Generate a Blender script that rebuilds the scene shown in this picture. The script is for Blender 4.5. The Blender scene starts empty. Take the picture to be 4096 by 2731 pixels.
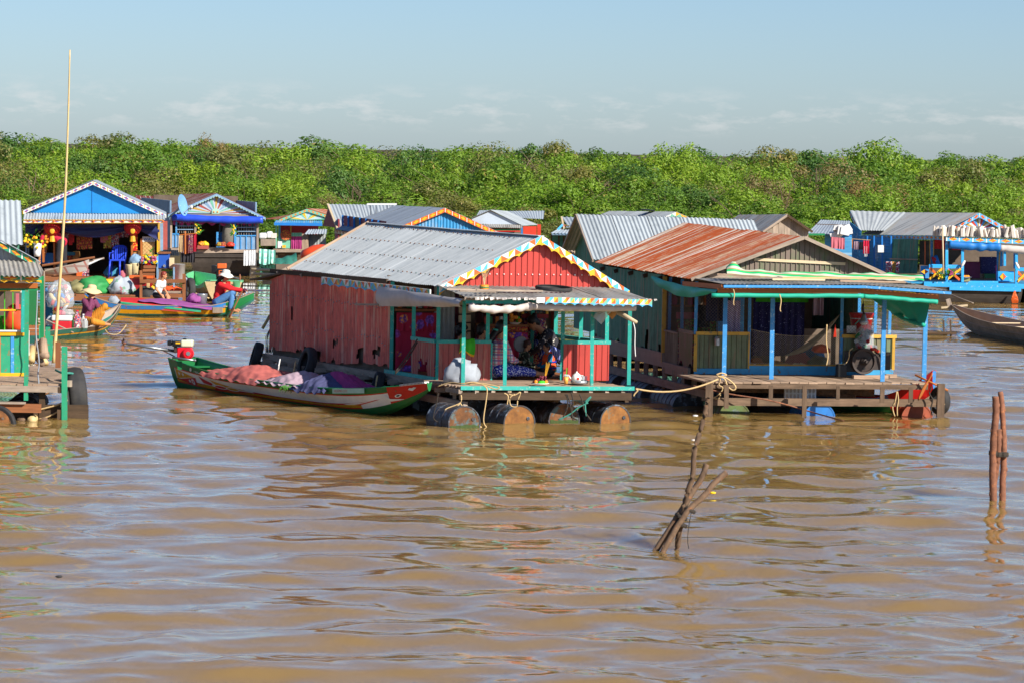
import bpy, math, random
import numpy as np
from mathutils import Vector as V, Matrix, noise as mnoise

# ------------------------------------------------------------------ camera, sky, sun, exposure
S = bpy.context.scene
FPX, CX, CY, HY, CAMH = 14000.0, 2048.0, 1365.5, 600.0, 4.54   # focal length etc. in 4096-wide pixels
PITCH = math.atan((CY - HY) / FPX)
ROLL = math.radians(1.1)
camd = bpy.data.cameras.new('camera')
cam = bpy.data.objects.new('camera', camd)
S.collection.objects.link(cam)
CAMR = (Matrix.Rotation(math.pi / 2 - PITCH, 4, 'X') @ Matrix.Rotation(ROLL, 4, 'Z'))
cam.matrix_world = Matrix.Translation((0, 0, CAMH)) @ CAMR
camd.sensor_width = 36
camd.lens = 36 * FPX / 4096
camd.clip_start = 0.5
camd.clip_end = 9000
S.camera = cam
S.render.resolution_x, S.render.resolution_y = 1024, 682

SUN_EL, SUN_AZ = math.radians(32), math.radians(46)    # azimuth: to the right of straight behind the camera
sdir = V((math.sin(SUN_AZ) * math.cos(SUN_EL), -math.cos(SUN_AZ) * math.cos(SUN_EL), math.sin(SUN_EL)))
world = bpy.data.worlds.new('World')
S.world = world
world.use_nodes = True
wn, wl = world.node_tree.nodes, world.node_tree.links
wn.clear()
wo = wn.new('ShaderNodeOutputWorld')
bg = wn.new('ShaderNodeBackground')
sky = wn.new('ShaderNodeTexSky')
sky.sky_type = 'NISHITA'
sky.sun_disc = False
sky.sun_elevation = SUN_EL
sky.sun_rotation = math.atan2(sdir.x, sdir.y)
sky.air_density = 0.8
sky.dust_density = 0.4
sky.ozone_density = 6.0
bg.inputs['Strength'].default_value = 0.072
tcw = wn.new('ShaderNodeTexCoord')
mpw = wn.new('ShaderNodeMapping')
mpw.inputs['Scale'].default_value = (64, 64, 210)
nzw = wn.new('ShaderNodeTexNoise')
nzw.inputs['Scale'].default_value = 1.0
nzw.inputs['Detail'].default_value = 6
nzw.inputs['Roughness'].default_value = 0.62
sep = wn.new('ShaderNodeSeparateXYZ')
elr = wn.new('ShaderNodeValToRGB')           # small cumulus sit low over the horizon all the way round
for e, (p, c) in zip(range(4), ((0.0045, 0), (0.0085, 1), (0.0125, .9), (0.019, 0))):
 el = elr.color_ramp.elements[e] if e < 2 else elr.color_ramp.elements.new(p)
 el.position = p
 el.color = (c, c, c, 1)
clr = wn.new('ShaderNodeValToRGB')
clr.color_ramp.elements[0].position = 0.5
clr.color_ramp.elements[1].position = 0.66
mul = wn.new('ShaderNodeMath'); mul.operation = 'MULTIPLY'
mul2 = wn.new('ShaderNodeMath'); mul2.operation = 'MULTIPLY'; mul2.inputs[1].default_value = 0.42
mixw = wn.new('ShaderNodeMixRGB')
mixw.inputs['Color2'].default_value = (7.4, 7.3, 7.3, 1)
grd = wn.new('ShaderNodeMixRGB'); grd.blend_type = 'MULTIPLY'; grd.inputs['Fac'].default_value = 1
grd.inputs['Color2'].default_value = (0.975, 0.985, 1.03, 1)
wl.new(tcw.outputs['Generated'], mpw.inputs['Vector'])
wl.new(mpw.outputs['Vector'], nzw.inputs['Vector'])
wl.new(tcw.outputs['Generated'], sep.inputs['Vector'])
wl.new(sep.outputs['Z'], elr.inputs['Fac'])
wl.new(nzw.outputs['Fac'], clr.inputs['Fac'])
wl.new(elr.outputs['Color'], mul.inputs[0])
wl.new(clr.outputs['Color'], mul.inputs[1])
wl.new(mul.outputs[0], mul2.inputs[0])
wl.new(mul2.outputs[0], mixw.inputs['Fac'])
wl.new(sky.outputs['Color'], grd.inputs['Color1'])
wl.new(grd.outputs['Color'], mixw.inputs['Color1'])
wl.new(mixw.outputs['Color'], bg.inputs['Color'])
wl.new(bg.outputs['Background'], wo.inputs['Surface'])

sd = bpy.data.lights.new('sun', 'SUN')
sd.energy = 4.8
sd.angle = math.radians(0.5)
sd.color = (1.0, 0.94, 0.84)
sun = bpy.data.objects.new('sun', sd)
S.collection.objects.link(sun)
sun.rotation_euler = (-sdir).to_track_quat('-Z', 'Y').to_euler()
S.view_settings.view_transform = 'Standard'
S.view_settings.look = 'None'
S.view_settings.exposure = 0.65
S.view_settings.gamma = 1
S.view_settings.use_curve_mapping = False

# ------------------------------------------------------------------ helpers
RN = random.Random(11)
COL = S.collection
ZR = {1: (0, 650, 2.613), 2: (600, 650, 2.613), 3: (1200, 750, 2.352), 4: (0, 1050, 2.24), 5: (450, 1250, 3.36),
    6: (1050, 1050, 2.413), 7: (1550, 1150, 2.613), 8: (2050, 1150, 2.613), 9: (2200, 780, 2.94),
    10: (2600, 1050, 2.413), 11: (3150, 1050, 2.413), 12: (3250, 800, 2.412), 13: (2500, 1450, 1.96),
    14: (3700, 1450, 1.96), 15: (450, 1080, 3.618), 16: (1900, 1260, 6.534), 18: (3700, 880, 4.611),
    19: (0, 930, 3.92), 20: (3340, 1300, 2.24), 21: (2250, 1060, 6.535)}

def q(n, x, y):
 a, b, s = ZR[n]
 return a + x / s, b + y / s

def ray(x, y):
 return CAMR.to_3x3() @ V(((x - CX) / FPX, -(y - CY) / FPX, -1))

def P(x, y, z=0.0):          # a sight line met with the level z
 d = ray(x, y)
 return V((0, 0, CAMH)) + d * ((z - CAMH) / d.z)

def PY(x, y, Y):             # a sight line met with the distance Y
 d = ray(x, y)
 return V((0, 0, CAMH)) + d * (Y / d.y)

class Fr:                    # a (possibly skew) house frame: a along the front, b to the back, z up
 def __init__(s, o, u, v):
  s.o = V((o.x, o.y, 0)); s.u = V((u.x, u.y, 0)).normalized(); s.v = V((v.x, v.y, 0)).normalized()

 def __call__(s, a, b, z):
  p = s.o + s.u * a + s.v * b
  return V((p.x, p.y, z))

def worldloc(o):
 p = V((0, 0, 0))
 while o is not None:
  p += o.location; o = o.parent
 return p

class MB:
 def __init__(s):
  s.v = []; s.f = []; s.m = []; s.uv = []

 def add(s, vs, fs, m=0, uvs=None):
  b = len(s.v)
  s.v.extend([V(x) for x in vs])
  s.uv.extend(uvs if uvs else [(0.0, 0.0)] * len(vs))
  for i, f in enumerate(fs):
   s.f.append([b + k for k in f])
   s.m.append(m[i] if isinstance(m, (list, tuple)) else m)
  return s

 def hexa(s, p, m=0):
  l = (V(p[4]) - V(p[0])).length
  return s.add(p, [(0, 3, 2, 1), (4, 5, 6, 7), (0, 1, 5, 4), (1, 2, 6, 5), (2, 3, 7, 6), (3, 0, 4, 7)], m,
       [(0, 0), (.1, 0), (.1, .1), (0, .1), (0, l), (.1, l), (.1, l + .1), (0, l + .1)])

 def box(s, fr, a0, a1, b0, b1, z0, z1, m=0):
  return s.hexa([fr(a0, b0, z0), fr(a1, b0, z0), fr(a1, b1, z0), fr(a0, b1, z0),
         fr(a0, b0, z1), fr(a1, b0, z1), fr(a1, b1, z1), fr(a0, b1, z1)], m)

 def bar(s, p, q_, w, h=None, m=0, up=(0, 0, 1)):
  p = V(p); q_ = V(q_); h = w if h is None else h
  d = (q_ - p).normalized(); u = V(up)
  if abs(d.dot(u.normalized())) > .98: u = V((0, 1, 0))
  x = d.cross(u).normalized(); y = x.cross(d)
  x *= w / 2; y *= h / 2
  l = (q_ - p).length; o = RN.random() * 9
  return s.add([p - x - y, p + x - y, p + x + y, p - x + y, q_ - x - y, q_ + x - y, q_ + x + y, q_ - x + y],
       [(0, 3, 2, 1), (4, 5, 6, 7), (0, 1, 5, 4), (1, 2, 6, 5), (2, 3, 7, 6), (3, 0, 4, 7)], m,
       [(o, 0), (o + w, 0), (o + w + h, 0), (o + w, 0), (o, l), (o + w, l), (o + w + h, l), (o + w, l)])

 def tube(s, pts, r, n=6, m=0, cap=True, flat=1.0, up=(0.03, 0.1, 1)):
  pts = [V(p) for p in pts]
  if not isinstance(r, (list, tuple)): r = [r] * len(pts)
  vs = []; uv = []; L = 0
  for i, p in enumerate(pts):
   d = (pts[min(i + 1, len(pts) - 1)] - pts[max(i - 1, 0)]).normalized()
   u = V(up)
   if abs(d.dot(u.normalized())) > .97: u = V((1, .2, 0))
   x = d.cross(u).normalized(); y = x.cross(d)
   if i: L += (p - pts[i - 1]).length
   for k in range(n):
    a = 2 * math.pi * k / n
    vs.append(p + x * (r[i] * math.cos(a)) + y * (r[i] * flat * math.sin(a)))
    uv.append((k / n, L))
  fs = [(i * n + k, i * n + (k + 1) % n, (i + 1) * n + (k + 1) % n, (i + 1) * n + k)
      for i in range(len(pts) - 1) for k in range(n)]
  if cap:
   fs.append(tuple(range(n - 1, -1, -1)))
   fs.append(tuple(range((len(pts) - 1) * n, len(pts) * n)))
  return s.add(vs, fs, m, uv)

 def lathe(s, c, prof, axis=(0, 0, 1), n=14, m=0, sq=None):
  c = V(c); z = V(axis).normalized()
  x = z.cross(V((0, 1, 0.01)) if abs(z.z) > .9 else V((0, 0, 1))).normalized(); y = z.cross(x)
  vs = []; uv = []
  for r, h in prof:
   for k in range(n):
    a = 2 * math.pi * k / n
    vs.append(c + z * h + x * (r * math.cos(a)) + y * (r * math.sin(a) * (sq or 1)))
    uv.append((k / n, h))
  ms = []; fs = []
  for i in range(len(prof) - 1):
   for k in range(n):
    fs.append((i * n + k, i * n + (k + 1) % n, (i + 1) * n + (k + 1) % n, (i + 1) * n + k))
    ms.append(m[i] if isinstance(m, (list, tuple)) else m)
  m0 = m[0] if isinstance(m, (list, tuple)) else m
  m1 = m[-1] if isinstance(m, (list, tuple)) else m
  fs.append(tuple(range(n - 1, -1, -1))); ms.append(m0)
  fs.append(tuple(range((len(prof) - 1) * n, len(prof) * n))); ms.append(m1)
  return s.add(vs, fs, ms, uv)

 def ell(s, c, r, n=10, k=6, m=0, rot=None):
  c = V(c)
  if not isinstance(r, (list, tuple)): r = (r, r, r)
  vs = [];
  for i in range(k + 1):
   t = math.pi * (i / k)
   rr = max(math.sin(t), .02)
   for j in range(n):
    a = 2 * math.pi * j / n
    w = V((r[0] * rr * math.cos(a), r[1] * rr * math.sin(a), -r[2] * math.cos(t)))
    if rot: w = rot @ w
    vs.append(c + w)
  fs = [(i * n + j, i * n + (j + 1) % n, (i + 1) * n + (j + 1) % n, (i + 1) * n + j) for i in range(k) for j in range(n)]
  fs.append(tuple(range(n - 1, -1, -1))); fs.append(tuple(range(k * n, k * n + n)))
  return s.add(vs, fs, m)

 def grid(s, fn, nu, nv, m=0):
  vs = []; uv = []
  for i in range(nu + 1):
   for j in range(nv + 1):
    vs.append(fn(i / nu, j / nv)); uv.append((i / nu, j / nv))
  fs = []; ms = []
  for i in range(nu):
   for j in range(nv):
    fs.append((i * (nv + 1) + j, (i + 1) * (nv + 1) + j, (i + 1) * (nv + 1) + j + 1, i * (nv + 1) + j + 1))
    ms.append(m(i, j) if callable(m) else m)
  return s.add(vs, fs, ms, uv)

 def poly(s, pts, m=0):
  return s.add(pts, [tuple(range(len(pts)))], m)

 def prism(s, pts, vec, m=0, me=None):
  n = len(pts); vec = V(vec); pts = [V(p) for p in pts]
  me = m if me is None else me
  return s.add(pts + [p + vec for p in pts],
       [tuple(range(n)), tuple(range(2 * n - 1, n - 1, -1))] + [(k, n + k, n + (k + 1) % n, (k + 1) % n) for k in range(n)],
       [m, m] + [me] * n)

 def build(s, name, mats, parent=None, smooth=False, loc=None):
  if parent is not None: o = worldloc(parent)
  elif loc is not None: o = V(loc)
  else:
   xs = [v.x for v in s.v]; ys = [v.y for v in s.v]; zs = [v.z for v in s.v]
   o = V(((min(xs) + max(xs)) / 2, (min(ys) + max(ys)) / 2, min(zs)))
  me = bpy.data.meshes.new(name)
  me.from_pydata([(v - o)[:] for v in s.v], [], s.f)
  for mt in (mats if isinstance(mats, (list, tuple)) else [mats]):
   me.materials.append(MT(mt))
  if any(s.m): me.polygons.foreach_set('material_index', s.m)
  if smooth: me.polygons.foreach_set('use_smooth', [True] * len(s.f))
  ul = me.uv_layers.new(name='uv')
  li = np.zeros(len(me.loops), dtype=np.int32)
  me.loops.foreach_get('vertex_index', li)
  ul.data.foreach_set('uv', np.array(s.uv, dtype=np.float32)[li].ravel())
  me.update()
  ob = bpy.data.objects.new(name, me)
  COL.objects.link(ob)
  if parent is not None: ob.parent = parent
  else: ob.location = o
  return ob

def tag(o, label, cat, group=None, kind=None):
 if label: o['label'] = label
 if cat: o['category'] = cat
 if group: o['group'] = group
 if kind: o['kind'] = kind
 return o

def thing(name, label, cat, loc, group=None):
 o = bpy.data.objects.new(name, None)
 o.empty_display_size = .2
 COL.objects.link(o)
 o.location = loc
 return tag(o, label, cat, group)

def copy_tree(o, delta=None, parent=None):
 kids = list(o.children)
 c = o.copy()
 COL.objects.link(c)
 c.parent = parent
 if delta is not None: c.location = o.location + V(delta)
 for k in kids: copy_tree(k, None, c)
 return c

def stuff(o):
 o['kind'] = 'stuff'
 return o

def structure(o):
 o['kind'] = 'structure'
 return o

# ------------------------------------------------------------------ materials (all procedural)
MATS = {}

def MT(m):
 return MATS[m] if isinstance(m, str) else m

def base_mat(name):
 m = bpy.data.materials.new(name)
 m.use_nodes = True
 MATS[name] = m
 n, l = m.node_tree.nodes, m.node_tree.links
 return m, n, l, n['Principled BSDF']

def rgb(h):
 c = [int(h[i:i + 2], 16) / 255 for i in (0, 2, 4)]
 return tuple(x / 12.92 if x < .04045 else ((x + .055) / 1.055) ** 2.4 for x in c)

def mix(n, l, fac, c1, c2, mode='MIX'):
 x = n.new('ShaderNodeMixRGB'); x.blend_type = mode
 for s, v in ((0, fac), (1, c1), (2, c2)):
  if hasattr(v, 'is_linked') or hasattr(v, 'links'): l.new(v, x.inputs[s])
  elif isinstance(v, (int, float)): x.inputs[s].default_value = v
  else: x.inputs[s].default_value = (*v[:3], 1)
 return x.outputs[0]

def ramp(n, l, src, stops):
 r = n.new('ShaderNodeValToRGB')
 e = r.color_ramp.elements
 while len(e) < len(stops): e.new(.5)
 for k, (p, c) in enumerate(stops):
  e[k].position = p
  e[k].color = (c, c, c, 1) if isinstance(c, (int, float)) else (*c[:3], 1)
 l.new(src, r.inputs['Fac'])
 return r.outputs['Color']

def noise_tex(n, l, vec, scale, detail=4, rough=.6):
 t = n.new('ShaderNodeTexNoise')
 t.inputs['Scale'].default_value = scale
 t.inputs['Detail'].default_value = detail
 t.inputs['Roughness'].default_value = rough
 if vec is not None: l.new(vec, t.inputs['Vector'])
 return t.outputs['Fac']

def mapping(n, l, vec, sc, loc=(0, 0, 0)):
 mp = n.new('ShaderNodeMapping')
 mp.inputs['Scale'].default_value = sc
 mp.inputs['Location'].default_value = loc
 l.new(vec, mp.inputs['Vector'])
 return mp.outputs['Vector']

def bump(n, l, b, h, strength, dist=.01):
 bp = n.new('ShaderNodeBump')
 bp.inputs['Strength'].default_value = strength
 bp.inputs['Distance'].default_value = dist
 l.new(h, bp.inputs['Height'])
 l.new(bp.outputs['Normal'], b.inputs['Normal'])

def mat(name, c, var=.22, scale=7, rough=.6, bmp=.15, dirt=.0, dcol='4a3a2a', rnd=.12, metal=0, uvgrain=None, spec=.4,
  wear=0, wcol='8a7a68', wscale=9):
 """weathered surface: patchy tone, per-piece tone, worn patches, dirt, fine relief"""
 c = rgb(c) if isinstance(c, str) else c
 m, n, l, b = base_mat(name)
 tc = n.new('ShaderNodeTexCoord')
 vec = tc.outputs['Object']
 if uvgrain:
  vec = mapping(n, l, tc.outputs['UV'], uvgrain)
 f = noise_tex(n, l, vec, scale if not uvgrain else 1.0, 5, .62)
 fr = ramp(n, l, f, ((.25, 0), (.75, 1)))
 col = mix(n, l, fr, [x * (1 - var) for x in c], [min(1, x * (1 + var)) for x in c])
 if wear:
  wf = noise_tex(n, l, tc.outputs['Object'], wscale, 6, .7)
  col = mix(n, l, ramp(n, l, wf, ((.62 - .22 * wear, 0), (.68 - .2 * wear, 1))), col, rgb(wcol))
 if dirt:
  df = noise_tex(n, l, tc.outputs['Object'], scale * .45, 6, .7)
  dm = n.new('ShaderNodeMath'); dm.operation = 'MULTIPLY'; dm.inputs[1].default_value = dirt
  l.new(ramp(n, l, df, ((.4, 0), (.7, 1))), dm.inputs[0])
  col = mix(n, l, dm.outputs[0], col, rgb(dcol))
 if rnd:
  oi = n.new('ShaderNodeObjectInfo')
  rr = ramp(n, l, oi.outputs['Random'], ((0, 1 - rnd), (1, 1 + rnd)))
  col = mix(n, l, 1.0, col, rr, 'MULTIPLY')
 l.new(col, b.inputs['Base Color'])
 b.inputs['Roughness'].default_value = rough
 b.inputs['Metallic'].default_value = metal
 b.inputs['Specular IOR Level'].default_value = spec
 if bmp: bump(n, l, b, f, bmp, .008)
 return m

def corr_mat(name, c, c2, amount=.5, su=3.0, sv=.35, rough=.55, metal=.0, extra=None, fine=.12):
 """sheet metal: streaks of c2 running down the slope (uv: x across, y along)"""
 c = rgb(c); c2 = rgb(c2)
 m, n, l, b = base_mat(name)
 tc = n.new('ShaderNodeTexCoord')
 oi = n.new('ShaderNodeObjectInfo')
 v = mapping(n, l, tc.outputs['UV'], (su, sv, 1))
 f = noise_tex(n, l, v, 1.0, 6, .65)
 f2 = noise_tex(n, l, tc.outputs['Object'], 5, 5, .7)
 fm = mix(n, l, .35, f, f2)
 col = mix(n, l, ramp(n, l, fm, ((.62 - amount * .3, 0), (.75 - amount * .3, 1))), c, c2)
 if extra:
  f3 = noise_tex(n, l, mapping(n, l, tc.outputs['UV'], (su * 2.2, sv * .8, 1), (3, 7, 0)), 1.0, 4, .6)
  col = mix(n, l, ramp(n, l, f3, ((.55, 0), (.62, 1))), col, rgb(extra))
 ff = noise_tex(n, l, mapping(n, l, tc.outputs['UV'], (14, 2, 1)), 1.0, 4, .7)
 col = mix(n, l, 1.0, col, ramp(n, l, ff, ((.2, 1 - fine), (.8, 1 + fine))), 'MULTIPLY')
 col = mix(n, l, 1.0, col, ramp(n, l, oi.outputs['Random'], ((0, .9), (1, 1.08))), 'MULTIPLY')
 l.new(col, b.inputs['Base Color'])
 b.inputs['Roughness'].default_value = rough
 b.inputs['Metallic'].default_value = metal
 bump(n, l, b, f2, .1, .006)
 return m

def plain(name, c, rough=.5, metal=0, var=.08, **k):
 return mat(name, c, var=var, rough=rough, metal=metal, bmp=.05, **k)

def floral(name, base, cols, scale=5.5):
 m, n, l, b = base_mat(name)
 tc = n.new('ShaderNodeTexCoord')
 nz = n.new('ShaderNodeTexNoise'); nz.inputs['Scale'].default_value = scale * 4
 l.new(tc.outputs['Object'], nz.inputs['Vector'])
 wv = mix(n, l, .06, tc.outputs['Object'], nz.outputs['Color'], 'ADD')
 vo = n.new('ShaderNodeTexVoronoi'); vo.inputs['Scale'].default_value = scale
 l.new(wv, vo.inputs['Vector'])
 sepc = n.new('ShaderNodeSeparateColor')
 l.new(vo.outputs['Color'], sepc.inputs['Color'])
 pet = mix(n, l, ramp(n, l, sepc.outputs['Red'], ((.45, 0), (.5, 1))), rgb(cols[0]), rgb(cols[1]))
 vo2 = n.new('ShaderNodeTexVoronoi'); vo2.inputs['Scale'].default_value = scale * 4.5
 l.new(wv, vo2.inputs['Vector'])
 pet = mix(n, l, ramp(n, l, vo2.outputs['Distance'], ((.3, 0), (.6, 1))), pet, rgb(cols[2]))
 msk = ramp(n, l, vo.outputs['Distance'], ((.34, 1), (.42, 0)))
 msk = mix(n, l, 1.0, msk, ramp(n, l, sepc.outputs['Green'], ((.3, 0), (.36, 1))), 'MULTIPLY')
 l.new(mix(n, l, msk, rgb(base), pet), b.inputs['Base Color'])
 b.inputs['Roughness'].default_value = .85
 return m

def bands(name, cols, axis_scale=(8, 0, 0), rough=.8):
 """striped or chequered cloth: hard bands along object axes"""
 m, n, l, b = base_mat(name)
 tc = n.new('ShaderNodeTexCoord')
 out = None
 for k, (c, sc, duty, ph) in enumerate(cols[1:]):
  dp = n.new('ShaderNodeVectorMath'); dp.operation = 'DOT_PRODUCT'
  l.new(tc.outputs['Object'], dp.inputs[0]); dp.inputs[1].default_value = sc
  ad = n.new('ShaderNodeMath'); ad.operation = 'ADD'; ad.inputs[1].default_value = ph + 100
  l.new(dp.outputs['Value'], ad.inputs[0])
  fr = n.new('ShaderNodeMath'); fr.operation = 'FRACT'; l.new(ad.outputs[0], fr.inputs[0])
  lt = n.new('ShaderNodeMath'); lt.operation = 'LESS_THAN'; lt.inputs[1].default_value = duty
  l.new(fr.outputs[0], lt.inputs[0])
  ml = n.new('ShaderNodeMath'); ml.operation = 'MULTIPLY'; ml.inputs[1].default_value = .8
  l.new(lt.outputs[0], ml.inputs[0])
  out = mix(n, l, ml.outputs[0], out if out is not None else rgb(cols[0]), rgb(c))
 l.new(out, b.inputs['Base Color'])
 b.inputs['Roughness'].default_value = rough
 return m

def spots(name, base, spot, scale, lo=.55, hi=.6, detail=2, extra=None, rough=.85):
 m, n, l, b = base_mat(name)
 tc = n.new('ShaderNodeTexCoord')
 f = noise_tex(n, l, tc.outputs['Object'], scale, detail, .5)
 col = mix(n, l, ramp(n, l, f, ((lo, 0), (hi, 1))), rgb(base), rgb(spot))
 if extra:
  f2 = noise_tex(n, l, mapping(n, l, tc.outputs['Object'], (1, 1, 1), (5, 3, 8)), scale * 1.1, detail, .5)
  col = mix(n, l, ramp(n, l, f2, ((lo, 0), (hi, 1))), col, rgb(extra))
 l.new(col, b.inputs['Base Color'])
 b.inputs['Roughness'].default_value = rough
 return m

def clear_plastic(name, c, alpha=.35, rough=.15):
 m, n, l, b = base_mat(name)
 b.inputs['Base Color'].default_value = (*rgb(c), 1)
 b.inputs['Alpha'].default_value = alpha
 b.inputs['Roughness'].default_value = rough
 return m

WOODG = (26, 2.2, 1)
mat('wood_grey', 'a08f7f', .38, uvgrain=WOODG, rough=.85, dirt=.25, rnd=.22)
mat('wood_dark', '54412f', .4, uvgrain=WOODG, rough=.85, dirt=.4, dcol='20170f', rnd=.25)
mat('wood_old', '6b5745', .42, uvgrain=WOODG, rough=.85, dirt=.4, dcol='2a2018', rnd=.2)
mat('wood_brown', '8a5532', .3, uvgrain=WOODG, rough=.75, rnd=.2, dirt=.15)
mat('wood_plank', 'a38a74', .34, uvgrain=WOODG, rough=.85, dirt=.3, dcol='5a4634', rnd=.22)
mat('wood_orange', 'a85f28', .28, uvgrain=WOODG, rough=.6, rnd=.12)
mat('wood_pale', 'cdb896', .2, uvgrain=WOODG, rough=.8, rnd=.18)
mat('bark', '6e5845', .45, 14, rough=.9, bmp=.6, dirt=.4, dcol='38241a', rnd=.12, wear=.25, wcol='8f6242')
mat('bark_red', '875a44', .4, 14, rough=.85, bmp=.6, dirt=.35, dcol='4a2416', rnd=.12, wear=.3, wcol='a86c48')
mat('bamboo', 'c9b07c', .15, 5, rough=.5, rnd=.06)
mat('rope', 'c2a677', .2, 40, rough=.9, bmp=.4, rnd=.1)
mat('rope_dark', '3a332c', .3, 40, rough=.9, rnd=.1)
mat('rope_teal', '3f8a7c', .3, 40, rough=.9, rnd=.1)
mat('red_paint', 'b03a30', .16, 5, rough=.6, dirt=.28, dcol='6a2a22', rnd=.06, wear=.12, wcol='8a5a48', wscale=13)
corr_mat('red_sheet', 'dd6c5c', 'b4564a', .5, 5, .8, rough=.6, extra='dda08a', fine=.28)
corr_mat('red_rib', 'b43a30', '9c302a', .3, 2, .7, rough=.45, fine=.06)
corr_mat('red_old', 'b4584e', '9a6a5e', .5, 4, .9, rough=.6, extra='b5806a', fine=.2)
corr_mat('roof_grey', 'b4b9ba', 'a0a6a8', .45, 5, .25, rough=.5, metal=.0, extra='c4c8c8', fine=.12)
corr_mat('roof_bluegrey', '98a2ac', '868e98', .4, 2, .4, rough=.5, metal=.0, fine=.1)
corr_mat('roof_zinc', 'aeb6ba', '949ca0', .4, 3, .3, rough=.42, metal=.05, fine=.08)
corr_mat('roof_worn', 'a09d97', '7c7872', .5, 4, .5, rough=.6, metal=.0, extra='a39a8c')
corr_mat('roof_brownstreak', '9a9c9d', '94704e', .34, 2.4, .25, rough=.55, metal=.0, extra='75787a')
corr_mat('roof_rust', 'b09a80', '9c4412', .78, 5, .18, rough=.75, extra='c6bfb4', fine=.22)
corr_mat('roof_redrust', '9a8a84', '6e2a1c', .8, 3, .3, rough=.75, extra='a89c96', fine=.18)
corr_mat('green_sheet', '4f8f78', '3a6e5a', .45, 5, .6, rough=.6, extra='7d8a76', fine=.25)
corr_mat('green_rib', '6a7a58', '586048', .5, 3, .8, rough=.55, extra='77694e', fine=.15)
corr_mat('brown_rib', '75655a', '5e6a48', .45, 3, .8, rough=.55, fine=.12)
corr_mat('green_dark', '1d6b3c', '155030', .4, 4, .5, rough=.5)
corr_mat('blue_sheet', '2d8cc4', '9aa4ac', .42, 5, .25, rough=.55, fine=.12)
corr_mat('blue_board', '3f8ec0', '2b78a8', .4, .6, 5, rough=.6, extra='8fb4cc', fine=.2)
corr_mat('grey_wall', '9aa0a0', '7c8080', .4, 5, .5, rough=.5, metal=.0)
mat('teal', '2ba79b', .14, 6, rough=.5, wear=.22, wcol='8fb8a8', wscale=16, dirt=.18, rnd=.07)
mat('teal_green', '2f9c74', .14, 6, rough=.5, wear=.2, wcol='7a7a58', wscale=12, dirt=.15, rnd=.08)
mat('green_paint', '1f8250', .12, 6, rough=.45, wear=.12, wcol='5a5a3c', wscale=12, rnd=.06)
mat('blue_post', '3f92d2', .12, 6, rough=.5, wear=.18, wcol='9cc0d8', wscale=16, dirt=.12, rnd=.06)
mat('blue_base', '2f93c4', .14, 6, rough=.55, wear=.18, wcol='70604c', wscale=10, dirt=.15, rnd=.05)
mat('blue_deep', '1f74c2', .1, 6, rough=.5, rnd=.05)
mat('blue_sky', '2fa0e0', .1, 6, rough=.5, wear=.1, wcol='b8d0dc', rnd=.06)
mat('blue_grey', '7f9fbc', .18, 7, rough=.65, dirt=.3, rnd=.1)
mat('yellow_post', 'c49a3c', .14, 7, rough=.6, wear=.2, wcol='8a7a50', rnd=.08)
mat('yellow_paint', 'eab024', .1, 7, rough=.5, rnd=.05, dirt=.08)
mat('orange_paint', 'd8642a', .1, 7, rough=.5, rnd=.05, dirt=.06)
mat('red_trim', 'c83a26', .1, 7, rough=.5, rnd=.05)
mat('white_paint', 'e4e4de', .06, 7, rough=.5, rnd=.04, dirt=.1)
mat('skyblue_paint', '52b0e2', .08, 7, rough=.5, rnd=.04)
mat('mint_paint', '74b89c', .12, 7, rough=.6, rnd=.06, dirt=.1)
mat('mint_pale', 'a9cdb8', .12, 7, rough=.6, rnd=.06, dirt=.12)
mat('gable_blue', '1d86cc', .1, 2.5, rough=.55, dirt=.12, dcol='3a6a8a', rnd=0)
mat('white_wall', 'b4bfcc', .08, 3, rough=.6, dirt=.15, dcol='7a8088', rnd=.03)
mat('brick_red', 'a8524a', .2, 9, rough=.8, dirt=.2, rnd=.1)
mat('wall_red', '8f3440', .2, 7, rough=.7, dirt=.3, rnd=.12)
mat('hull_tar', '4a423c', .35, 3.5, rough=.8, dirt=.4, dcol='1e1a18', rnd=.1)
mat('tarp_grey', 'c8beb8', .14, 3, rough=.75, dirt=.2, dcol='6f7f76', rnd=.05, bmp=.25)
mat('tarp_teal', '24a98f', .12, 4, rough=.55, rnd=.04, bmp=.2)
mat('tarp_blue', '2a4fd0', .12, 5, rough=.4, rnd=.05, bmp=.3)
mat('tarp_navy', '2b3262', .2, 5, rough=.45, rnd=.05, bmp=.3)
mat('tarp_orange', 'd84a22', .1, 5, rough=.5, rnd=.05)
mat('fan_grey', '8a8a88', .1, 9, rough=.5)
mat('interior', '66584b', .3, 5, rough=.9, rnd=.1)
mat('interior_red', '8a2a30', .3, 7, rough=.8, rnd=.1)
mat('rust_drum', '7a4e28', .45, 9, rough=.75, dirt=.75, dcol='3a2214', wear=.5, wcol='5f7a7c', wscale=5, rnd=.12)
mat('rust_yellow', '8c5c26', .45, 9, rough=.7, dirt=.75, dcol='4e2c16', wear=.2, wcol='6a6a58', rnd=.1)
mat('drum_blue', '1f6fb8', .15, 6, rough=.45, dirt=.2, rnd=.05)
mat('drum_dark', '343a40', .35, 8, rough=.55, dirt=.5, dcol='5a3a26', wear=.35, wcol='6f7f90', wscale=7, rnd=.1)
mat('drum_green', '5a7040', .4, 8, rough=.7, dirt=.5, dcol='6a4020', wear=.3, wcol='6a7478', rnd=.1)
mat('drum_red', '9a4a30', .2, 8, rough=.6, dirt=.3, rnd=.1)
mat('algae', '3a4a20', .4, 20, rough=.8)
mat('rubber', '2a2a2c', .25, 12, rough=.75, dirt=.25, dcol='5a5248', rnd=.1)
mat('iron', '3a3432', .3, 12, rough=.6, metal=.3, dirt=.35, dcol='5a4030', rnd=.1)
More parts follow.
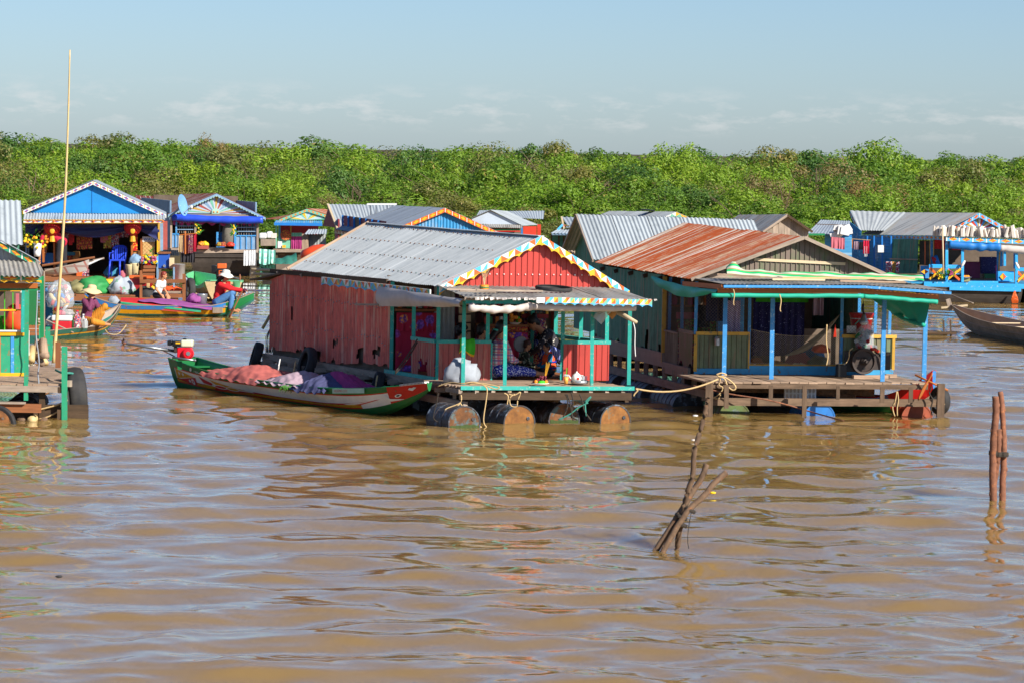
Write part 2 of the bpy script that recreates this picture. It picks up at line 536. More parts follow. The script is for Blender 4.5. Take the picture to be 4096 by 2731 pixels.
mat('steel', '8f9498', .12, 12, rough=.35, metal=.8)
mat('black_plastic', '17181a', .2, 9, rough=.4)
mat('white_plastic', 'd8d8d6', .06, 9, rough=.4, rnd=.05)
mat('white_cloth', '9aa0a8', .12, 8, rough=.85, bmp=.3, rnd=.04)
mat('red_plastic', 'c8242a', .1, 6, rough=.35, rnd=.08)
mat('red_dark_plastic', '9c1f22', .12, 6, rough=.4, rnd=.08)
mat('blue_chair', '2b49c8', .06, 6, rough=.35, rnd=.04)
mat('blue_box', '2458b8', .12, 6, rough=.5, dirt=.15)
mat('cream_tank', 'd9dcc0', .05, 6, rough=.35)
mat('engine_red', 'd4182a', .06, 6, rough=.3)
mat('skin', 'bb835f', .08, 12, rough=.6, bmp=.0, rnd=.06)
mat('skin_dark', 'a06c50', .08, 12, rough=.6, bmp=.0, rnd=.06)
mat('hair', '151114', .2, 30, rough=.45, rnd=.1)
mat('hair_red', '7a2f22', .2, 30, rough=.5, rnd=.1)
mat('hair_brown', '4a2a20', .25, 30, rough=.6, rnd=.1)
mat('fabric_red', 'c81e24', .12, 8, rough=.85, rnd=.05, bmp=.3)
mat('fabric_crimson', 'c02040', .12, 8, rough=.85, rnd=.05, bmp=.3)
mat('fabric_maroon', '6a2440', .15, 8, rough=.8, rnd=.05, bmp=.3)
mat('fabric_orange', 'd08a2c', .2, 8, rough=.85, rnd=.05, bmp=.3)
mat('fabric_white', 'd5d8da', .08, 8, rough=.85, rnd=.05, bmp=.3)
mat('denim', '4f7fb4', .18, 12, rough=.85, rnd=.05, bmp=.3)
mat('fabric_dark', '2c2a30', .2, 9, rough=.85, rnd=.1, bmp=.3)
mat('fabric_navy', '22264a', .2, 9, rough=.85, rnd=.08, bmp=.3)
mat('fabric_teal', '1f6f98', .12, 9, rough=.85, rnd=.05, bmp=.3)
mat('fabric_pink', 'b86470', .16, 4, rough=.9, rnd=.04, bmp=.35)
mat('fabric_salmon', 'b8625a', .16, 4, rough=.9, rnd=.04, bmp=.35)
mat('fabric_mauve', 'a8909c', .16, 4, rough=.9, rnd=.04, bmp=.35)
mat('fabric_slate', '4a4c70', .18, 4, rough=.9, rnd=.04, bmp=.35)
mat('fabric_magenta', 'a83a78', .18, 5, rough=.9, rnd=.04, bmp=.35)
mat('fabric_purple', '8f4a86', .16, 5, rough=.9, rnd=.04, bmp=.35)
mat('fabric_cream', 'e0cfa0', .1, 6, rough=.85, rnd=.05)
mat('life_orange', 'ff5a24', .08, 8, rough=.7, bmp=.2, rnd=0)
mat('strap_blue', '2a2a90', .1, 8, rough=.7)
mat('hat_straw', 'cdb48c', .2, 30, rough=.9, bmp=.3)
mat('glove', '4a1f34', .2, 20, rough=.9)
mat('lime', '3fb81e', .12, 6, rough=.7, rnd=.05)
mat('green_tarp', '2f8a48', .25, 4, rough=.6, rnd=.05, bmp=.4)
mat('olive_tarp', '8a8458', .25, 4, rough=.7, rnd=.05, bmp=.4)
mat('enamel', 'e8e6e2', .03, 6, rough=.2)
mat('pewter', 'a8acb0', .08, 12, rough=.3, metal=.6)
mat('juice', 'd9a24a', .08, 6, rough=.3)
mat('grape', '6a1f30', .2, 20, rough=.35, rnd=.15)
mat('fruit_orange', 'e08a24', .15, 12, rough=.5, rnd=.1)
mat('leaf_green', '3f7a24', .3, 12, rough=.6, rnd=.15)
mat('flower_yellow', 'e8c21c', .15, 12, rough=.6, rnd=.15)
mat('cardboard', 'b88850', .15, 8, rough=.8, rnd=.1)
mat('foam_white', 'd8cfc4', .12, 12, rough=.85, rnd=.14, dirt=.3, dcol='a08a78')
mat('dish_blue', '6fa0d0', .1, 5, rough=.5)
mat('paper_red', 'c01c1c', .12, 6, rough=.6, rnd=.1)
mat('gold', 'd8a02c', .15, 8, rough=.45, rnd=.1)
mat('cushion', '3a7f9c', .2, 10, rough=.9)
mat('net_cord', 'a89c84', .15, 20, rough=.9)
mat('net_grey', '6f6a60', .2, 20, rough=.95)
mat('boat_wood', 'a89482', .35, 4, rough=.85, dirt=.45, dcol='3a4a40', wear=.2, wcol='9a8a7c', rnd=.06)
mat('boat_green', '12703c', .12, 5, rough=.4, dirt=.12, rnd=.04)
mat('boat_white', 'eeece6', .08, 5, rough=.45, dirt=.2, dcol='7a746a', rnd=.03)
mat('boat_red', 'c81f1c', .1, 5, rough=.4, dirt=.08, rnd=.04)
mat('boat_yellow', 'd89a18', .12, 6, rough=.5, wear=.18, wcol='4a3a24', wscale=14, rnd=.04)
mat('boat_blue', '2f7cc0', .14, 6, rough=.5, wear=.25, wcol='8a5a5a', wscale=16, rnd=.04)
mat('boat_teal', '2f6f62', .2, 6, rough=.55, wear=.25, wcol='3a4a44', wscale=10, rnd=.04)
mat('boat_mint', '6fc08c', .12, 6, rough=.4, rnd=.05)
mat('boat_tan', 'b8a078', .18, 6, rough=.6, dirt=.25, rnd=.05)
mat('cooler_red', 'cc2a34', .08, 6, rough=.35)
clear_plastic('film', 'dfe6ea', .3, .1)
clear_plastic('glassy', 'd8e0e0', .4, .05)
floral('floral_red', 'b01c40', ('9a5fd0', 'f09a3a', '6a3f98'), 4.6)
floral('floral_dark', '7a1436', ('8a3f9c', 'd8862a', '5a1040'), 8.0)
spots('navy_dots', '28265a', 'a8a8d0', 42, .66, .7)
spots('blouse_flower', '26252e', 'd8d0c4', 24, .64, .67)
spots('camo', '2e3a28', 'b8b89a', 15, .54, .57, 2, '3f3026')
spots('sarong', '20309c', 'c8cfe8', 40, .54, .58)
spots('picture', '2a2030', 'a06a3c', 22, .5, .6, 4, '4a6a6a')
spots('goods', '5a3a2a', 'c8862c', 26, .5, .53, 3, 'b0302c')
spots('goods_green', '6a7a2c', 'd0c040', 26, .5, .53, 3, 'b0602c')
spots('goods_mixed', '3a4a7a', 'd0d0c8', 30, .5, .53, 3, 'b8302c')
spots('tartan', '9a2a40', 'c8b088', 30, .5, .54, 2, '5a2a70')
spots('mosaic_green', '2f6a38', '8aa04a', 26, .5, .55, 3, '8a2f34')
spots('hat_print', 'd8d4cc', '5a5650', 46, .62, .66)
bands('plaid', ['e4dade', ('d85a72', (9, 4, 0), .45, 0), ('3fa090', (9, 4, 0), .2, .5), ('7a5a98', (0, 0, 10), .3, .1), ('c8506a', (0, 0, 10), .15, .6)])
bands('stripe_blue', ['2a3a9c', ('c0c8e4', (30, 10, 0), .35, 0)])
bands('stripe_yellow', ['cf8a22', ('8a4a14', (26, 10, 0), .3, 0)])
bands('stripe_maroon', ['5f2044', ('8a4468', (34, 14, 8), .3, 0)])
bands('stripe_purple', ['d0c8dc', ('5a2f9c', (20, 0, 26), .5, 0)])
bands('check_mint', ['c4e4dc', ('5fb8a4', (4.5, 2, 0), .5, 0), ('7fc8b8', (0, 0, 5), .4, 0)])
bands('check_red', ['e4e2de', ('d07060', (5, 0, 2), .2, 0), ('c8a09a', (0, 0, 7), .3, 0)])
bands('tarp_stripe', ['22b468', ('d8cabc', (.0, 3.2, 8), .42, 0), ('c86048', (0, 3.2, 8), .12, .15)], rough=.5)
bands('mat_weave', ['c8a468', ('8a4a2c', (9, 0, 9), .12, 0), ('8a4a2c', (-9, 0, 9), .12, 0)])

# ------------------------------------------------------------------ water
def make_water():
 rs = np.random.RandomState(5)
 Y = [22.0]
 while Y[-1] < 150: Y.append(Y[-1] + max(.03, Y[-1] ** 2 * .55 / (FPX / 4 * CAMH)))
 Y = np.array(Y)
 nx = 460
 t = np.linspace(-1, 1, nx)
 half = Y * .1463 * 1.22 + .8
 X = half[:, None] * t[None, :]
 YY = np.repeat(Y[:, None], nx, 1)
 Z = np.zeros_like(X); DX = np.zeros_like(X); DY = np.zeros_like(X)
 env = .74 + .26 * np.sin(X * .42 + 1.7 * np.sin(YY * .11) + .5) * np.sin(YY * .21 + .9 * np.sin(X * .33))
 for k in range(70):
  lam = .3 * (2.4 / .3) ** rs.rand()
  th = rs.normal(0, .85) + .1
  kx, ky = 2 * math.pi / lam * math.sin(th), 2 * math.pi / lam * math.cos(th)
  slope = .0185 * (1.0 if lam > .62 else .6)
  amp = slope * lam / (2 * math.pi)
  ph = rs.rand() * 6.28
  warp = .35 * np.sin(X * (.5 + rs.rand()) + YY * .23 * rs.rand() + rs.rand() * 6)
  fade = np.clip(1.25 - (np.gradient(Y)[:, None] * 3.2 / lam), 0, 1)      # leave out what the sheet cannot carry
  phs = kx * X + ky * YY + ph + warp
  a_ = amp * fade * (env if lam < 1.2 else 1)
  Z += a_ * np.sin(phs)
  co = a_ * np.cos(phs) * .8
  DX += co * math.sin(th); DY += co * math.cos(th)
 ed = np.clip((1.0 - np.abs(t)) * 40, 0, 1)[None, :] * np.ones_like(X)
 ed[0] = 0; ed[-1] = 0
 Z *= ed; X = X + DX * ed; YY = YY + DY * ed
 nr = len(Y)
 verts = np.stack([X, YY, Z], -1).reshape(-1, 3)
 idx = np.arange(nr * nx).reshape(nr, nx)
 quads = np.stack([idx[:-1, :-1], idx[:-1, 1:], idx[1:, 1:], idx[1:, :-1]], -1).reshape(-1, 4)
 # the calm rest of the lake, out to the horizon
 ex = []; exf = []
 b = len(verts)
 far = 6000.0
 for r in range(0, nr, 1):
  pass
 ex += [(-far, Y[0], 0), (far, Y[0], 0), (-far, Y[-1], 0), (far, Y[-1], 0), (-far, -600, 0), (far, -600, 0), (-far, far, 0), (far, far, 0)]
 polys = [list(map(int, f)) for f in quads]
 polys.append([b] + [int(i) for i in idx[:, 0]][0:1] + [int(i) for i in idx[:, 0]][1:] + [b + 2])
 polys.append([b + 1, b + 3] + [int(i) for i in idx[::-1, -1]])
 polys.append([b + 4, b + 5, b + 1] + [int(i) for i in idx[0, ::-1]] + [b])
 polys.append([b + 2] + [int(i) for i in idx[-1]] + [b + 3, b + 7, b + 6])
 me = bpy.data.meshes.new('water')
 me.from_pydata(np.vstack([verts, np.array(ex)]).tolist(), [], polys)
 me.polygons.foreach_set('use_smooth', [True] * len(polys))
 me.update()
 m, n, l, bs = base_mat('muddy_water')
 tc = n.new('ShaderNodeTexCoord')
 f = noise_tex(n, l, mapping(n, l, tc.outputs['Object'], (.25, .12, 1)), 1.0, 4, .6)
 l.new(mix(n, l, f, (.26, .157, .046), (.3, .187, .06)), bs.inputs['Base Color'])
 bs.inputs['Roughness'].default_value = .02
 bs.inputs['IOR'].default_value = 1.333
 bs.inputs['Specular Tint'].default_value = (1, .91, .75, 1)
 bs.inputs['Specular IOR Level'].default_value = .5
 f1 = noise_tex(n, l, mapping(n, l, tc.outputs['Object'], (4.4, 7.5, 1)), 1.0, 3, .55)
 bump(n, l, bs, f1, .05, .03)
 bs.subsurface_method = 'BURLEY' if hasattr(bs, 'subsurface_method') else 'BURLEY'
 bs.inputs['Subsurface Weight'].default_value = 1.0
 bs.inputs['Subsurface Radius'].default_value = (1.0, .8, .6)
 bs.inputs['Subsurface Scale'].default_value = .8
 me.materials.append(m)
 o = bpy.data.objects.new('water', me)
 COL.objects.link(o)
 structure(o)

make_water()

# ------------------------------------------------------------------ bank and flooded forest
def leaf_mat(name, stops, dark=.8):
 m, n, l, b = base_mat(name)
 tc = n.new('ShaderNodeTexCoord')
 oi = n.new('ShaderNodeObjectInfo')
 sp = n.new('ShaderNodeSeparateXYZ')
 l.new(tc.outputs['UV'], sp.inputs['Vector'])
 col = ramp(n, l, sp.outputs['X'], stops)
 col = mix(n, l, 1.0, col, ramp(n, l, oi.outputs['Random'], ((0, (.78, .86, .8)), (.5, (1, 1, 1)), (1, (1.2, 1.08, .9)))), 'MULTIPLY')
 l.new(col, b.inputs['Base Color'])
 b.inputs['Roughness'].default_value = .5
 b.inputs['Specular IOR Level'].default_value = .35
 tr = n.new('ShaderNodeBsdfTranslucent')
 l.new(mix(n, l, 1.0, col, (1.3, 1.4, .5), 'MULTIPLY'), tr.inputs['Color'])
 ms = n.new('ShaderNodeMixShader'); ms.inputs[0].default_value = .32
 l.new(b.outputs['BSDF'], ms.inputs[1]); l.new(tr.outputs['BSDF'], ms.inputs[2])
 l.new(ms.outputs[0], n['Material Output'].inputs['Surface'])

leaf_mat('leaf_mid', ((0, (.075, .15, .02)), (.5, (.135, .25, .026)), (.85, (.21, .31, .04)), (1, (.32, .26, .08))))
leaf_mat('leaf_bright', ((0, (.12, .22, .02)), (.5, (.2, .325, .026)), (.85, (.27, .38, .04)), (1, (.36, .31, .09))))
leaf_mat('leaf_dark', ((0, (.045, .11, .03)), (.5, (.085, .18, .036)), (.9, (.14, .24, .05)), (1, (.23, .22, .08))))
leaf_mat('leaf_olive', ((0, (.11, .135, .035)), (.5, (.19, .205, .05)), (.85, (.27, .25, .08)), (1, (.34, .25, .12))))
leaf_mat('leaf_brown', ((0, (.14, .12, .04)), (.5, (.23, .18, .07)), (.85, (.31, .21, .1)), (1, (.18, .22, .045))))
mat('twig', '6a5a48', .3, 8, rough=.9, rnd=.1)

def tree_proto(seed, leafm, h=5.0, w=2.6, nl=3300, sparse=False):
 r = random.Random(seed)
 root = thing('forest_tree', '', '', (0, 0, 0))
 tb = MB()
 tops = []
 for k in range(r.randint(2, 4)):
  a = r.random() * 6.28
  p = [V((0, 0, -.4)), V((math.cos(a) * .3, math.sin(a) * .3, h * .22))]
  e = V((math.cos(a) * w * .45, math.sin(a) * w * .45, h * .55))
  p += [(p[1] + e) / 2 + V((r.uniform(-.2, .2), r.uniform(-.2, .2), .1)), e]
  tb.tube(p, [.13, .1, .07, .05], 5)
  for j in range(4):
   b2 = e + V((r.uniform(-1, 1) * w * .55, r.uniform(-1, 1) * w * .55, r.uniform(.1, .34) * h))
   tb.tube([e - V((0, 0, .3)), (e + b2) / 2 + V((r.uniform(-.2, .2), 0, .1)), b2], [.03, .02, .008], 4)
   tops.append(b2)
 tb.build('trunk', 'twig', root)
 cl = []
 for k in range(30 if not sparse else 20):
  a = r.random() * 6.28; d = math.sqrt(r.random()) * w
  zt = 1 - (d / w) ** 2 * .55
  z = h * (.30 + .62 * zt * (r.random() ** .55))
  cl.append((V((math.cos(a) * d, math.sin(a) * d, z)), r.uniform(.5, .95) * w * .34))
 mb = MB()
 vs = []; fs = []; uv = []
 for k in range(nl):
  c, cr = cl[k % len(cl)]
  d = V((r.gauss(0, 1), r.gauss(0, 1), r.gauss(.25, 1))).normalized()
  p = c + d * cr * (r.random() ** .35) * V((1, 1, .8)).length / 1.6
  nrm = (d + V((r.gauss(0, .38), r.gauss(0, .38), r.gauss(.2, .38)))).normalized()
  s = r.uniform(.032, .075) * (1.0 if not sparse else .8)
  t = nrm.orthogonal().normalized()
  t = (Matrix.Rotation(r.random() * 6.28, 3, nrm) @ t)
  bt = nrm.cross(t)
  i = len(vs)
  vs += [p - t * s * 1.5, p + bt * s * .75 - nrm * s * .15, p + t * s * 1.5, p - bt * s * .75 - nrm * s * .15]
  hue = min(.999, max(0, r.gauss(.5, .18) + (.5 if r.random() < .025 else 0)))
  uv += [(hue, 0)] * 4
  fs.append((i, i + 1, i + 2, i + 3))
 mb.add(vs, fs, 0, uv)
 mb.build('crown', leafm, root)
 return root

def make_forest():
 r = random.Random(3)
 kinds = [('leaf_mid', 0), ('leaf_bright', 0), ('leaf_dark', 0), ('leaf_mid', 0), ('leaf_bright', 0), ('leaf_olive', 0), ('leaf_dark', 0), ('leaf_olive', 1), ('leaf_brown', 1)]
 protos = [tree_proto(40 + i, k, sparse=bool(s), nl=9000 if not s else 5000) for i, (k, s) in enumerate(kinds)]
 pick = [0, 0, 1, 1, 2, 3, 3, 4, 4, 5, 6, 7, 0, 1, 3, 4, 1, 0, 3, 4, 0, 5]
 lab = {0: 'mid green leafy tree in the forest behind the floating houses', 1: 'bright yellow green leafy tree in the forest behind the houses',
      2: 'dark green dense tree in the forest behind the houses', 3: 'mid green leafy tree in the forest behind the floating houses',
      4: 'bright yellow green leafy tree in the forest behind the houses', 5: 'dull olive leafy tree in the forest behind the houses',
      6: 'dark green dense tree in the forest behind the houses', 7: 'thin olive twiggy tree in the forest behind the houses',
      8: 'brown dry-leaved tree in the forest behind the houses'}
 used = set()
 #        distance, crown top in picture y at centre, spacing
 rows = [(137, 900, 2.0), (140, 850, 2.0), (144, 795, 2.1), (149, 745, 2.2), (155, 700, 2.3), (161, 664, 2.3), (168, 632, 2.4), (177, 610, 2.3), (187, 596, 2.2), (200, 588, 1.9)]
 extra = [(2080, 560, 172, 7, 1.0), (2770, 562, 172, 1, .8), (3480, 570, 172, 4, .9), (3330, 645, 160, 8, 1.0), (3480, 720, 152, 8, .9),
     (320, 545, 172, 3, .9), (90, 640, 150, 7, .9), (1330, 780, 146, 8, .5), (3060, 700, 152, 8, .8), (580, 560, 172, 0, .8), (860, 552, 174, 8, .6)]
 spots_ = []
 for (Y, yt, sp) in rows:
  half = Y * .1463 * 1.22 + 2
  x = -half + r.random() * sp
  while x < half:
   px = CX + x / Y * FPX
   yy = yt + (px - CX) * .0192 + r.gauss(0, 13 if Y < 165 else 9)
   spots_.append((x, Y + r.uniform(-2.5, 2.5), yy, pick[r.randrange(len(pick))], r.uniform(.8, 1.15)))
   x += sp * r.uniform(.75, 1.25)
 for (px, py, Y, k, s) in extra:
  p = PY(px, py, Y)
  spots_.append((p.x, Y, py, k, s))
 for (x, Y, yy, k, s) in spots_:
  pr = protos[k]
  px = CX + x / Y * FPX
  top = PY(px, yy, Y).z
  if k not in used: used.add(k); o = pr
  else: o = copy_tree(pr)
  o.location = (x, Y, 0)
  sc = max(top, 1.4) / 4.7
  wsc = s * (.74 + .3 * sc) * (1.0 + .3 * max(0, Y - 160) / 40)
  o.scale = (wsc, wsc, sc)
  o.rotation_euler = (0, 0, r.random() * 6.28)
  tag(o, lab[k], 'tree', lab[k].split(' in the')[0] + 's of the flooded forest')
 for k, pr in enumerate(protos):
  if k not in used:
   for c in list(pr.children): bpy.data.objects.remove(c)
   bpy.data.objects.remove(pr)
 # low bank under the trees
 mat('bank_soil', '4a4028', .4, .6, rough=.95, bmp=.3, rnd=0)
 mb = MB()

 def fn(u, v):
  Y = 133 + (v ** 3) * 5500
  x = (u - .5) * 2 * (70 + v * 4500)
  return V((x, Y, -.25 + min(1, v * 12) * .55 + .15 * math.sin(x * .7) * math.sin(x * .23 + 1)))
 mb.grid(fn, 90, 24)
 structure(mb.build('forest_bank', 'bank_soil', smooth=True))

make_forest()

# ------------------------------------------------------------------ building kit
def lerp(a, b, t): return a + (b - a) * t

def bx(root, name, m, fr, a0, a1, b0, b1, z0, z1):
 return MB().box(fr, a0, a1, b0, b1, z0, z1).build(name, m, root)

def br(root, name, m, p, q_, w, h=None):
 if 'post' in name: q_ = V(q_) + V((RN.uniform(-.014, .014), RN.uniform(-.01, .01), 0))
 return MB().bar(p, q_, w, h).build(name, m, root)

def bevel_post(root, name, m, p, q_, w):
 o = MB().bar(p, q_, w).build(name, m, root)
 return o

def sheet_cols(root, name, fb, ft, length, m, w=.8, pitch=.076, amp=.009, ppr=5, nt=1, prof='sin', rag=0, lift=.005, seed=1, hole=None):
 """corrugated sheets side by side; fb(s) / ft(s) are the lower and upper edge"""
 r = random.Random(seed)
 n = max(1, round(length / w))
 out = []
 for k in range(n):
  s0, s1 = k / n, min(1, (k + 1) / n + .025 / length)
  nr = max(2, round((s1 - s0) * length / pitch))
  pts = []
  if prof == 'sin':
   for i in range(nr * ppr + 1):
    pts.append((i / (nr * ppr), amp * math.sin(2 * math.pi * i / ppr)))
  elif prof == 'rib':
   for i in range(nr):
    for f, h in ((0, 0), (.70, 0), (.76, amp * 2.2), (.90, amp * 2.2), (.96, 0)):
     pts.append(((i + f) / nr, h))
   pts.append((1, 0))
  else:                                   # lapped boards
   for i in range(nr):
    pts += [((i + .02) / nr, 0), ((i + .97) / nr, amp * 1.5)]
   pts.append((1, 0))
  dz = r.uniform(0, lift)
  tilt = r.uniform(-.5, .5) * lift
  mb = MB()
  vs = []; uv = []
  ou, ov = r.random() * 50, r.random() * 50
  mid = fb(.5)
  nrm = (fb(1) - fb(0)).cross(ft(.5) - fb(.5)).normalized()
  cols = []
  for (f, h) in pts:
   s = lerp(s0, s1, f)
   b, t = fb(s), ft(s)
   if rag: b = b + (t - b).normalized() * (rag * max(0, mnoise.noise(V((s * length * 3.1, seed, 0)))) * 1.6)
   col = []
   for j in range(nt + 1):
    v = j / nt
    p = lerp(b, t, v) + nrm * (h + dz + tilt * v + (.006 * mnoise.noise(V((s * length * 2, v * 3, seed))) if nt > 1 else 0))
    col.append(len(vs)); vs.append(p); uv.append((s * length + ou, v * (t - b).length + ov))
   cols.append(col)
  fs = []
  for a, b in zip(cols, cols[1:]):
   for j in range(nt):
    c = (vs[a[j]] + vs[b[j + 1]]) / 2
    if hole and hole(c): continue
    fs.append((a[j], b[j], b[j + 1], a[j + 1]))
  mb.add(vs, fs, 0, uv)
  out.append(mb.build(name, m, root, smooth=(prof == 'sin')))
 return out

def sheets(root, name, A, B, C, D, m, **k):
 A, B, C, D = V(A), V(B), V(C), V(D)
 return sheet_cols(root, name, lambda s: lerp(A, B, s), lambda s: lerp(D, C, s), (B - A).length, m, **k)

def fascia(root, name, p0, p1, h, nc, pals, scal=0, nsc=0, edge=None, n=(0, -1, 0), down=None, th=.022, kind='tri', mats=None, gap=.0):
 """painted trim board: coloured fields on the face, scalloped lower edge. first material is the board itself"""
 p0, p1 = V(p0), V(p1); n = V(n).normalized(); d = (p1 - p0)
 dn = V(down) if down else V((0, 0, -1))
 mb = MB()
 hb = h
 mb.prism([p0, p1, p1 + dn * hb, p0 + dn * hb], -n * th, 0)
 f = n * .003
 for k in range(nc):
  jt = lambda i: 0 if i in (0, nc) else .16 * (mnoise.noise(V((i * 7.3, nc, h * 50))))
  a, b = p0 + d * ((k + jt(k)) / nc) + f, p0 + d * ((k + 1 + jt(k + 1)) / nc) + f
  c, e = b + dn * hb, a + dn * hb
  if kind == 'tri':
   i, j = pals[k % len(pals)]
   if k % 2 and gap == 0: mb.add([a, b, c], [(0, 2, 1)], i).add([a, c, e], [(0, 2, 1)], j)
   else: mb.add([a, b, e], [(0, 2, 1)], i).add([b, c, e], [(0, 2, 1)], j)
  elif kind == 'zig':
   i, j = pals[k % len(pals)]
   mid = (a + b) / 2
   mb.add([a, b, mid + dn * hb], [(0, 2, 1)], i)
   mb.add([a, mid + dn * hb, e], [(0, 2, 1)], j); mb.add([b, c, mid + dn * hb], [(0, 2, 1)], pals[(k + 1) % len(pals)][1])
  elif kind == 'diamond':
   i, j, w = pals[k % len(pals)]
   ab = b - a
   bw = ab * .09
   mb.add([a, a + bw, e + bw, e], [(0, 3, 2, 1)], w)
   cm = (a + c) / 2 + ab * .045
   hx, hy = ab * .36, dn * (hb * .42)
   mb.add([cm - hx, cm - hy, cm], [(0, 2, 1)], i).add([cm - hy, cm + hx, cm], [(0, 2, 1)], j)
   mb.add([cm + hx, cm + hy, cm], [(0, 2, 1)], i).add([cm + hy, cm - hx, cm], [(0, 2, 1)], j)
 if scal:
  e = len(mats) - 1 if edge is None else edge
  for k in range(nsc):
   a, b = p0 + d * (k / nsc) + dn * hb, p0 + d * ((k + 1) / nsc) + dn * hb
   pts = [a - dn * .012, b - dn * .012]
   for i in range(9):
    t = 1 - i / 8
    pts.append(lerp(a, b, t) + dn * (scal * (1 - math.sin(math.pi * t) ** .7)) + dn * .006)
   mb.prism([p + f * .6 for p in pts], -n * (th * .8), e)
 return mb.build(name, mats, root)

def planks(root, fr, a0, a1, b0, b1, z, w=.16, th=.03, m='wood_plank', along='b', gap=.006, jit=.02, seed=1, name='plank'):
 r = random.Random(seed)
 L = (a1 - a0) if along == 'b' else (b1 - b0)
 n = max(1, round(L / w))
 for k in range(n):
  s0, s1 = k / n * L + gap / 2, (k + 1) / n * L - gap / 2
  dz = r.uniform(-.006, .006)
  e0, e1 = r.uniform(-jit, jit), r.uniform(-jit, jit)
  if along == 'b':
   p, q_ = fr(a0 + (s0 + s1) / 2, b0 + e0, z + dz - th / 2), fr(a0 + (s0 + s1) / 2, b1 + e1, z + dz - th / 2)
  else:
   p, q_ = fr(a0 + e0, b0 + (s0 + s1) / 2, z + dz - th / 2), fr(a1 + e1, b0 + (s0 + s1) / 2, z + dz - th / 2)
  MB().bar(p, q_, s1 - s0, th).build(name, m, root)

def net(root, name, A, B, C, D, sp=.04, r=.0022, m='net_cord', sag=.0):
 """diamond mesh of cords over the quad A B C D (A-B lower edge)"""
 A, B, C, D = V(A), V(B), V(C), V(D)
 W, Hh = (B - A).length, (D - A).length
 mb = MB()

 def pt(u, v):
  return lerp(lerp(A, B, u / W), lerp(D, C, u / W), v / Hh) - V((0, 0, sag * math.sin(math.pi * u / W) * (v / Hh)))
 s = -Hh
 while s < W:
  for sg in (1, -1):
   u0, u1 = (s, s + Hh) if sg > 0 else (s + Hh, s)
   t0, t1 = 0.0, 1.0
   ts = [t for t in np.linspace(0, 1, 7) if 0 <= lerp(u0, u1, t) <= W]
   if len(ts) > 1:
    mb.tube([pt(lerp(u0, u1, t), t * Hh) for t in ts], r, 3, cap=False)
  s += sp
 for v in (0, Hh):
  mb.tube([pt(W * i / 8, v) for i in range(9)], r * 2, 4)
 return mb.build(name, m, root)

def rope(name, label, pts, r=.012, m='rope', parent=None, sag=0, n=12, lab=True):
 pts = [V(p) for p in pts]
 if len(pts) == 2:
  a, b = pts
  pts = [lerp(a, b, i / n) - V((0, 0, sag * 4 * (i / n) * (1 - i / n))) for i in range(n + 1)]
 else:
  pts = spline(pts, 5)
 o = MB().tube(pts, r, 5).build(name, m, parent, smooth=True)
 if parent is None: tag(o, label, 'rope')
 return o

def spline(p, k=6):
 out = []
 for i in range(len(p) - 1):
  a = p[max(i - 1, 0)]; b = p[i]; c = p[i + 1]; d = p[min(i + 2, len(p) - 1)]
  for j in range(k):
   t = j / k
   out.append(.5 * ((2 * b) + (c - a) * t + (2 * a - 5 * b + 4 * c - d) * t * t + (3 * b - a - 3 * c + d) * t ** 3))
 out.append(p[-1])
 return out

def text(root, name, s, o, right, up, size, m, depth=.002, shear=0):
 cu = bpy.data.curves.new(name, 'FONT')
 cu.body = s; cu.size = 1; cu.extrude = 0; cu.resolution_u = 3; cu.shear = shear
 tmp = bpy.data.objects.new('tmp', cu)
 me0 = tmp.to_mesh()
 vs = [v.co.copy() for v in me0.vertices]
 fs = [tuple(p.vertices) for p in me0.polygons]
 tmp.to_mesh_clear()
 bpy.data.objects.remove(tmp)
 R_, U = V(right).normalized() * size, V(up).normalized() * size
 mb = MB()
 mb.add([V(o) + R_ * v.x + U * v.y for v in vs], fs)
 return mb.build(name, m, root)

def drape(root, name, A, B, drop, m, folds=7, depth=.03, n=(0, -1, 0), nv=6, scallop=0, nu=40, fn=None, seed=0):
 """hanging cloth from the line A-B"""
 A, B, n = V(A), V(B), V(n).normalized()
 mb = MB()

 def f(u, v):
  p = lerp(A, B, u)
  dr = drop(u) if callable(drop) else drop
  return p + V((0, 0, -dr * v)) + n * (depth * math.sin(u * folds * 6.283 + 1.3 * math.sin(u * 9 + seed)) * (.3 + .7 * v) + .015 * mnoise.noise(V((u * 5, v * 4, seed))))
 mb.grid(f, nu, nv)
 o = mb.build(name, m, root, smooth=True)
 if root is None:
  pass
 return o

def rolled(root, name, A, B, r, m, sag=.02, lump=.25, n=28, seed=0):
 """rolled-up tarpaulin"""
 A, B = V(A), V(B)
 pts = []; rr = []
 for i in range(n + 1):
  t = i / n
  pts.append(lerp(A, B, t) - V((0, 0, sag * math.sin(math.pi * t) + .012 * mnoise.noise(V((t * 7, seed, 0))))))
  rr.append(r * (1 + lump * mnoise.noise(V((t * 9, seed + 3, 1)))))
 return MB().tube(pts, rr, 10).build(name, m, root, smooth=True)

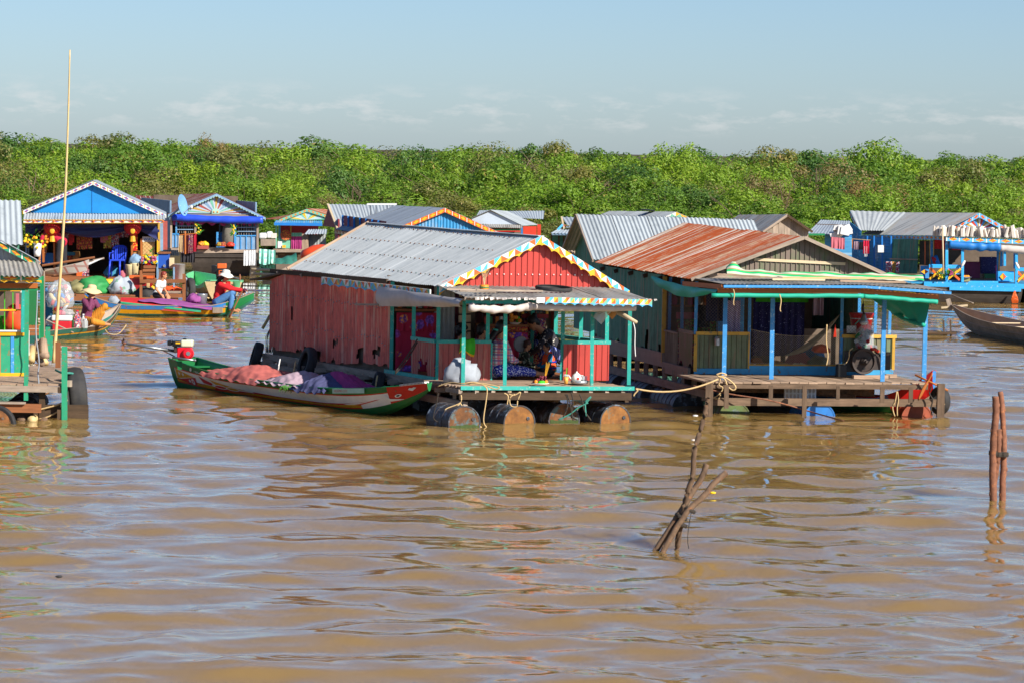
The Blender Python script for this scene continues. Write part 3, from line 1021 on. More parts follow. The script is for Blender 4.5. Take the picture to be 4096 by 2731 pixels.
def drum(root, c, axis, m='rust_drum', mface=None, r=.285, L=.88, n=28, alg=False):
 """oil drum: rolled rims, two hoops, recessed head with bung"""
 ax = V(axis).normalized()
 prof = [(r * .94, .012), (r * .955, .0), (r * 1.03, 0), (r * 1.03, .02), (r, .03), (r, L * .32), (r * 1.035, L * .335), (r * 1.035, L * .355), (r, L * .37),
   (r, L * .63), (r * 1.035, L * .645), (r * 1.035, L * .665), (r, L * .68), (r, L - .03), (r * 1.03, L - .02), (r * 1.03, L), (r * .95, L), (r * .94, L - .012)]
 mb = MB().lathe(c, prof, ax, n, 0)
 o = mb.build('drum', m, root, smooth=False)
 x = ax.cross(V((0, 0, 1))).normalized(); y = x.cross(ax)
 d2 = MB().lathe(V(c), [(r * .90, .022), (r * .945, .008)], ax, n, 0)
 d2.build('drum_head', mface or m, o)
 dz = -V(c).z
 hw = math.sqrt(max(.001, r * r - dz * dz)) * .93
 if alg:
  f_ = -ax * .004
  pts = [V(c) + x * (s_ * hw) + V((0, 0, dz - .06)) + f_ for s_ in (-1, 1)] + [V(c) + x * (hw * (1 - k / 6)) + V((0, 0, dz + .035 + .03 * mnoise.noise(V((k * 1.7, c.x, 0))))) + f_ for k in range(13)]
  MB().poly(pts).build('weed_line', 'algae', o)
 MB().lathe(V(c) + x * r * .55 + y * r * .25, [(.03, .015), (.03, -.008), (.02, -.008)], ax, 10).build('bung', m, o)
 return o

def tyre(root, c, axis, R_=.5, w=.22, m='rubber', rim=.55, n=36):
 ax = V(axis).normalized()
 prof = []
 for a in range(13):
  t = -math.pi / 2 + math.pi * a / 12
  prof.append((R_ - (R_ - R_ * rim) * .5 * (1 - math.cos(t) ** .55) , w / 2 * math.sin(t)))
 inner = [(R_ * rim, w * .42), (R_ * rim * 1.05, w * .3), (R_ * .9, 0), (R_ * rim * 1.05, -w * .3), (R_ * rim, -w * .42)]
 prof2 = [(R_ * rim, -w * .42)] + prof + [(R_ * rim, w * .42)] + inner[1:]
 mb = MB()
 z = ax; x = z.cross(V((0, 0, 1)) if abs(z.z) < .9 else V((0, 1, 0))).normalized(); y = z.cross(x)
 vs = []; fs = []
 k = len(prof2)
 for i in range(n):
  a = 2 * math.pi * i / n
  for j, (rr, h) in enumerate(prof2):
   g = 1 - (.012 if (3 < j < 12 and j % 3 == 0) else 0)
   vs.append(V(c) + z * h + (x * math.cos(a) + y * math.sin(a)) * rr * g)
 for i in range(n):
  for j in range(k - 1):
   fs.append((i * k + j, ((i + 1) % n) * k + j, ((i + 1) % n) * k + j + 1, i * k + j + 1))
 mb.add(vs, fs)
 return mb.build('tyre', m, root, smooth=True)

def lump(root, name, c, rx, ry, rz, m, seed=0, amp=.25, rot=0, n=26, k=14, fold=3.0):
 """soft sack / cloth bundle: a slumped, creased body resting on its base"""
 mb = MB()
 vs = []; c = V(c)
 for i in range(k + 1):
  t = math.pi * i / k
  for j in range(n):
   a = 2 * math.pi * j / n
   d = V((math.sin(t) * math.cos(a), math.sin(t) * math.sin(a), -math.cos(t)))
   g = 1 + amp * (mnoise.noise(d * fold * .6 + V((seed, 0, 0))) + .5 * mnoise.noise(d * fold * 1.7 + V((seed, 3, 0))))
   g += amp * .35 * abs(mnoise.noise(d * fold * 3.1 + V((seed, 7, 1))))
   p = V((d.x * rx * g, d.y * ry * g, (max(d.z * g, -.55) + .55) * rz / 1.5))
   p = Matrix.Rotation(rot, 3, 'Z') @ p
   vs.append(c + p)
 fs = [(i * n + j, i * n + (j + 1) % n, (i + 1) * n + (j + 1) % n, (i + 1) * n + j) for i in range(k) for j in range(n)]
 mb.add(vs, fs)
 return mb.build(name, m, root, smooth=True)

def bottle(root, c, r, h, m, cap='red_plastic', name='bottle'):
 o = MB().lathe(c, [(r * .9, 0), (r, .02), (r, h * .62), (r * .4, h * .8), (r * .35, h * .92)], n=10).build(name, m, root, smooth=True)
 MB().lathe(V(c) + V((0, 0, h * .92)), [(r * .42, 0), (r * .42, h * .08)], n=8).build('cap', cap, o)
 return o

def can(root, c, m, r=.033, h=.12, axis=(0, 0, 1)):
 return MB().lathe(c, [(r * .85, 0), (r, .008), (r, h - .012), (r * .82, h)], axis, 10).build('can', m, root, smooth=False)

GRD = [0, 2, 1, 3]
TRI5 = ['white_paint', 'skyblue_paint', 'orange_paint', 'yellow_paint', 'mint_paint']
PAL_GABLE = [(0, 1), (2, 0), (1, 3), (0, 2), (3, 0), (1, 2)]
PAL_FRONT = [(2, 4), (1, 0), (3, 2), (4, 1), (0, 3), (2, 0), (4, 3), (1, 0), (4, 2), (3, 0), (4, 3), (2, 4), (1, 2), (0, 3)]
PAL_SIDE = [(0, 4), (2, 0), (1, 4), (3, 1), (0, 2), (4, 3), (2, 1)]

# ------------------------------------------------------------------ red house in the middle
def red_house():
 zd = .62
 O = P(1749, 1518, zd)
 fr = Fr(O, P(2427, 1520, zd) - O, P(1087, 1412, zd) - O)
 n_front = -fr.v
 root = thing('floating_house', 'red corrugated floating house with grey roof and triangle painted trim', 'house', fr(1.4, 3, 0))
 W, L = 3.0, 7.5
 # floats
 ax = fr.v
 drum(root, P(1858, 1693, .06), ax, 'drum_dark', 'rust_drum', alg=True)
 drum(root, P(2078, 1690, .05), ax, 'drum_dark', 'rust_yellow', alg=True)
 drum(root, P(2257, 1680, .03), ax, 'drum_dark', 'rust_drum', alg=True)
 drum(root, P(2462, 1686, .03), ax, 'drum_dark', 'rust_yellow')
 for k in range(6):
  drum(root, fr(.25 if k % 2 else .9, .3 + k * 1.15, .08), fr.u if k % 2 else ax, 'drum_dark', 'drum_dark')
 for k in range(5):
  drum(root, fr(2.3, .8 + k * 1.3, .08), ax, 'drum_dark', 'drum_dark')
 # beams
 b0 = -1.6
 br(root, 'beam', 'wood_dark', fr(-.3, b0 + .03, .46), fr(2.62, b0 - .05, .46), .09, .12)
 br(root, 'beam', 'wood_dark', fr(-.1, .3, .42), fr(3, .3, .42), .09, .12)
 br(root, 'beam', 'wood_dark', fr(-.1, 3.2, .42), fr(3, 3.2, .42), .09, .12)
 br(root, 'beam', 'wood_dark', fr(-.1, 6.6, .42), fr(3, 6.6, .42), .09, .12)
 br(root, 'beam', 'wood_grey', fr(-.16, b0 + .1, .30), fr(-.16, 7.6, .40), .08, .12)
 br(root, 'beam', 'wood_grey', fr(-.1, b0 + .1, .555), fr(-.1, 7.6, .555), .06, .11)
 br(root, 'beam', 'wood_dark', fr(1.4, b0 + .1, .40), fr(1.4, 7.4, .40), .08, .1)
 br(root, 'beam', 'wood_dark', fr(2.62, b0 + .1, .40), fr(2.9, 7.4, .40), .08, .1)
 for k in range(11):
  a = -.3 + k * .28
  br(root, 'joist_end', 'wood_grey', fr(a, b0 - .02, .535), fr(a, b0 + .5, .535), .07, .07)
 for k in range(14):
  b = -1.2 + k * .64
  br(root, 'joist_end', 'wood_grey', fr(-.24 - .08 * RN.random(), b, .49), fr(.4, b, .49), .08, .075)
  br(root, 'strut', 'wood_grey', fr(-.13, b + .2, .28), fr(-.13, b + .2, .54), .06, .06)
 # deck and floor
 planks(root, fr, -.3, 2.64, b0, -.03, zd, .14, .035, 'wood_plank', 'a', seed=3)
 br(root, 'deck_edge', 'teal', fr(-.3, b0 - .022, zd - .025), fr(2.68, b0 - .04, zd - .025), .03, .065)
 planks(root, fr, -.02, 3.0, 0, 2.0, zd + .01, .17, .03, 'wood_brown', 'a', seed=4)
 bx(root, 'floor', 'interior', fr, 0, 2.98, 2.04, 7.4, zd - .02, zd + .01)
 # porch posts and rails
 for x, y, zt in ((1852, 1536, 2.0), (2019, 1540, 2.02), (2366, 1540, 2.06), (2515, 1538, 2.06)):
  p = P(x, y, zd)
  br(root, 'post', 'teal', p, V((p.x, p.y, zt)), .062)
 for a, b, zt in ((0, 0, 2.2), (0, 1.0, 2.15), (.02, 1.97, 2.2), (2.98, 0, 2.2), (2.98, 1.0, 2.2), (2.98, 1.97, 2.2), (.86, 0, 2.2), (2.2, 0.02, 2.2), (2.55, 1.97, 2.2)):
  br(root, 'post', 'teal', fr(a, b, zd), fr(a, b, zt), .065)
 rz = 1.27
 br(root, 'rail', 'teal', fr(-.03, -.02, rz), fr(.92, -.02, rz), .07, .06)
 br(root, 'rail', 'teal', fr(-.03, 0.02, rz), fr(-.03, .98, rz), .07, .06)
 br(root, 'rail', 'teal', fr(2.16, -.02, rz), fr(3.03, -.02, rz), .07, .06)
 br(root, 'rail', 'teal', fr(3.0, .02, rz), fr(3.0, 1.95, rz), .07, .06)
 br(root, 'sill', 'teal', fr(-.05, .0, zd - .02), fr(-.05, 2.05, zd - .02), .05, .14)
 br(root, 'door_jamb', 'teal', fr(.93, -.03, zd), fr(.93, -.03, 1.25), .03, .04)
 sheets(root, 'rail_panel', fr(0, -.045, zd), fr(.9, -.045, zd), fr(.9, -.045, rz - .03), fr(0, -.045, rz - .03), 'red_old', w=.9, pitch=.1, prof='rib', amp=.006)
 sheets(root, 'rail_panel', fr(2.19, -.045, zd), fr(3.0, -.045, zd), fr(3.0, -.045, rz - .03), fr(2.19, -.045, rz - .03), 'red_rib', w=.9, pitch=.1, prof='rib', amp=.006)

 def torn(c):
  d = c - fr(-.05, .48, .86)
  s = d.dot(fr.v)
  return abs(s) < .17 + .03 * math.sin(d.z * 31) and -.35 < d.z < .05 + .05 * math.sin(s * 21)
 sheets(root, 'rail_panel', fr(-.05, .95, zd - .05), fr(-.05, 0, zd - .05), fr(-.05, 0, rz - .03), fr(-.05, .95, rz - .03), 'red_old', w=1.0, pitch=.1, prof='rib', amp=.004, nt=14, hole=torn, rag=.05)
 # side wall of lapped corrugated sheets, torn along the foot
 rents = [(fr(-.02, 6.4, 1.45), .05, .1), (fr(-.02, 4.35, .98), .16, .07), (fr(-.02, 5.9, .76), .18, .05), (fr(-.02, 3.2, .86), .12, .12), (fr(-.02, 2.55, .92), .11, .06), (fr(-.02, 5.1, .72), .12, .1), (fr(-.02, 1.2 + 1.2, .98), .05, .1)]

 def hole(c):
  for p, ru, rv in rents:
   d = c - p
   s = d.dot(fr.v)
   if (s / ru) ** 2 + ((d.z + .2 * s) / rv) ** 2 < 1 + .7 * mnoise.noise(c * 11): return True
  return False

 def top(s):
  b = lerp(7.5, 1.98, s)
  return fr(-.02, b, 2.24 - .2 * max(0, b - 6.3))
 sheet_cols(root, 'wall_sheet', lambda s: fr(-.02 + .02 * math.sin(s * 40), lerp(7.5, 1.98, s), .66 + .05 * math.sin(s * 9)), top, 5.5, 'red_sheet', w=.72, pitch=.085, amp=.011, ppr=5, nt=18, rag=.10, lift=.02, seed=5, hole=hole)
 sheets(root, 'wall_sheet', fr(3.0, 2, zd), fr(3.0, 7.4, zd), fr(3, 7.4, 2.2), fr(3, 2, 2.2), 'red_sheet', w=.9, ppr=4)
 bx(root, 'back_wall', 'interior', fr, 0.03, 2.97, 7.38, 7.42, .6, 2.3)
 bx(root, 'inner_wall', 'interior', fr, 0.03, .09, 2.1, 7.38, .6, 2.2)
 nails = MB()
 for zz in (1.20, 1.74):
  for k in range(42):
   p = fr(-.045, 7.35 - k * .128, zz + .02 * math.sin(k * 2.1) - (.1 if (k // 8) % 2 and zz < 1.5 else 0))
   nails.ell(p, .012, 5, 3)
 stuff(nails.build('wall_nails', 'steel', root))
 br(root, 'eave_beam', 'wood_dark', fr(-.06, 2.0, 2.2), fr(-.06, 7.4, 2.17), .05, .08)
 for k in range(5): br(root, 'rafter_end', 'wood_grey', fr(-.1, 2.4 + k * 1.15, 2.14), fr(.3, 2.4 + k * 1.15, 2.34), .06, .06)
 # roof
 apa, apz = 1.71, 3.07
 eL, eR = -.06, 3.28
 zL, zR = 2.2, 2.16
 sheets(root, 'roof_sheet', fr(eL, 6.5, zL + .04), fr(eL, -.14, zL), fr(apa, -.14, apz), fr(apa, 7.15, apz + .03), 'roof_grey', w=.83, ppr=6, nt=5, lift=.012, amp=.0065, rag=.02, seed=8)
 sheets(root, 'roof_sheet', fr(eR, -.14, zR), fr(eR, 7.1, zR), fr(apa, 7.15, apz + .02), fr(apa, -.14, apz), 'roof_grey', w=.83, ppr=4, seed=9)
 br(root, 'ridge_cap', 'roof_grey', fr(apa, -.14, apz + .012), fr(apa, 7.15, apz + .042), .12, .012)
 br(root, 'verge_board', 'wood_plank', fr(eL - .03, 6.53, zL + .05), fr(apa, 7.18, apz + .05), .03, .05)
 nails = MB()
 for t in (.17, .42, .68, .93):
  for k in range(34):
   b = 6.35 - k * .19 + .6 * t
   p = lerp(fr(eL, b, zL + .006 * b), fr(apa, b, apz + .004 * b), t) + V((0, 0, .016))
   nails.ell(p, (.016, .016, .012), 5, 3)
 stuff(nails.build('roof_nails', 'rust_drum', root))
 # gable
 sheet_cols(root, 'gable_sheet', lambda s: fr(lerp(.05, 3.06, s), .0, 2.14), lambda s: fr(lerp(.05, 3.06, s), .0, (lerp(2.22, apz - .02, (lerp(.05, 3.06, s) - eL) / (apa - eL)) if lerp(.05, 3.06, s) < apa else lerp(apz - .02, 2.2, (lerp(.05, 3.06, s) - apa) / (eR - apa)))),
       3.0, 'red_rib', w=1.0, pitch=.1, prof='rib', amp=.007, lift=.003)
 nails = MB()
 for k in range(18):
  nails.ell(fr(.5 + k * .125, -.02, 2.42), (.013, .008, .013), 6, 3)
 stuff(nails.build('gable_nails', 'white_paint', root))
 mats = TRI5
 fascia(root, 'gable_trim', fr(eL, -.17, zL + .015), fr(apa, -.17, apz + .02), .115, 15, PAL_GABLE, .05, 9, edge=3, n=n_front, mats=mats)
 fascia(root, 'gable_trim', fr(apa, -.175, apz + .02), fr(eR, -.17, zR + .01), .115, 15, PAL_GABLE, .05, 9, edge=3, n=n_front, mats=mats)
 fascia(root, 'eave_trim', fr(eL - .14, 4.6, 2.17), fr(eL - .14, -.1, 2.15), .11, 34, PAL_SIDE, .035, 12, edge=1, n=-fr.u, mats=mats)
 # verandah roof
 vz = 2.1
 sheets(root, 'verandah_sheet', fr(-.28, b0 - .2, vz - .02), fr(2.78, b0 - .32, vz - .02), fr(3.1, -.02, vz + .1), fr(-.05, -.02, vz + .12), 'roof_worn', w=.8, ppr=5, nt=3, lift=.012, rag=.0, seed=3)
 r = random.Random(2)
 for k in range(34):                              # curled, torn sheet ends over the front beam
  a = -.2 + k * .093 + r.uniform(-.02, .02)
  s = r.uniform(.02, .045)
  mb = MB().grid(lambda u, v: fr(a + u * .07, b0 - .24 - .02 * v - .02 * math.sin(u * 3 + k), vz - .005 + .02 * r.random() * u - s * v), 3, 2)
  mb.build('torn_edge', 'tarp_grey' if k < 20 else 'roof_worn', root)
 for (a0, bb, a1, b1, w) in ((-.25, -.9, 1.2, -1.1, .05), (.1, -1.25, 1.35, -1.0, .06), (-.3, -1.5, .3, -1.55, .08), (-.1, -.6, .8, -.75, .04)):
  br(root, 'loose_board', 'wood_grey', fr(a0, bb, vz + .09), fr(a1, b1, vz + .08), w, .025)
 br(root, 'front_beam', 'teal', fr(-.22, b0 + .03, 2.02), fr(2.62, b0 - .07, 2.03), .05, .075)
 br(root, 'front_beam', 'wood_grey', fr(-.3, b0 - .1, 2.07), fr(.35, b0 - .1, 2.07), .05, .05)
 fascia(root, 'front_trim', fr(.98, b0 - .33, vz + .015), fr(2.8, b0 - .36, vz - .01), .085, 26, PAL_FRONT, .035, 11, edge=1, n=n_front, mats=mats, gap=1)
 bx(root, 'trim_end', 'white_paint', fr, .82, .96, b0 - .345, b0 - .32, vz - .08, vz + .01)
 rolled(root, 'rolled_tarp', fr(-.22, b0 - .1, 1.93), fr(.85, b0 - .12, 1.96), .065, 'tarp_grey', .05, .45, seed=4)
 rolled(root, 'rolled_tarp', fr(.85, b0 - .12, 1.95), fr(2.62, b0 - .15, 1.95), .06, 'tarp_grey', .02, .2, seed=9)
 # slack tarp along the side opening
 A, B = fr(-.24, 1.95, 2.12), fr(-.25, b0 + .05, 2.05)

 def slack(u, v):
  t = lerp(A, B, u)
  h = .30 * (1 - .75 * u) + .05
  return t + V((-.05 * math.sin(v * 3.1), -.03 * math.sin(v * 3), -h * v + .02 * mnoise.noise(V((u * 6, v * 3, 2))))) - fr.u * (.04 * math.sin(u * 14) * v)
 MB().grid(slack, 30, 8).build('side_tarp', 'tarp_grey', root, smooth=True)
 br(root, 'tarp_pole', 'wood_grey', fr(-.32, 2.75, 1.76), fr(-.27, 1.85, 1.8), .035)
 # inside the porch: partition with floral cloth, shelf of goods, altar
 pb = 2.0
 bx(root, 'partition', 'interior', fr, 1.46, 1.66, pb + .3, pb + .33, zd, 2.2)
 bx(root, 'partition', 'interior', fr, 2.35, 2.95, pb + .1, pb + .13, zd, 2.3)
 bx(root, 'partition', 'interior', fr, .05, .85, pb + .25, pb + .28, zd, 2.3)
 sheets(root, 'partition_sheet', fr(.82, pb + .1, zd), fr(1.2, pb + .1, zd), fr(1.2, pb + .1, 2.3), fr(.82, pb + .1, 2.3), 'grey_wall', w=.5)
 for k in range(9): br(root, 'partition_slat', 'wood_pale', fr(1.28 + .0, pb + .12, .8 + k * .15), fr(1.5, pb + .12, .8 + k * .15 + .01), .02, .12)
 drape(root, 'floral_curtain', fr(.08, pb - .05, 1.36), fr(.82, pb - .05, 1.36), .72, 'floral_red', 3, .012, n_front)
 drape(root, 'floral_valance', fr(.08, pb - .08, 1.66), fr(.82, pb - .08, 1.66), .32, 'floral_red', 7, .025, n_front)
 br(root, 'shelf', 'wood_brown', fr(.05, pb - .06, 1.71), fr(.85, pb - .06, 1.71), .3, .035)
 # right-hand side of the porch
 return root, fr, zd, b0

RH, RF, RZD, RB0 = red_house()

# ------------------------------------------------------------------ more kit: pieces set out by sight lines at a known distance
def rect(root, name, m, x0, y0, x1, y1, Y, th=.04):
 q4 = [PY(x0, y1, Y), PY(x1, y1, Y), PY(x1, y0, Y), PY(x0, y0, Y)]
 d = V((0, th, 0))
 mb = MB().hexa([q4[0], q4[1], q4[1] + d, q4[0] + d, q4[3], q4[2], q4[2] + d, q4[3] + d])
 o = mb.build(name, m, root)
 return o

def pbar(root, name, m, a, b, Y, w, h=None, Y2=None):
 return MB().bar(PY(a[0], a[1], Y), PY(b[0], b[1], Y2 or Y), w, h).build(name, m, root)

def vpost(root, name, m, x, y, z0, z1, w, z=None):
 p = P(x, y, z if z is not None else z0)
 return br(root, name, m, V((p.x, p.y, z0)), V((p.x, p.y, z1)), w)

# ------------------------------------------------------------------ house with the rusty roof on the right
def rusty_house():
 zd = .6
 O = P(2778, 1495, zd)
 fr = Fr(O, P(3580, 1500, zd) - O, P(2427, 1405, zd) - O)
 nf = -fr.v
 root = thing('floating_house', 'floating house with rusty orange streaked roof, green side wall and blue posts', 'house', fr(1.8, 3, 0))
 b0 = -1.95
 # floats
 drum(root, P(2938, 1672, -.07), fr.v, 'drum_green', 'drum_green')
 drum(root, P(3278, 1676, -.05), fr.v, 'drum_blue', 'drum_blue')
 drum(root, P(3668, 1676, -.08), fr.v, 'drum_red', 'drum_red')
 for k in range(6): drum(root, fr(-.05 + .1 * (k % 2), .2 + k * 1.2, -.03), fr.v, 'drum_dark', 'drum_dark')
 for k in range(5): drum(root, fr(1.6, .2 + k * 1.3, -.03), fr.v, 'drum_dark', 'drum_dark')
 for k in range(5): drum(root, fr(3.2, .2 + k * 1.3, -.03), fr.v, 'drum_dark', 'drum_dark')
 # timbers
 br(root, 'beam', 'wood_old', fr(-.3, b0 + .02, .25), fr(3.85, b0 - .05, .25), .08, .13)
 br(root, 'beam', 'wood_old', fr(-.3, b0 + .05, zd - .075), fr(3.7, b0 - .03, zd - .075), .05, .085)
 br(root, 'beam', 'wood_grey', fr(-.12, -1.6, .34), fr(-.12, 7.2, .30), .08, .14)
 bx(root, 'sill_board', 'wood_grey', fr, -.1, -.05, 1.95, 7.3, .6, .86)
 bx(root, 'sill_board', 'wood_grey', fr, -.1, -.05, .1, 1.94, .5, .7)
 for k in range(12):
  b = -1.0 + k * .7
  br(root, 'strut', 'wood_grey', fr(-.08, b, .2), fr(-.08, b, .6), .09, .08)
 for k in range(4): br(root, 'beam', 'wood_dark', fr(-.1, .3 + k * 2.2, .45), fr(3.7, .3 + k * 2.2, .45), .08, .1)
 br(root, 'log', 'bark', fr(.1, -.9, .42), fr(3.0, -1.1, .36), .12, .12)
 br(root, 'log', 'bark', fr(-.05, .6, .4), fr(2.6, -1.3, .3), .07, .07)
 for x, y0, y1, w in ((2836, 1520, 1672, .13), (3217, 1532, 1672, .075), (3527, 1536, 1610, .075), (3641, 1540, 1612, .07), (3761, 1538, 1668, .125), (2905, 1520, 1625, .08), (3082, 1530, 1600, .07), (3350, 1536, 1600, .06)):
  p = P(x, 1526 + (x - 2830) * .0135, zd)
  sc = 14000 / p.y
  p.y -= .12
  br(root, 'stilt', 'wood_old', V((p.x, p.y, zd + .01 - (y1 - y0) / sc)), V((p.x, p.y, zd + (.03 if w > .1 else -.04))), w)
 planks(root, fr, -.32, 3.72, b0, -.02, zd, .17, .03, 'wood_plank', 'b', seed=13, jit=.03)
 bx(root, 'floor', 'interior', fr, -.02, 3.7, .0, 7.2, zd - .02, zd + .01)
 # blue foot boards, rails, posts
 br(root, 'foot_board', 'blue_base', fr(-.02, -.03, zd + .055), fr(1.0, -.03, zd + .055), .03, .1)
 br(root, 'foot_board', 'blue_base', fr(1.0, -.035, zd + .08), fr(2.75, -.035, zd + .08), .03, .16)
 br(root, 'foot_board', 'yellow_post', fr(1.0, -.035, zd + .175), fr(2.75, -.035, zd + .175), .04, .02)
 br(root, 'foot_board', 'blue_base', fr(2.75, -.03, zd + .055), fr(3.7, -.03, zd + .055), .03, .1)
 rz = 1.33
 br(root, 'rail', 'yellow_post', fr(0, -.02, rz), fr(1.0, -.02, rz), .06, .06)
 br(root, 'rail', 'wood_grey', fr(-.02, 0, rz), fr(-.02, 1.0, rz), .06, .06)
 br(root, 'rail', 'yellow_post', fr(2.72, -.02, rz - .03), fr(3.75, -.02, rz - .03), .07, .06)
 sheets(root, 'rail_panel', fr(.02, -.01, zd + .05), fr(.98, -.01, zd + .05), fr(.98, -.01, rz - .03), fr(.02, -.01, rz - .03), 'green_rib', w=.5, pitch=.09, prof='rib', amp=.008, rag=.05, nt=8)
 sheets(root, 'rail_panel', fr(2.76, -.01, zd + .12), fr(3.68, -.01, zd + .12), fr(3.68, -.01, rz - .05), fr(2.76, -.01, rz - .05), 'green_rib', w=.95, pitch=.09, prof='rib', amp=.008)
 sheets(root, 'rail_panel', fr(-.04, .98, zd + .1), fr(-.04, .02, zd + .1), fr(-.04, .02, rz - .03), fr(-.04, .98, rz - .03), 'brown_rib', w=1, pitch=.05, amp=.006, rag=.12, nt=8)
 br(root, 'corner_strip', 'yellow_post', fr(0, -.03, zd + .05), fr(0, -.03, rz - .03), .06, .04)
 br(root, 'corner_strip', 'yellow_post', fr(3.7, -.03, zd + .1), fr(3.7, -.03, rz - .05), .05, .04)
 br(root, 'corner_strip', 'yellow_post', fr(.99, -.03, zd + .1), fr(.99, -.03, rz - .03), .03, .03)
 for k in range(8): br(root, 'gate_slat', 'wood_grey', fr(-.05, 1.08 + k * .115, .68), fr(-.05, 1.08 + k * .115, 1.28), .035, .02)
 br(root, 'gate_rail', 'wood_grey', fr(-.06, 1.02, 1.27), fr(-.06, 1.95, 1.27), .03, .03)
 br(root, 'pillar', 'yellow_post', fr(-.06, 2.02, .68), fr(-.06, 2.02, 2.26), .08, .08)
 for a, b in ((0, 0), (0, .95), (1.0, 0), (2.72, 0), (3.62, 0), (3.66, 1.9), (3.66, .95), (0.02, 1.95)):
  br(root, 'post', 'blue_post', fr(a, b, rz - .02 if b < 1.5 and (a < 1 or a > 3) else zd), fr(a, b, 2.25), .055)
 for x, y, zt in ((2895, 1515, 2.08), (3085, 1516, 2.1), (3529, 1524, 2.06), (3695, 1522, 1.98)):
  p = P(x, y, zd)
  br(root, 'porch_post', 'blue_post', p, V((p.x, p.y, zt)), .075)
 # side wall
 bad = [(fr(-.05, 3.3, 1.05), .16, .16), (fr(-.05, 4.6, .9), .1, .2), (fr(-.05, 2.3, .92), .12, .06)]

 def hole(c):
  for p, ru, rv in bad:
   d = c - p
   if (d.dot(fr.v) / ru) ** 2 + (d.z / rv) ** 2 < 1 + .7 * mnoise.noise(c * 9): return True
  return False
 sheets(root, 'wall_sheet', fr(-.05, 7.3, .86), fr(-.05, 2.04, .86), fr(-.05, 2.04, 2.28), fr(-.05, 7.3, 2.28), 'green_sheet', w=.72, pitch=.085, amp=.012, nt=12, rag=.08, lift=.02, seed=4, hole=hole)
 sheets(root, 'wall_sheet', fr(3.7, 2, zd), fr(3.7, 7.2, zd), fr(3.7, 7.2, 2.2), fr(3.7, 2, 2.2), 'green_sheet', w=1, ppr=4)
 bx(root, 'back_wall', 'interior', fr, .0, 3.65, 7.15, 7.2, .6, 2.3)
 # roof
 apa, apz, zE = 1.92, 3.07, 2.29
 sheets(root, 'roof_sheet', fr(-.16, 7.2, zE + .04), fr(-.16, -.2, zE), fr(apa, -.2, apz), fr(apa, 8.2, apz + .05), 'roof_rust', w=.82, ppr=6, nt=5, lift=.02, amp=.011, rag=.03, seed=21)
 sheets(root, 'roof_sheet', fr(3.85, -.2, 2.25), fr(3.85, 7.2, 2.25), fr(apa, 8.2, apz + .05), fr(apa, -.2, apz), 'roof_rust', w=.82, ppr=4, seed=22)
 br(root, 'verge_board', 'wood_grey', fr(-.16, -.22, zE + .0), fr(apa, -.22, apz + .0), .04, .06)
 br(root, 'verge_board', 'wood_grey', fr(apa, -.22, apz + .0), fr(3.85, -.22, 2.26), .04, .06)
 ga = lambda s: lerp(-.02, 3.68, s)
 sheet_cols(root, 'gable_sheet', lambda s: fr(ga(s), 0, 2.26), lambda s: fr(ga(s), 0, lerp(zE, apz, (ga(s) + .16) / (apa + .16)) - .02 if ga(s) < apa else lerp(apz, 2.25, (ga(s) - apa) / (3.85 - apa)) - .02),
       3.7, 'brown_rib', w=.9, pitch=.095, prof='rib', amp=.009)
 br(root, 'batten', 'wood_pale', fr(1.05, -.03, 2.66), fr(2.75, -.03, 2.60), .02, .05)
 br(root, 'batten', 'wood_grey', fr(.2, -.035, 2.36), fr(3.5, -.035, 2.33), .02, .09)
 for k in range(5): br(root, 'rafter_end', 'wood_dark', fr(-.14, 2.2 + k * 1.15, 2.21), fr(.4, 2.2 + k * 1.15, 2.4), .06, .07)
 # verandah roof: sagging sheets, blue edge, brown beam, rolled teal tarp
 ed = [(2907, 1139), (3457, 1141), (3803, 1166)]
 yy = fr(1.8, b0 - .15, 0).y
 E0, E1, E2 = PY(2895, 1138, yy - .3), PY(3457, 1140, yy - .1), PY(3805, 1165, yy)
 B0, B1, B2 = fr(-.1, -.02, 2.31), fr(2.4, -.02, 2.33), fr(3.9, -.02, 2.28)
 sheets(root, 'verandah_sheet', E0, E1, B1, B0, 'roof_worn', w=.8, ppr=5, nt=2, seed=6)
 sheets(root, 'verandah_sheet', E1, E2, B2, B1, 'roof_worn', w=.8, ppr=5, nt=2, seed=7)
 dn = V((0, 0, -.035))
 br(root, 'edge_board', 'blue_post', E0 + dn, E1 + dn, .03, .045); br(root, 'edge_board', 'blue_post', E1 + dn, E2 + dn, .03, .045)
 dn = V((0, .12, -.115))
 br(root, 'front_beam', 'wood_orange', E0 + dn + V((-.1, 0, 0)), E1 + dn, .05, .075); br(root, 'front_beam', 'wood_orange', E1 + dn, E2 + dn - V((.2, 0, 0)), .05, .075)
 dn = V((0, .1, -.2))
 rolled(root, 'rolled_tarp', E0 + dn + V((-.2, 0, 0)), E1 + dn, .04, 'tarp_teal', .0, .12, seed=3)
 rolled(root, 'rolled_tarp', E1 + dn, E2 + dn - V((.22, 0, 0)), .04, 'tarp_teal', .0, .12, seed=5)
 br(root, 'side_beam', 'wood_orange', fr(-.16, .3, 2.2), E0 + V((-.02, .05, -.05)), .04, .08)
 A, B = fr(-.2, 2.45, 2.25), E0 + V((-.08, .1, -.1))

 def tarp(u, v):
  p = lerp(A, B, u)
  return p + V((-.03 * math.sin(v * 3.14), 0, -(.07 + .14 * math.sin(min(1, u * 1.15) * math.pi) ** .8) * v)) + fr.u * (.02 * math.sin(u * 22 + v * 2)) + V((0, 0, -.05 * math.sin(math.pi * u)))
 MB().grid(tarp, 34, 6).build('side_tarp', 'tarp_teal', root, smooth=True)
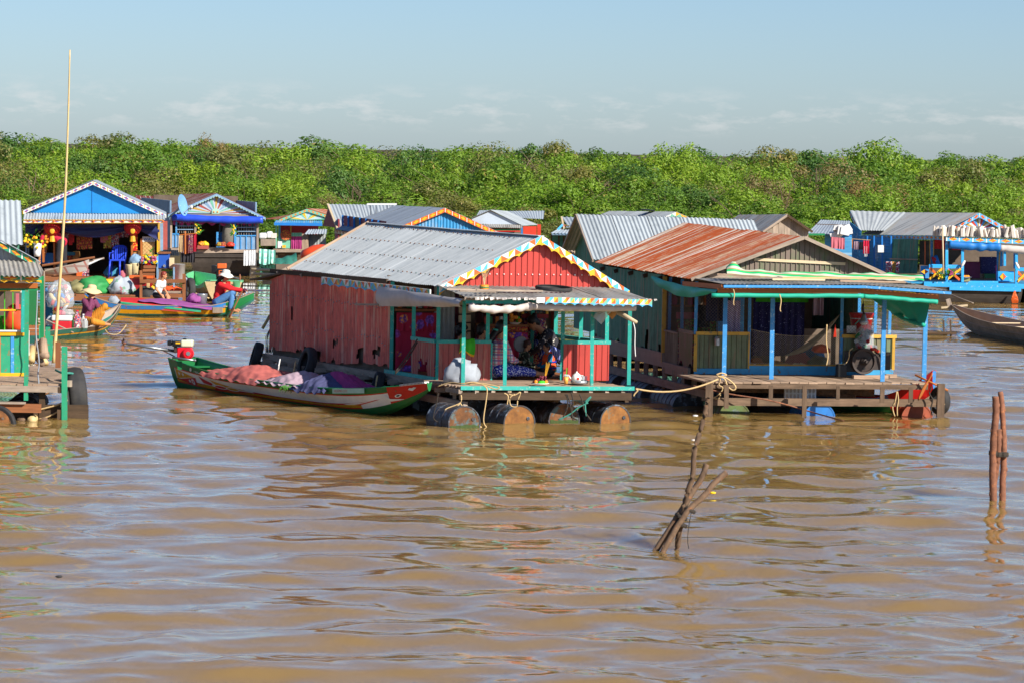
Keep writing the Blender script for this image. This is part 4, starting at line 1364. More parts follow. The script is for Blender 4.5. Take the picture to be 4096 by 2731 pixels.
 T0, T1, T2, T3 = PY(3722, 1196, yy + .3), PY(3469, 1184, yy + 2.1), PY(3572, 1249, yy + 1.9), PY(3695, 1301, yy + .4)
 MB().grid(lambda u, v: lerp(lerp(T0, T1, u), lerp(T3, T2, u), v) + V((.03 * math.sin(u * 16 + v * 3) * v, 0, -.02 * math.sin(u * 8) * v)), 26, 8).build('side_tarp', 'tarp_teal', root, smooth=True)
 rolled(root, 'rolled_tarp', T3, T2, .04, 'tarp_teal', .03, .2, seed=8)
 # nets
 net(root, 'wire_net', fr(1.0, -.05, zd + .2), fr(2.72, -.05, zd + .2), fr(2.72, -.05, rz + .05), fr(1.0, -.05, rz + .08), .045, .0022, 'net_cord', .1)
 net(root, 'wire_net', fr(.02, -.04, rz), fr(1.0, -.04, rz), fr(1.0, -.04, 2.2), fr(.02, -.04, 2.2), .06, .002, 'net_grey')
 net(root, 'wire_net', fr(-.05, 2.0, rz - .05), fr(-.05, .02, rz), fr(-.05, .02, 2.15), fr(-.05, 2.0, 2.15), .06, .002, 'net_grey')
 net(root, 'wire_net', fr(2.75, -.04, rz), fr(3.62, -.04, rz), fr(3.62, -.04, 2.15), fr(2.75, -.04, 2.15), .06, .002, 'net_grey')
 # partition behind the porch
 bx(root, 'partition', 'interior', fr, .05, .9, 2.3, 2.34, zd, 2.3)
 bx(root, 'partition', 'interior', fr, 2.75, 3.6, 2.4, 2.44, zd, 1.3)
 bx(root, 'partition', 'interior', fr, 1.0, 3.2, 3.4, 3.44, zd, 2.4)
 br(root, 'shelf', 'wood_brown', fr(.08, 2.1, 1.72), fr(.9, 2.1, 1.72), .3, .03)
 return root, fr, zd

UH, UF, UZD = rusty_house()

# ------------------------------------------------------------------ green house with the zinc roof behind it
def zinc_house():
 RL, RR = PY(2305, 857, 78.3), PY(3016, 880, 77.4)
 EL, ER = PY(2372, 1039, 76.6), PY(3090, 1062, 75.7)
 BL = PY(2246, 1003, 80.1); BR = BL + (ER - EL)
 root = thing('floating_house', 'green walled floating house under bright zinc corrugated roof behind the rusty roof', 'house', (RL.x + 1.6, 78, 0))
 sheets(root, 'roof_sheet', EL, ER, RR, RL, 'roof_zinc', w=.85, pitch=.09, amp=.012, ppr=6, lift=.01, seed=31)
 sheets(root, 'roof_sheet', BR, BL, RL, RR, 'roof_zinc', w=.85, pitch=.09, amp=.014, ppr=4, seed=32)
 inn = V((.32, 0, 0))
 a, b, c = EL + inn + V((0, .1, .05)), RL + inn * 1.1 + V((0, 0, -.03)), BL + inn + V((0, -.1, .05))
 g = lambda s: lerp(c, a, s)
 sheet_cols(root, 'gable_sheet', lambda s: V((g(s).x, g(s).y, .5)), lambda s: V((g(s).x, g(s).y, lerp(c.z, b.z, s * 2) if s < .5 else lerp(b.z, a.z, s * 2 - 1))), (a - c).length, 'green_sheet', w=.8, pitch=.085, amp=.012, nt=3)
 d = V((0, .12, 0))
 sheets(root, 'wall_sheet', V((a.x, a.y, .5)), V((ER.x, ER.y, .5)) + d, ER + d, a, 'green_sheet', w=.85)
 br(root, 'eave_board', 'wood_grey', BL + V((-.3, 0, -.04)), BL + V((.4, 0, -.04)), .06, .12)
 br(root, 'verge_board', 'wood_grey', EL + V((0, 0, -.03)), RL + V((0, 0, -.03)), .04, .06)
 br(root, 'verge_board', 'wood_grey', BL + V((0, 0, -.03)), RL + V((0, 0, -.03)), .04, .06)
 bx(root, 'raft', 'wood_dark', Fr(V((a.x, a.y, 0)), V((1, -.1, 0)), V((-.1, 1, 0))), 0, 4, 0, 3, .05, .5)
 return root

zinc_house()

# ------------------------------------------------------------------ green shop house cut by the left edge of the picture
def corner_house():
 zd = .6
 root = thing('floating_house', 'green and yellow floating shop house cut off at left edge', 'house', P(40, 1505, zd) * V((1, 1, 0)))
 Yw, Yp = 58.6, 56.9
 fr = Fr(V((-8.6, Yp, 0)), V((1, .06, 0)), V((-.05, 1, 0)))
 X0 = -120
 # deck
 planks(root, fr, -1.2, 1.30, -.05, 4.5, zd, .24, .035, 'wood_plank', 'b', seed=8)
 br(root, 'beam', 'wood_grey', fr(-1.2, -.06, zd - .09), fr(1.32, -.06, zd - .09), .06, .1)
 br(root, 'beam', 'wood_brown', fr(-1.2, -.1, .2), fr(.95, -.12, .2), .1, .14)
 br(root, 'beam', 'wood_grey', fr(-1.2, -.14, .285), fr(.7, -.16, .285), .14, .03)
 br(root, 'beam', 'wood_dark', fr(.3, .1, .1), fr(1.7, .15, .12), .08, .26)
 br(root, 'beam', 'wood_dark', fr(1.25, -.1, .1), fr(1.25, 4.4, .2), .08, .16)
 br(root, 'beam', 'wood_dark', fr(1.25, -.1, .5), fr(1.25, 4.4, .5), .06, .1)
 for a in (-.5, .05, .95): br(root, 'strut', 'wood_dark', fr(a, .1, .0), fr(a, .1, zd - .1), .09)
 drum(root, fr(.18, -.2, -.03), V((-.25, 1, 0)), 'rust_drum', 'rust_drum')
 drum(root, fr(-.6, .2, -.03), V((-.25, 1, 0)), 'rust_drum', 'rust_drum')
 for k in range(3): drum(root, fr(.5, .8 + k * 1.1, -.03), V((-.1, 1, 0)), 'drum_dark', 'drum_dark')
 for k, (a, b, z) in enumerate(((.62, .1, -.02), (.8, .0, .0), (.98, .05, -.03), (.72, .3, .08), (.9, .3, .1))):
  MB().tube([fr(a, b - .15, z), fr(a + .05, b + .5, z + .02)], .075, 10).build('log', 'bamboo' if k % 2 else 'bark', root, smooth=True)
 # posts
 pbar(root, 'post', 'teal_green', (104, 1600), (108, 1161), Yp, .065)
 pbar(root, 'post', 'teal_green', (258, 1692), (258, 1385), Yp, .085)
 pbar(root, 'post', 'teal', (92, 1330), (94, 1161), Yw - .1, .055)
 pbar(root, 'post', 'green_paint', (168, 1362), (168, 1105), 59.4, .06)
 pbar(root, 'post', 'wood_grey', (177, 1345), (177, 1085), 59.6, .02, .04)
 pbar(root, 'post', 'wood_brown', (232, 1470), (232, 1368), 58.2, .085, .04)
 pbar(root, 'post', 'teal_green', (190, 1405), (192, 1308), 60.2, .08, .04)
 pbar(root, 'post', 'teal_green', (204, 1440), (205, 1343), 59.6, .05, .04)
 pbar(root, 'post', 'teal_green', (166, 1365), (166, 1305), 59.8, .08, .04)
 # front wall below the window
 rect(root, 'wall_panel', 'teal_green', X0, 1343, 42, 1490, Yw, .03)
 rect(root, 'wall_panel', 'teal_green', 57, 1343, 97, 1490, Yw, .03)
 rect(root, 'wall_strip', 'blue_post', 43, 1343, 56, 1490, Yw - .01, .03)
 rect(root, 'wall_strip', 'orange_paint', X0, 1343, 2, 1490, Yw - .01, .03)
 rect(root, 'sill', 'yellow_paint', X0, 1328, 98, 1343, Yw - .03, .08)
 rect(root, 'foot_board', 'yellow_paint', X0, 1490, 97, 1503, Yw - .02, .06)
 rect(root, 'sill', 'white_paint', X0, 1321, 98, 1327, Yw - .05, .1)
 rect(root, 'door_jamb', 'white_paint', 113, 1322, 117, 1500, Yw + .1, .03)
 # window frame and bars
 rect(root, 'window_frame', 'yellow_paint', X0, 1160, 84, 1166, Yw - .02, .05)
 rect(root, 'window_frame', 'yellow_paint', X0, 1238, 82, 1244, Yw - .02, .03)
 rect(root, 'window_frame', 'white_paint', 82, 1162, 87, 1321, Yw - .02, .04)
 for x in (-70, -40, -12, 17, 50): rect(root, 'window_bar', 'lime', x, 1166, x + 3, 1321, Yw, .015)
 rect(root, 'inner_post', 'fabric_pink', 63, 1175, 75, 1238, Yw + .35, .05)
 rect(root, 'back_wall', 'interior', X0, 1100, 100, 1500, Yw + 2.2, .05)
 rect(root, 'inner_wall', 'green_dark', 116, 1162, 150, 1300, Yw + .6, .04)
 sheets(root, 'wall_sheet', PY(114, 1300, 59.3), PY(152, 1300, 59.5), PY(152, 1160, 59.5), PY(114, 1160, 59.3), 'green_dark', w=.5, pitch=.05)
 for k in range(3): pbar(root, 'wall_board', 'wood_brown', (114, 1308 + k * 14), (156, 1308 + k * 14), 59.2, .02, .05)
 # beams, scalloped trim, awning
 rect(root, 'front_beam', 'wood_orange', X0, 1134, 148, 1154, Yp + .2, .08)
 rect(root, 'front_beam', 'green_paint', X0, 1155, 150, 1163, Yp + .22, .06)
 fascia(root, 'awning_trim', PY(X0 - 60, 1099, Yp - .05), PY(166, 1104, Yp - .05), .085, 4, [(2, 3, 1)], .03, 7, edge=2, mats=['teal_green', 'white_paint', 'yellow_paint', 'orange_paint'], kind='diamond')
 sheets(root, 'awning_sheet', PY(X0, 1104, Yp - .15), PY(165, 1108, Yp - .15), PY(143, 1045, Yp + .9), PY(X0, 1040, Yp + .9), 'roof_worn', w=.8, pitch=.085, amp=.014, seed=5, nt=2)
 sheets(root, 'awning_sheet', PY(165, 1108, Yp - .15), PY(172, 1085, Yp + .8), PY(143, 1040, Yp + 1.4), PY(143, 1045, Yp + .9), 'roof_worn', w=.8, pitch=.085, amp=.012, seed=6)
 # gable slope with painted board
 fascia(root, 'gable_trim', PY(X0, 908, Yp + .8), PY(140, 1040, Yp + .8), .095, 5, [(2, 3, 1)], .0, 0, mats=['teal_green', 'white_paint', 'yellow_paint', 'orange_paint'], kind='diamond')
 sheets(root, 'roof_sheet', PY(146, 1040, Yp + .75), PY(160, 1052, 63.5), PY(X0, 888, 63.5), PY(X0, 895, Yp + .75), 'roof_zinc', w=.8, ppr=4)
 sheets(root, 'gable_sheet', PY(X0, 1050, Yp + 1.0), PY(92, 1046, Yp + 1.0), PY(92, 1020, Yp + 1.0), PY(X0, 930, Yp + 1.0), 'roof_bluegrey', w=.8)
 # tyres lashed to the corner as fenders
 tyre(root, PY(300, 1580, 57.6), V((1, .28, .08)), .47, .3, 'rubber', .55)
 tyre(root, PY(-12, 1700, 56.3), V((.25, 1, 0)), .33, .1, 'rubber', .78)
 br(root, 'fender_block', 'wood_grey', PY(278, 1520, 57), PY(278, 1545, 57), .08)
 return root

corner_house()

# ------------------------------------------------------------------ houses farther back
def tri_wall(root, name, A, L, R_, m, th=.05):
 return MB().prism([L, R_, A], (0, th, 0)).build(name, m, root)

def rays(root, C, L, A, R_, n, cols):
 """sunburst of painted boards on a gable, each ray its own board"""
 C, L, A, R_ = V(C), V(L), V(A), V(R_)
 pts = []
 la, lb = (A - L).length, (R_ - A).length
 for i in range(n + 1):
  d = i / n * (la + lb)
  pts.append(lerp(L, A, d / la) if d <= la else lerp(A, R_, (d - la) / lb))
 for i in range(n):
  poly = [C, pts[i], pts[i + 1]]
  if (pts[i] - A).dot(pts[i + 1] - A) < 0 and i == int(n * la / (la + lb)): poly = [C, pts[i], A, pts[i + 1]]
  MB().prism([p + V((0, -.012 - .004 * (i % 2), 0)) for p in poly], (0, .03, 0)).build('ray_board', cols[i % len(cols)], root)

def twin_roof(root, A, L, R_, Ab, Lb, m, w=.85, pitch=.09, amp=.011, seed=1, Rb=None, ppr=4, nt=1):
 Rb = Rb or (Ab + (R_ - A))
 sheets(root, 'roof_sheet', Lb, L, A, Ab, m, w=w, pitch=pitch, amp=amp, ppr=ppr, seed=seed, nt=nt, lift=.01)
 sheets(root, 'roof_sheet', R_, Rb, Ab, A, m, w=w, pitch=pitch, amp=amp, ppr=ppr, seed=seed + 1, nt=nt, lift=.01)
 return Rb

def side_box(root, name, m, L, Lb, z0, th=.05):
 """side wall below an eave line"""
 L, Lb = V(L), V(Lb)
 d = V((th, 0, 0))
 return MB().hexa([V((Lb.x, Lb.y, z0)), V((L.x, L.y, z0)), V((L.x, L.y, z0)) + d, V((Lb.x, Lb.y, z0)) + d, Lb, L, L + d, Lb + d]).build(name, m, root)

# --- shop with the bright blue gable
def shop_house():
 Y = 100.0
 g = lambda x, y, d=0: PY(*q(1, x, y), Y + d)
 root = thing('floating_house', 'floating shop with plain bright blue gable and navy awning swags', 'house', V((g(970, 0).x, Y + 2, 0)))
 A, L, R_ = g(970, 198), g(238, 508), g(1738, 548)
 Ab = PY(*q(1, 1012, 190), Y + 6); Lb = Ab + (L - A)
 twin_roof(root, A + V((0, 0, .02)), L, R_, Ab, Lb, 'roof_bluegrey', seed=41)
 tri_wall(root, 'gable_panel', g(970, 225, .16), g(300, 528, .16), g(1660, 540, .16), 'gable_blue')
 pbar(root, 'gable_seam', 'blue_deep', q(1, 963, 240), q(1, 963, 525), Y + .15, .012)
 mats = ['white_paint', 'red_trim', 'blue_deep', 'yellow_paint']
 fascia(root, 'gable_trim', L, A, .1, 10, [(2, 1, 3)], mats=mats, kind='diamond')
 fascia(root, 'gable_trim', A, R_, .1, 10, [(1, 2, 3)], mats=mats, kind='diamond')
 sheets(root, 'awning_sheet', g(240, 600, -.7), g(1728, 602, -.7), g(1728, 545, .1), g(255, 530, .1), 'roof_zinc', w=.8, pitch=.085, amp=.012, ppr=5)
 fascia(root, 'awning_trim', g(245, 603, -.72), g(1702, 605, -.72), .075, 15, [(2, 1, 0)], mats=mats, kind='diamond')
 for y in (604, 634): pbar(root, 'trim_strip', 'yellow_paint', q(1, 245, y), q(1, 1702, y), Y - .74, .02, .016)
 for k in range(14):
  p = g(250 + k * 104 * 1.0 + 104, 618, -.745)
  MB().lathe(p, [(.03, .0), (.03, .02), (.01, .03)], (0, -1, 0), 10).build('trim_knob', 'orange_paint', root)
 rect(root, 'lintel', 'wood_grey', *q(1, 260, 636), *q(1, 1670, 664), Y - .1, .06)
 # navy swags
 for x0, x1, dip in ((265, 545, 110), (545, 1378, 95), (1378, 1668, 20)):
  a, b = g(x0, 652, -.16), g(x1, 652 if x1 < 1600 else 668, -.16)
  sg = dip / 2.613 / 140
  if x1 < 1600:
   fn = lambda u, v: lerp(a, b, u) + V((0, -.03 * math.sin(v * 9 + u * 5) - .02 * math.sin(v * 17), -(.1 + sg * (math.sin(math.pi * u) if x0 > 300 else (.5 + .5 * math.cos(u * 4)))) * v - .02 * u * v))
  else:
   fn = lambda u, v: lerp(a, b, u) + V((0, -.03 * math.sin(v * 9 + u * 5), -(.06 + .36 * u) * v))
  MB().grid(fn, 30, 9).build('awning_swag', 'tarp_navy', root, smooth=True)
 # body
 deck = 1107
 zt = 2.6
 bfr = Fr(g(270, 0), V((1, 0, 0)), V((-.1, 1, 0)))
 W = (g(1700, 0) - g(270, 0)).x
 bx(root, 'back_wall', 'interior', bfr, 0, W, 4.5, 4.55, .6, 2.5)
 bx(root, 'side_wall', 'blue_grey', bfr, 0, .05, 0.3, 5.8, .6, 2.45)
 bx(root, 'side_wall', 'blue_grey', bfr, W - .12, W - .07, .05, 5.8, .6, 2.45)
 rect(root, 'side_panel', 'brick_red', *q(1, 1703, 615), *q(1, 1748, 915), Y + .3, .05)
 for x, y0, y1 in ((455, 800, 1045), (570, 680, 1200), (1382, 660, 1110), (1482, 800, 1200), (1665, 640, 930), (600, 690, 900)):
  pbar(root, 'post', 'wood_orange' if x < 1600 else 'yellow_post', q(1, x, y1), q(1, x - 4, y0), Y - .15, .055)
 rect(root, 'corner_post', 'blue_grey', *q(1, 1672, 620), *q(1, 1702, 925), Y - .02, .08)
 zu = g(900, 1195).z
 dfr = Fr(g(200, 0), V((1, 0, 0)), V((-.1, 1, 0)))
 planks(root, dfr, -.3, 4.2, -.25, 5.5, zu, .3, .05, 'wood_brown', 'b', seed=5)
 pbar(root, 'deck_beam', 'wood_brown', q(1, 420, 1222), q(1, 1480, 1222), Y - .32, .06, .13)
 # lower landing
 zl = .3
 lf = Fr(P(*q(1, 700, 1375), zl), V((1, 0, 0)), V((-.05, 1, 0)))
 planks(root, lf, 0, 3.0, 0, 2.0, zl, .24, .05, 'wood_brown', 'b', seed=6)
 br(root, 'deck_beam', 'wood_brown', lf(0, -.04, zl - .12), lf(3.1, -.04, zl - .12), .06, .13)
 Yl = lf.o.y - .05
 g5 = lambda x, y: q(15, x, y)
 for x, y0, y1, w in ((412, 10, 430, .07), (1036, 60, 450, .085), (425, 60, 200, .06)):
  pbar(root, 'landing_post', 'wood_brown', g5(x, y1), g5(x, y0), Yl - .03, w)
 pbar(root, 'landing_rail', 'wood_brown', g5(395, 168), g5(1062, 162), Yl - .1, .04, .1)
 pbar(root, 'landing_rail', 'wood_grey', g5(760, 322), g5(1030, 325), Yl, .05, .06)
 pbar(root, 'landing_rail', 'wood_brown', g5(700, 378), g5(1030, 378), Yl - .04, .05, .1)
 pbar(root, 'landing_rail', 'wood_brown', g5(440, 10), g5(615, 8), Yl + .3, .04, .07)
 pbar(root, 'landing_rail', 'wood_brown', g5(440, 62), g5(615, 62), Yl + .3, .04, .07)
 tyre(root, PY(*g5(1122, 290), Yl + .2), V((1, .35, 0)), .34, .19)
 for x in (650, 890): pbar(root, 'stand_leg', 'blue_grey', g5(x, 250), g5(x, -40), Yl + .6, .045)
 return root

shop_house()

# --- house with pale sunburst gable on a black barge hull
def sunburst_house():
 Y = 121.5
 g = lambda x, y, d=0: PY(*q(2, x, y), Y + d)
 root = thing('floating_house', 'floating house on black barge hull with pastel sunburst gable and blue tarp', 'house', V((g(690, 0).x, Y + 2, 0)))
 A, L, R_ = g(695, 328), g(190, 545), g(1208, 578)
 Ab, Lb = PY(*q(2, 360, 338), Y + 6), PY(*q(2, -60, 470), Y + 6)
 twin_roof(root, A, L, R_, Ab, Lb, 'roof_redrust', seed=51)
 tri_wall(root, 'gable_panel', g(695, 345, .2), g(230, 545, .2), g(1150, 565, .2), 'white_wall')
 rays(root, g(685, 535, .17), g(330, 532, .17), g(695, 352, .17), g(1060, 548, .17), 23, ['white_wall', 'mint_paint', 'white_wall', 'yellow_post', 'white_wall', 'brick_red', 'white_wall', 'blue_grey'])
 MB().prism([g(645, 540, .1)] + [g(685 - 40 * math.cos(t), 515 - 32 * math.sin(t), .1) for t in [math.pi * i / 8 for i in range(9)]] + [g(725, 540, .1)], (0, .05, 0)).build('arch_badge', 'mint_pale', root)
 for x in (668, 706): MB().ell(g(x, 520, .09), (.03, .015, .03)).build('badge_flower', 'fabric_orange', root)
 mats = ['white_paint', 'skyblue_paint', 'white_paint']
 fascia(root, 'gable_trim', L, A, .07, 1, [(0, 0)], .04, 18, edge=2, mats=['blue_grey', 'white_paint', 'mint_pale'])
 fascia(root, 'gable_trim', A, R_, .07, 1, [(0, 0)], .04, 18, edge=2, mats=['blue_grey', 'white_paint', 'mint_pale'])
 rect(root, 'lintel', 'wood_grey', *q(2, 240, 545), *q(2, 1150, 572), Y + .1, .06)
 rolled(root, 'rolled_tarp', g(232, 575, -.2), g(1180, 605, -.2), .13, 'tarp_blue', .03, .25, seed=3)
 for x0, x1 in ((240, 470), (500, 880), (905, 1100)):
  drape(root, 'fringe_valance', g(x0, 592, -.02), g(x1, 606, -.02), lambda u: .17 + .05 * math.sin(u * 20), 'fabric_magenta', 8, .02)
 # walls
 for x0, x1, y0, y1 in ((230, 300, 752, 890), (890, 1120, 770, 912)):
  rect(root, 'wall_panel', 'blue_grey', *q(2, x0, y0), *q(2, x1, y1), Y, .05)
  for x in np.linspace(x0, x1, 3 if x0 < 500 else 5): rect(root, 'wall_stile', 'blue_post', *q(2, x - 4, y0), *q(2, x + 5, y1), Y - .03, .03)
  rect(root, 'wall_rail', 'blue_post', *q(2, x0, y0 - 8), *q(2, x1, y0 + 4), Y - .035, .05)
 for x, y0, y1 in ((222, 580, 900), (475, 590, 900), (890, 600, 910), (1125, 620, 930), (275, 620, 740), (705, 730, 890)):
  pbar(root, 'post', 'wood_grey' if x in (222, 475, 1125) else 'blue_post', q(2, x, y1), q(2, x, y0), Y - .02, .07 if x != 275 else .05)
 for x0, x1, y0, y1 in ((285, 470, 630, 740), (902, 1115, 640, 765)):
  for k in range(3): pbar(root, 'window_bar', 'blue_grey', q(2, x0, y0 + k * (y1 - y0) / 3), q(2, x1, y0 + k * (y1 - y0) / 3), Y, .03)
  for k in range(9): pbar(root, 'window_bar', 'wood_grey', q(2, x0 + k * (x1 - x0) / 8, y0), q(2, x0 + k * (x1 - x0) / 8, y1), Y + .05, .016)
 fr = Fr(g(225, 0), V((1, 0, 0)), V((-.3, 1, 0)))
 W = (g(1130, 0) - g(225, 0)).x
 zb = g(600, 905).z
 bx(root, 'floor', 'wood_grey', fr, 0, W, -.15, 5.5, zb - .06, zb)
 bx(root, 'back_wall', 'interior', fr, 0, W, 3.2, 3.26, zb, 2.7)
 bx(root, 'side_wall', 'blue_grey', fr, -.02, .04, .1, 5.5, zb, 2.55)
 bx(root, 'side_wall', 'blue_grey', fr, W - .05, W, .1, 5.5, zb, 2.55)
 pbar(root, 'deck_beam', 'wood_grey', q(2, 430, 935), q(2, 1130, 930), Y - .25, .08, .1)
 for x, y0, y1 in ((725, 655, 660), (725, 735, 740)): pass
 rect(root, 'cabinet', 'blue_grey', *q(2, 722, 652), *q(2, 835, 740), Y + 1.5, .3)
 rect(root, 'cabinet_screen', 'black_plastic', *q(2, 735, 664), *q(2, 822, 728), Y + 1.47, .02)
 rect(root, 'shelf_unit', 'blue_deep', *q(2, 700, 740), *q(2, 790, 890), Y + 1.2, .3)
 # hull
 pts = []
 zs = g(600, 950).z
 x0, x1 = g(425, 0).x, g(1090, 0).x
 mb = MB()

 def hull(u, v):
  x = lerp(x0, x1, u)
  taper = .25 * v * (1 if u < .5 else -.6)
  return V((x + taper * (abs(u - .5) * 2) ** 3, Y - .32 + .35 * v * v, lerp(zs, -.2, v)))
 mb.grid(hull, 24, 6)
 mb.add([hull(0, 0), hull(1, 0), hull(1, 0) + V((0, 3, 0)), hull(0, 0) + V((0, 3, 0))], [(0, 1, 2, 3)])
 mb.add([hull(0, 0), hull(0, 1), hull(0, 1) + V((0, 3, 0)), hull(0, 0) + V((0, 3, 0))], [(0, 3, 2, 1)])
 mb.add([hull(1, 0), hull(1, 1), hull(1, 1) + V((0, 3, 0)), hull(1, 0) + V((0, 3, 0))], [(0, 1, 2, 3)])
 mb.build('barge_hull', 'hull_tar', root)
 for k in range(4): pbar(root, 'hull_plank', 'hull_tar', q(2, 440, 985 + k * 42), q(2, 1080, 990 + k * 42), Y - .36 + .09 * k, .02, .02)
 return root

sunburst_house()

# --- rusty roof tucked behind the two
def rusty_back():
 root = thing('floating_house', 'dull red rusted roof peeping out between blue gable and sunburst gable', 'house', PY(640, 860, 131) * V((1, 1, 0)))
 a, b, c, d = PY(560, 830, 129), PY(720, 840, 129), PY(690, 790, 131), PY(540, 782, 131)
 sheets(root, 'roof_sheet', a, b, c, d, 'roof_redrust', w=.8)
 sheets(root, 'wall_sheet', V((a.x, a.y, .4)), V((b.x, b.y, .4)), b, a, 'grey_wall', w=.8)

rusty_back()

# --- small mint house with the yellow sunburst
def mint_house():
 Y = 127.5
 g = lambda x, y, d=0: PY(*q(2, x, y), Y + d)
 root = thing('floating_house', 'small mint green floating house with yellow sunburst gable', 'house', V((g(1600, 0).x, Y + 1.5, 0)))
 A, L, R_ = g(1640, 488), g(1350, 598), g(1890, 565)
 Ab = PY(*q(2, 1480, 488), Y + 4); Lb = Ab + (L - A)
 twin_roof(root, A, L, R_, PY(*q(2, 1830, 492), Y + 4), Lb, 'roof_rust', seed=61)
 tri_wall(root, 'gable_panel', g(1640, 500, .1), g(1380, 602, .1), g(1880, 602, .1), 'mint_paint')
 rays(root, g(1640, 604, .08), g(1420, 598, .08), g(1640, 512, .08), g(1850, 598, .08), 13, ['mint_paint', 'yellow_paint', 'mint_pale', 'white_wall'])
 fascia(root, 'gable_trim', L, A, .1, 6, [(2, 1, 0)], mats=['mint_paint', 'yellow_post', 'orange_paint'], kind='diamond')
 fascia(root, 'gable_trim', A, R_, .1, 6, [(2, 1, 0)], mats=['mint_paint', 'yellow_post', 'orange_paint'], kind='diamond')
 sheets(root, 'awning_sheet', g(1298, 632, -.6), g(1800, 640, -.6), g(1800, 612, .1), g(1320, 608, .1), 'blue_sheet', w=.8)
 pbar(root, 'awning_board', 'blue_deep', q(2, 1298, 645), q(2, 1800, 652), Y - .62, .03, .1)
 for x0, x1, y0, y1, m in ((1340, 1365, 660, 900, 'mint_paint'), (1360, 1470, 800, 900, 'mint_paint'), (1465, 1478, 660, 900, 'yellow_post')):
  rect(root, 'wall_panel', m, *q(2, x0, y0), *q(2, x1, y1), Y, .05)
 rect(root, 'back_wall', 'interior_red', *q(2, 1350, 655), *q(2, 1760, 905), Y + 1.6, .05)
 rect(root, 'corner_post', 'mint_paint', *q(2, 1312, 655), *q(2, 1326, 900), Y - .3, .06)
 drape(root, 'magenta_curtain', g(1478, 770, -.03), g(1592, 770, -.03), .42 + .1, 'fabric_magenta', 6, .03)
 drape(root, 'mint_curtain', g(1478, 738, -.05), g(1592, 738, -.05), .13, 'mint_paint', 6, .03)
 rect(root, 'window_frame', 'blue_post', *q(2, 1355, 655), *q(2, 1362, 800), Y - .02, .04)
 z = g(1450, 905).z
 fr = Fr(g(1310, 0), V((1, 0, 0)), V((0, 1, 0)))
 planks(root, fr, 0, 2.4, -.4, 3, z, .2, .04, 'wood_plank', 'b', seed=4)
 pbar(root, 'deck_beam', 'wood_grey', q(2, 1315, 930), q(2, 1600, 930), Y - .42, .05, .08)
 bx(root, 'raft', 'wood_dark', fr, .15, 2.4, -.2, 3, -.1, z - .12)
 o = MB()
 # fruit tray leaning in the window
 o.lathe(g(1420, 762, -.06), [(.16, 0), (.2, .04)], (0, -1, .1), 12)
 o.build('painted_tray', 'goods', root)
 rect(root, 'bucket_shelf', 'white_plastic', *q(2, 1335, 828), *q(2, 1378, 896), Y - .2, .2)
 rect(root, 'stall_box', 'yellow_paint', *q(2, 1382, 868), *q(2, 1418, 895), Y - .25, .12)

mint_house()

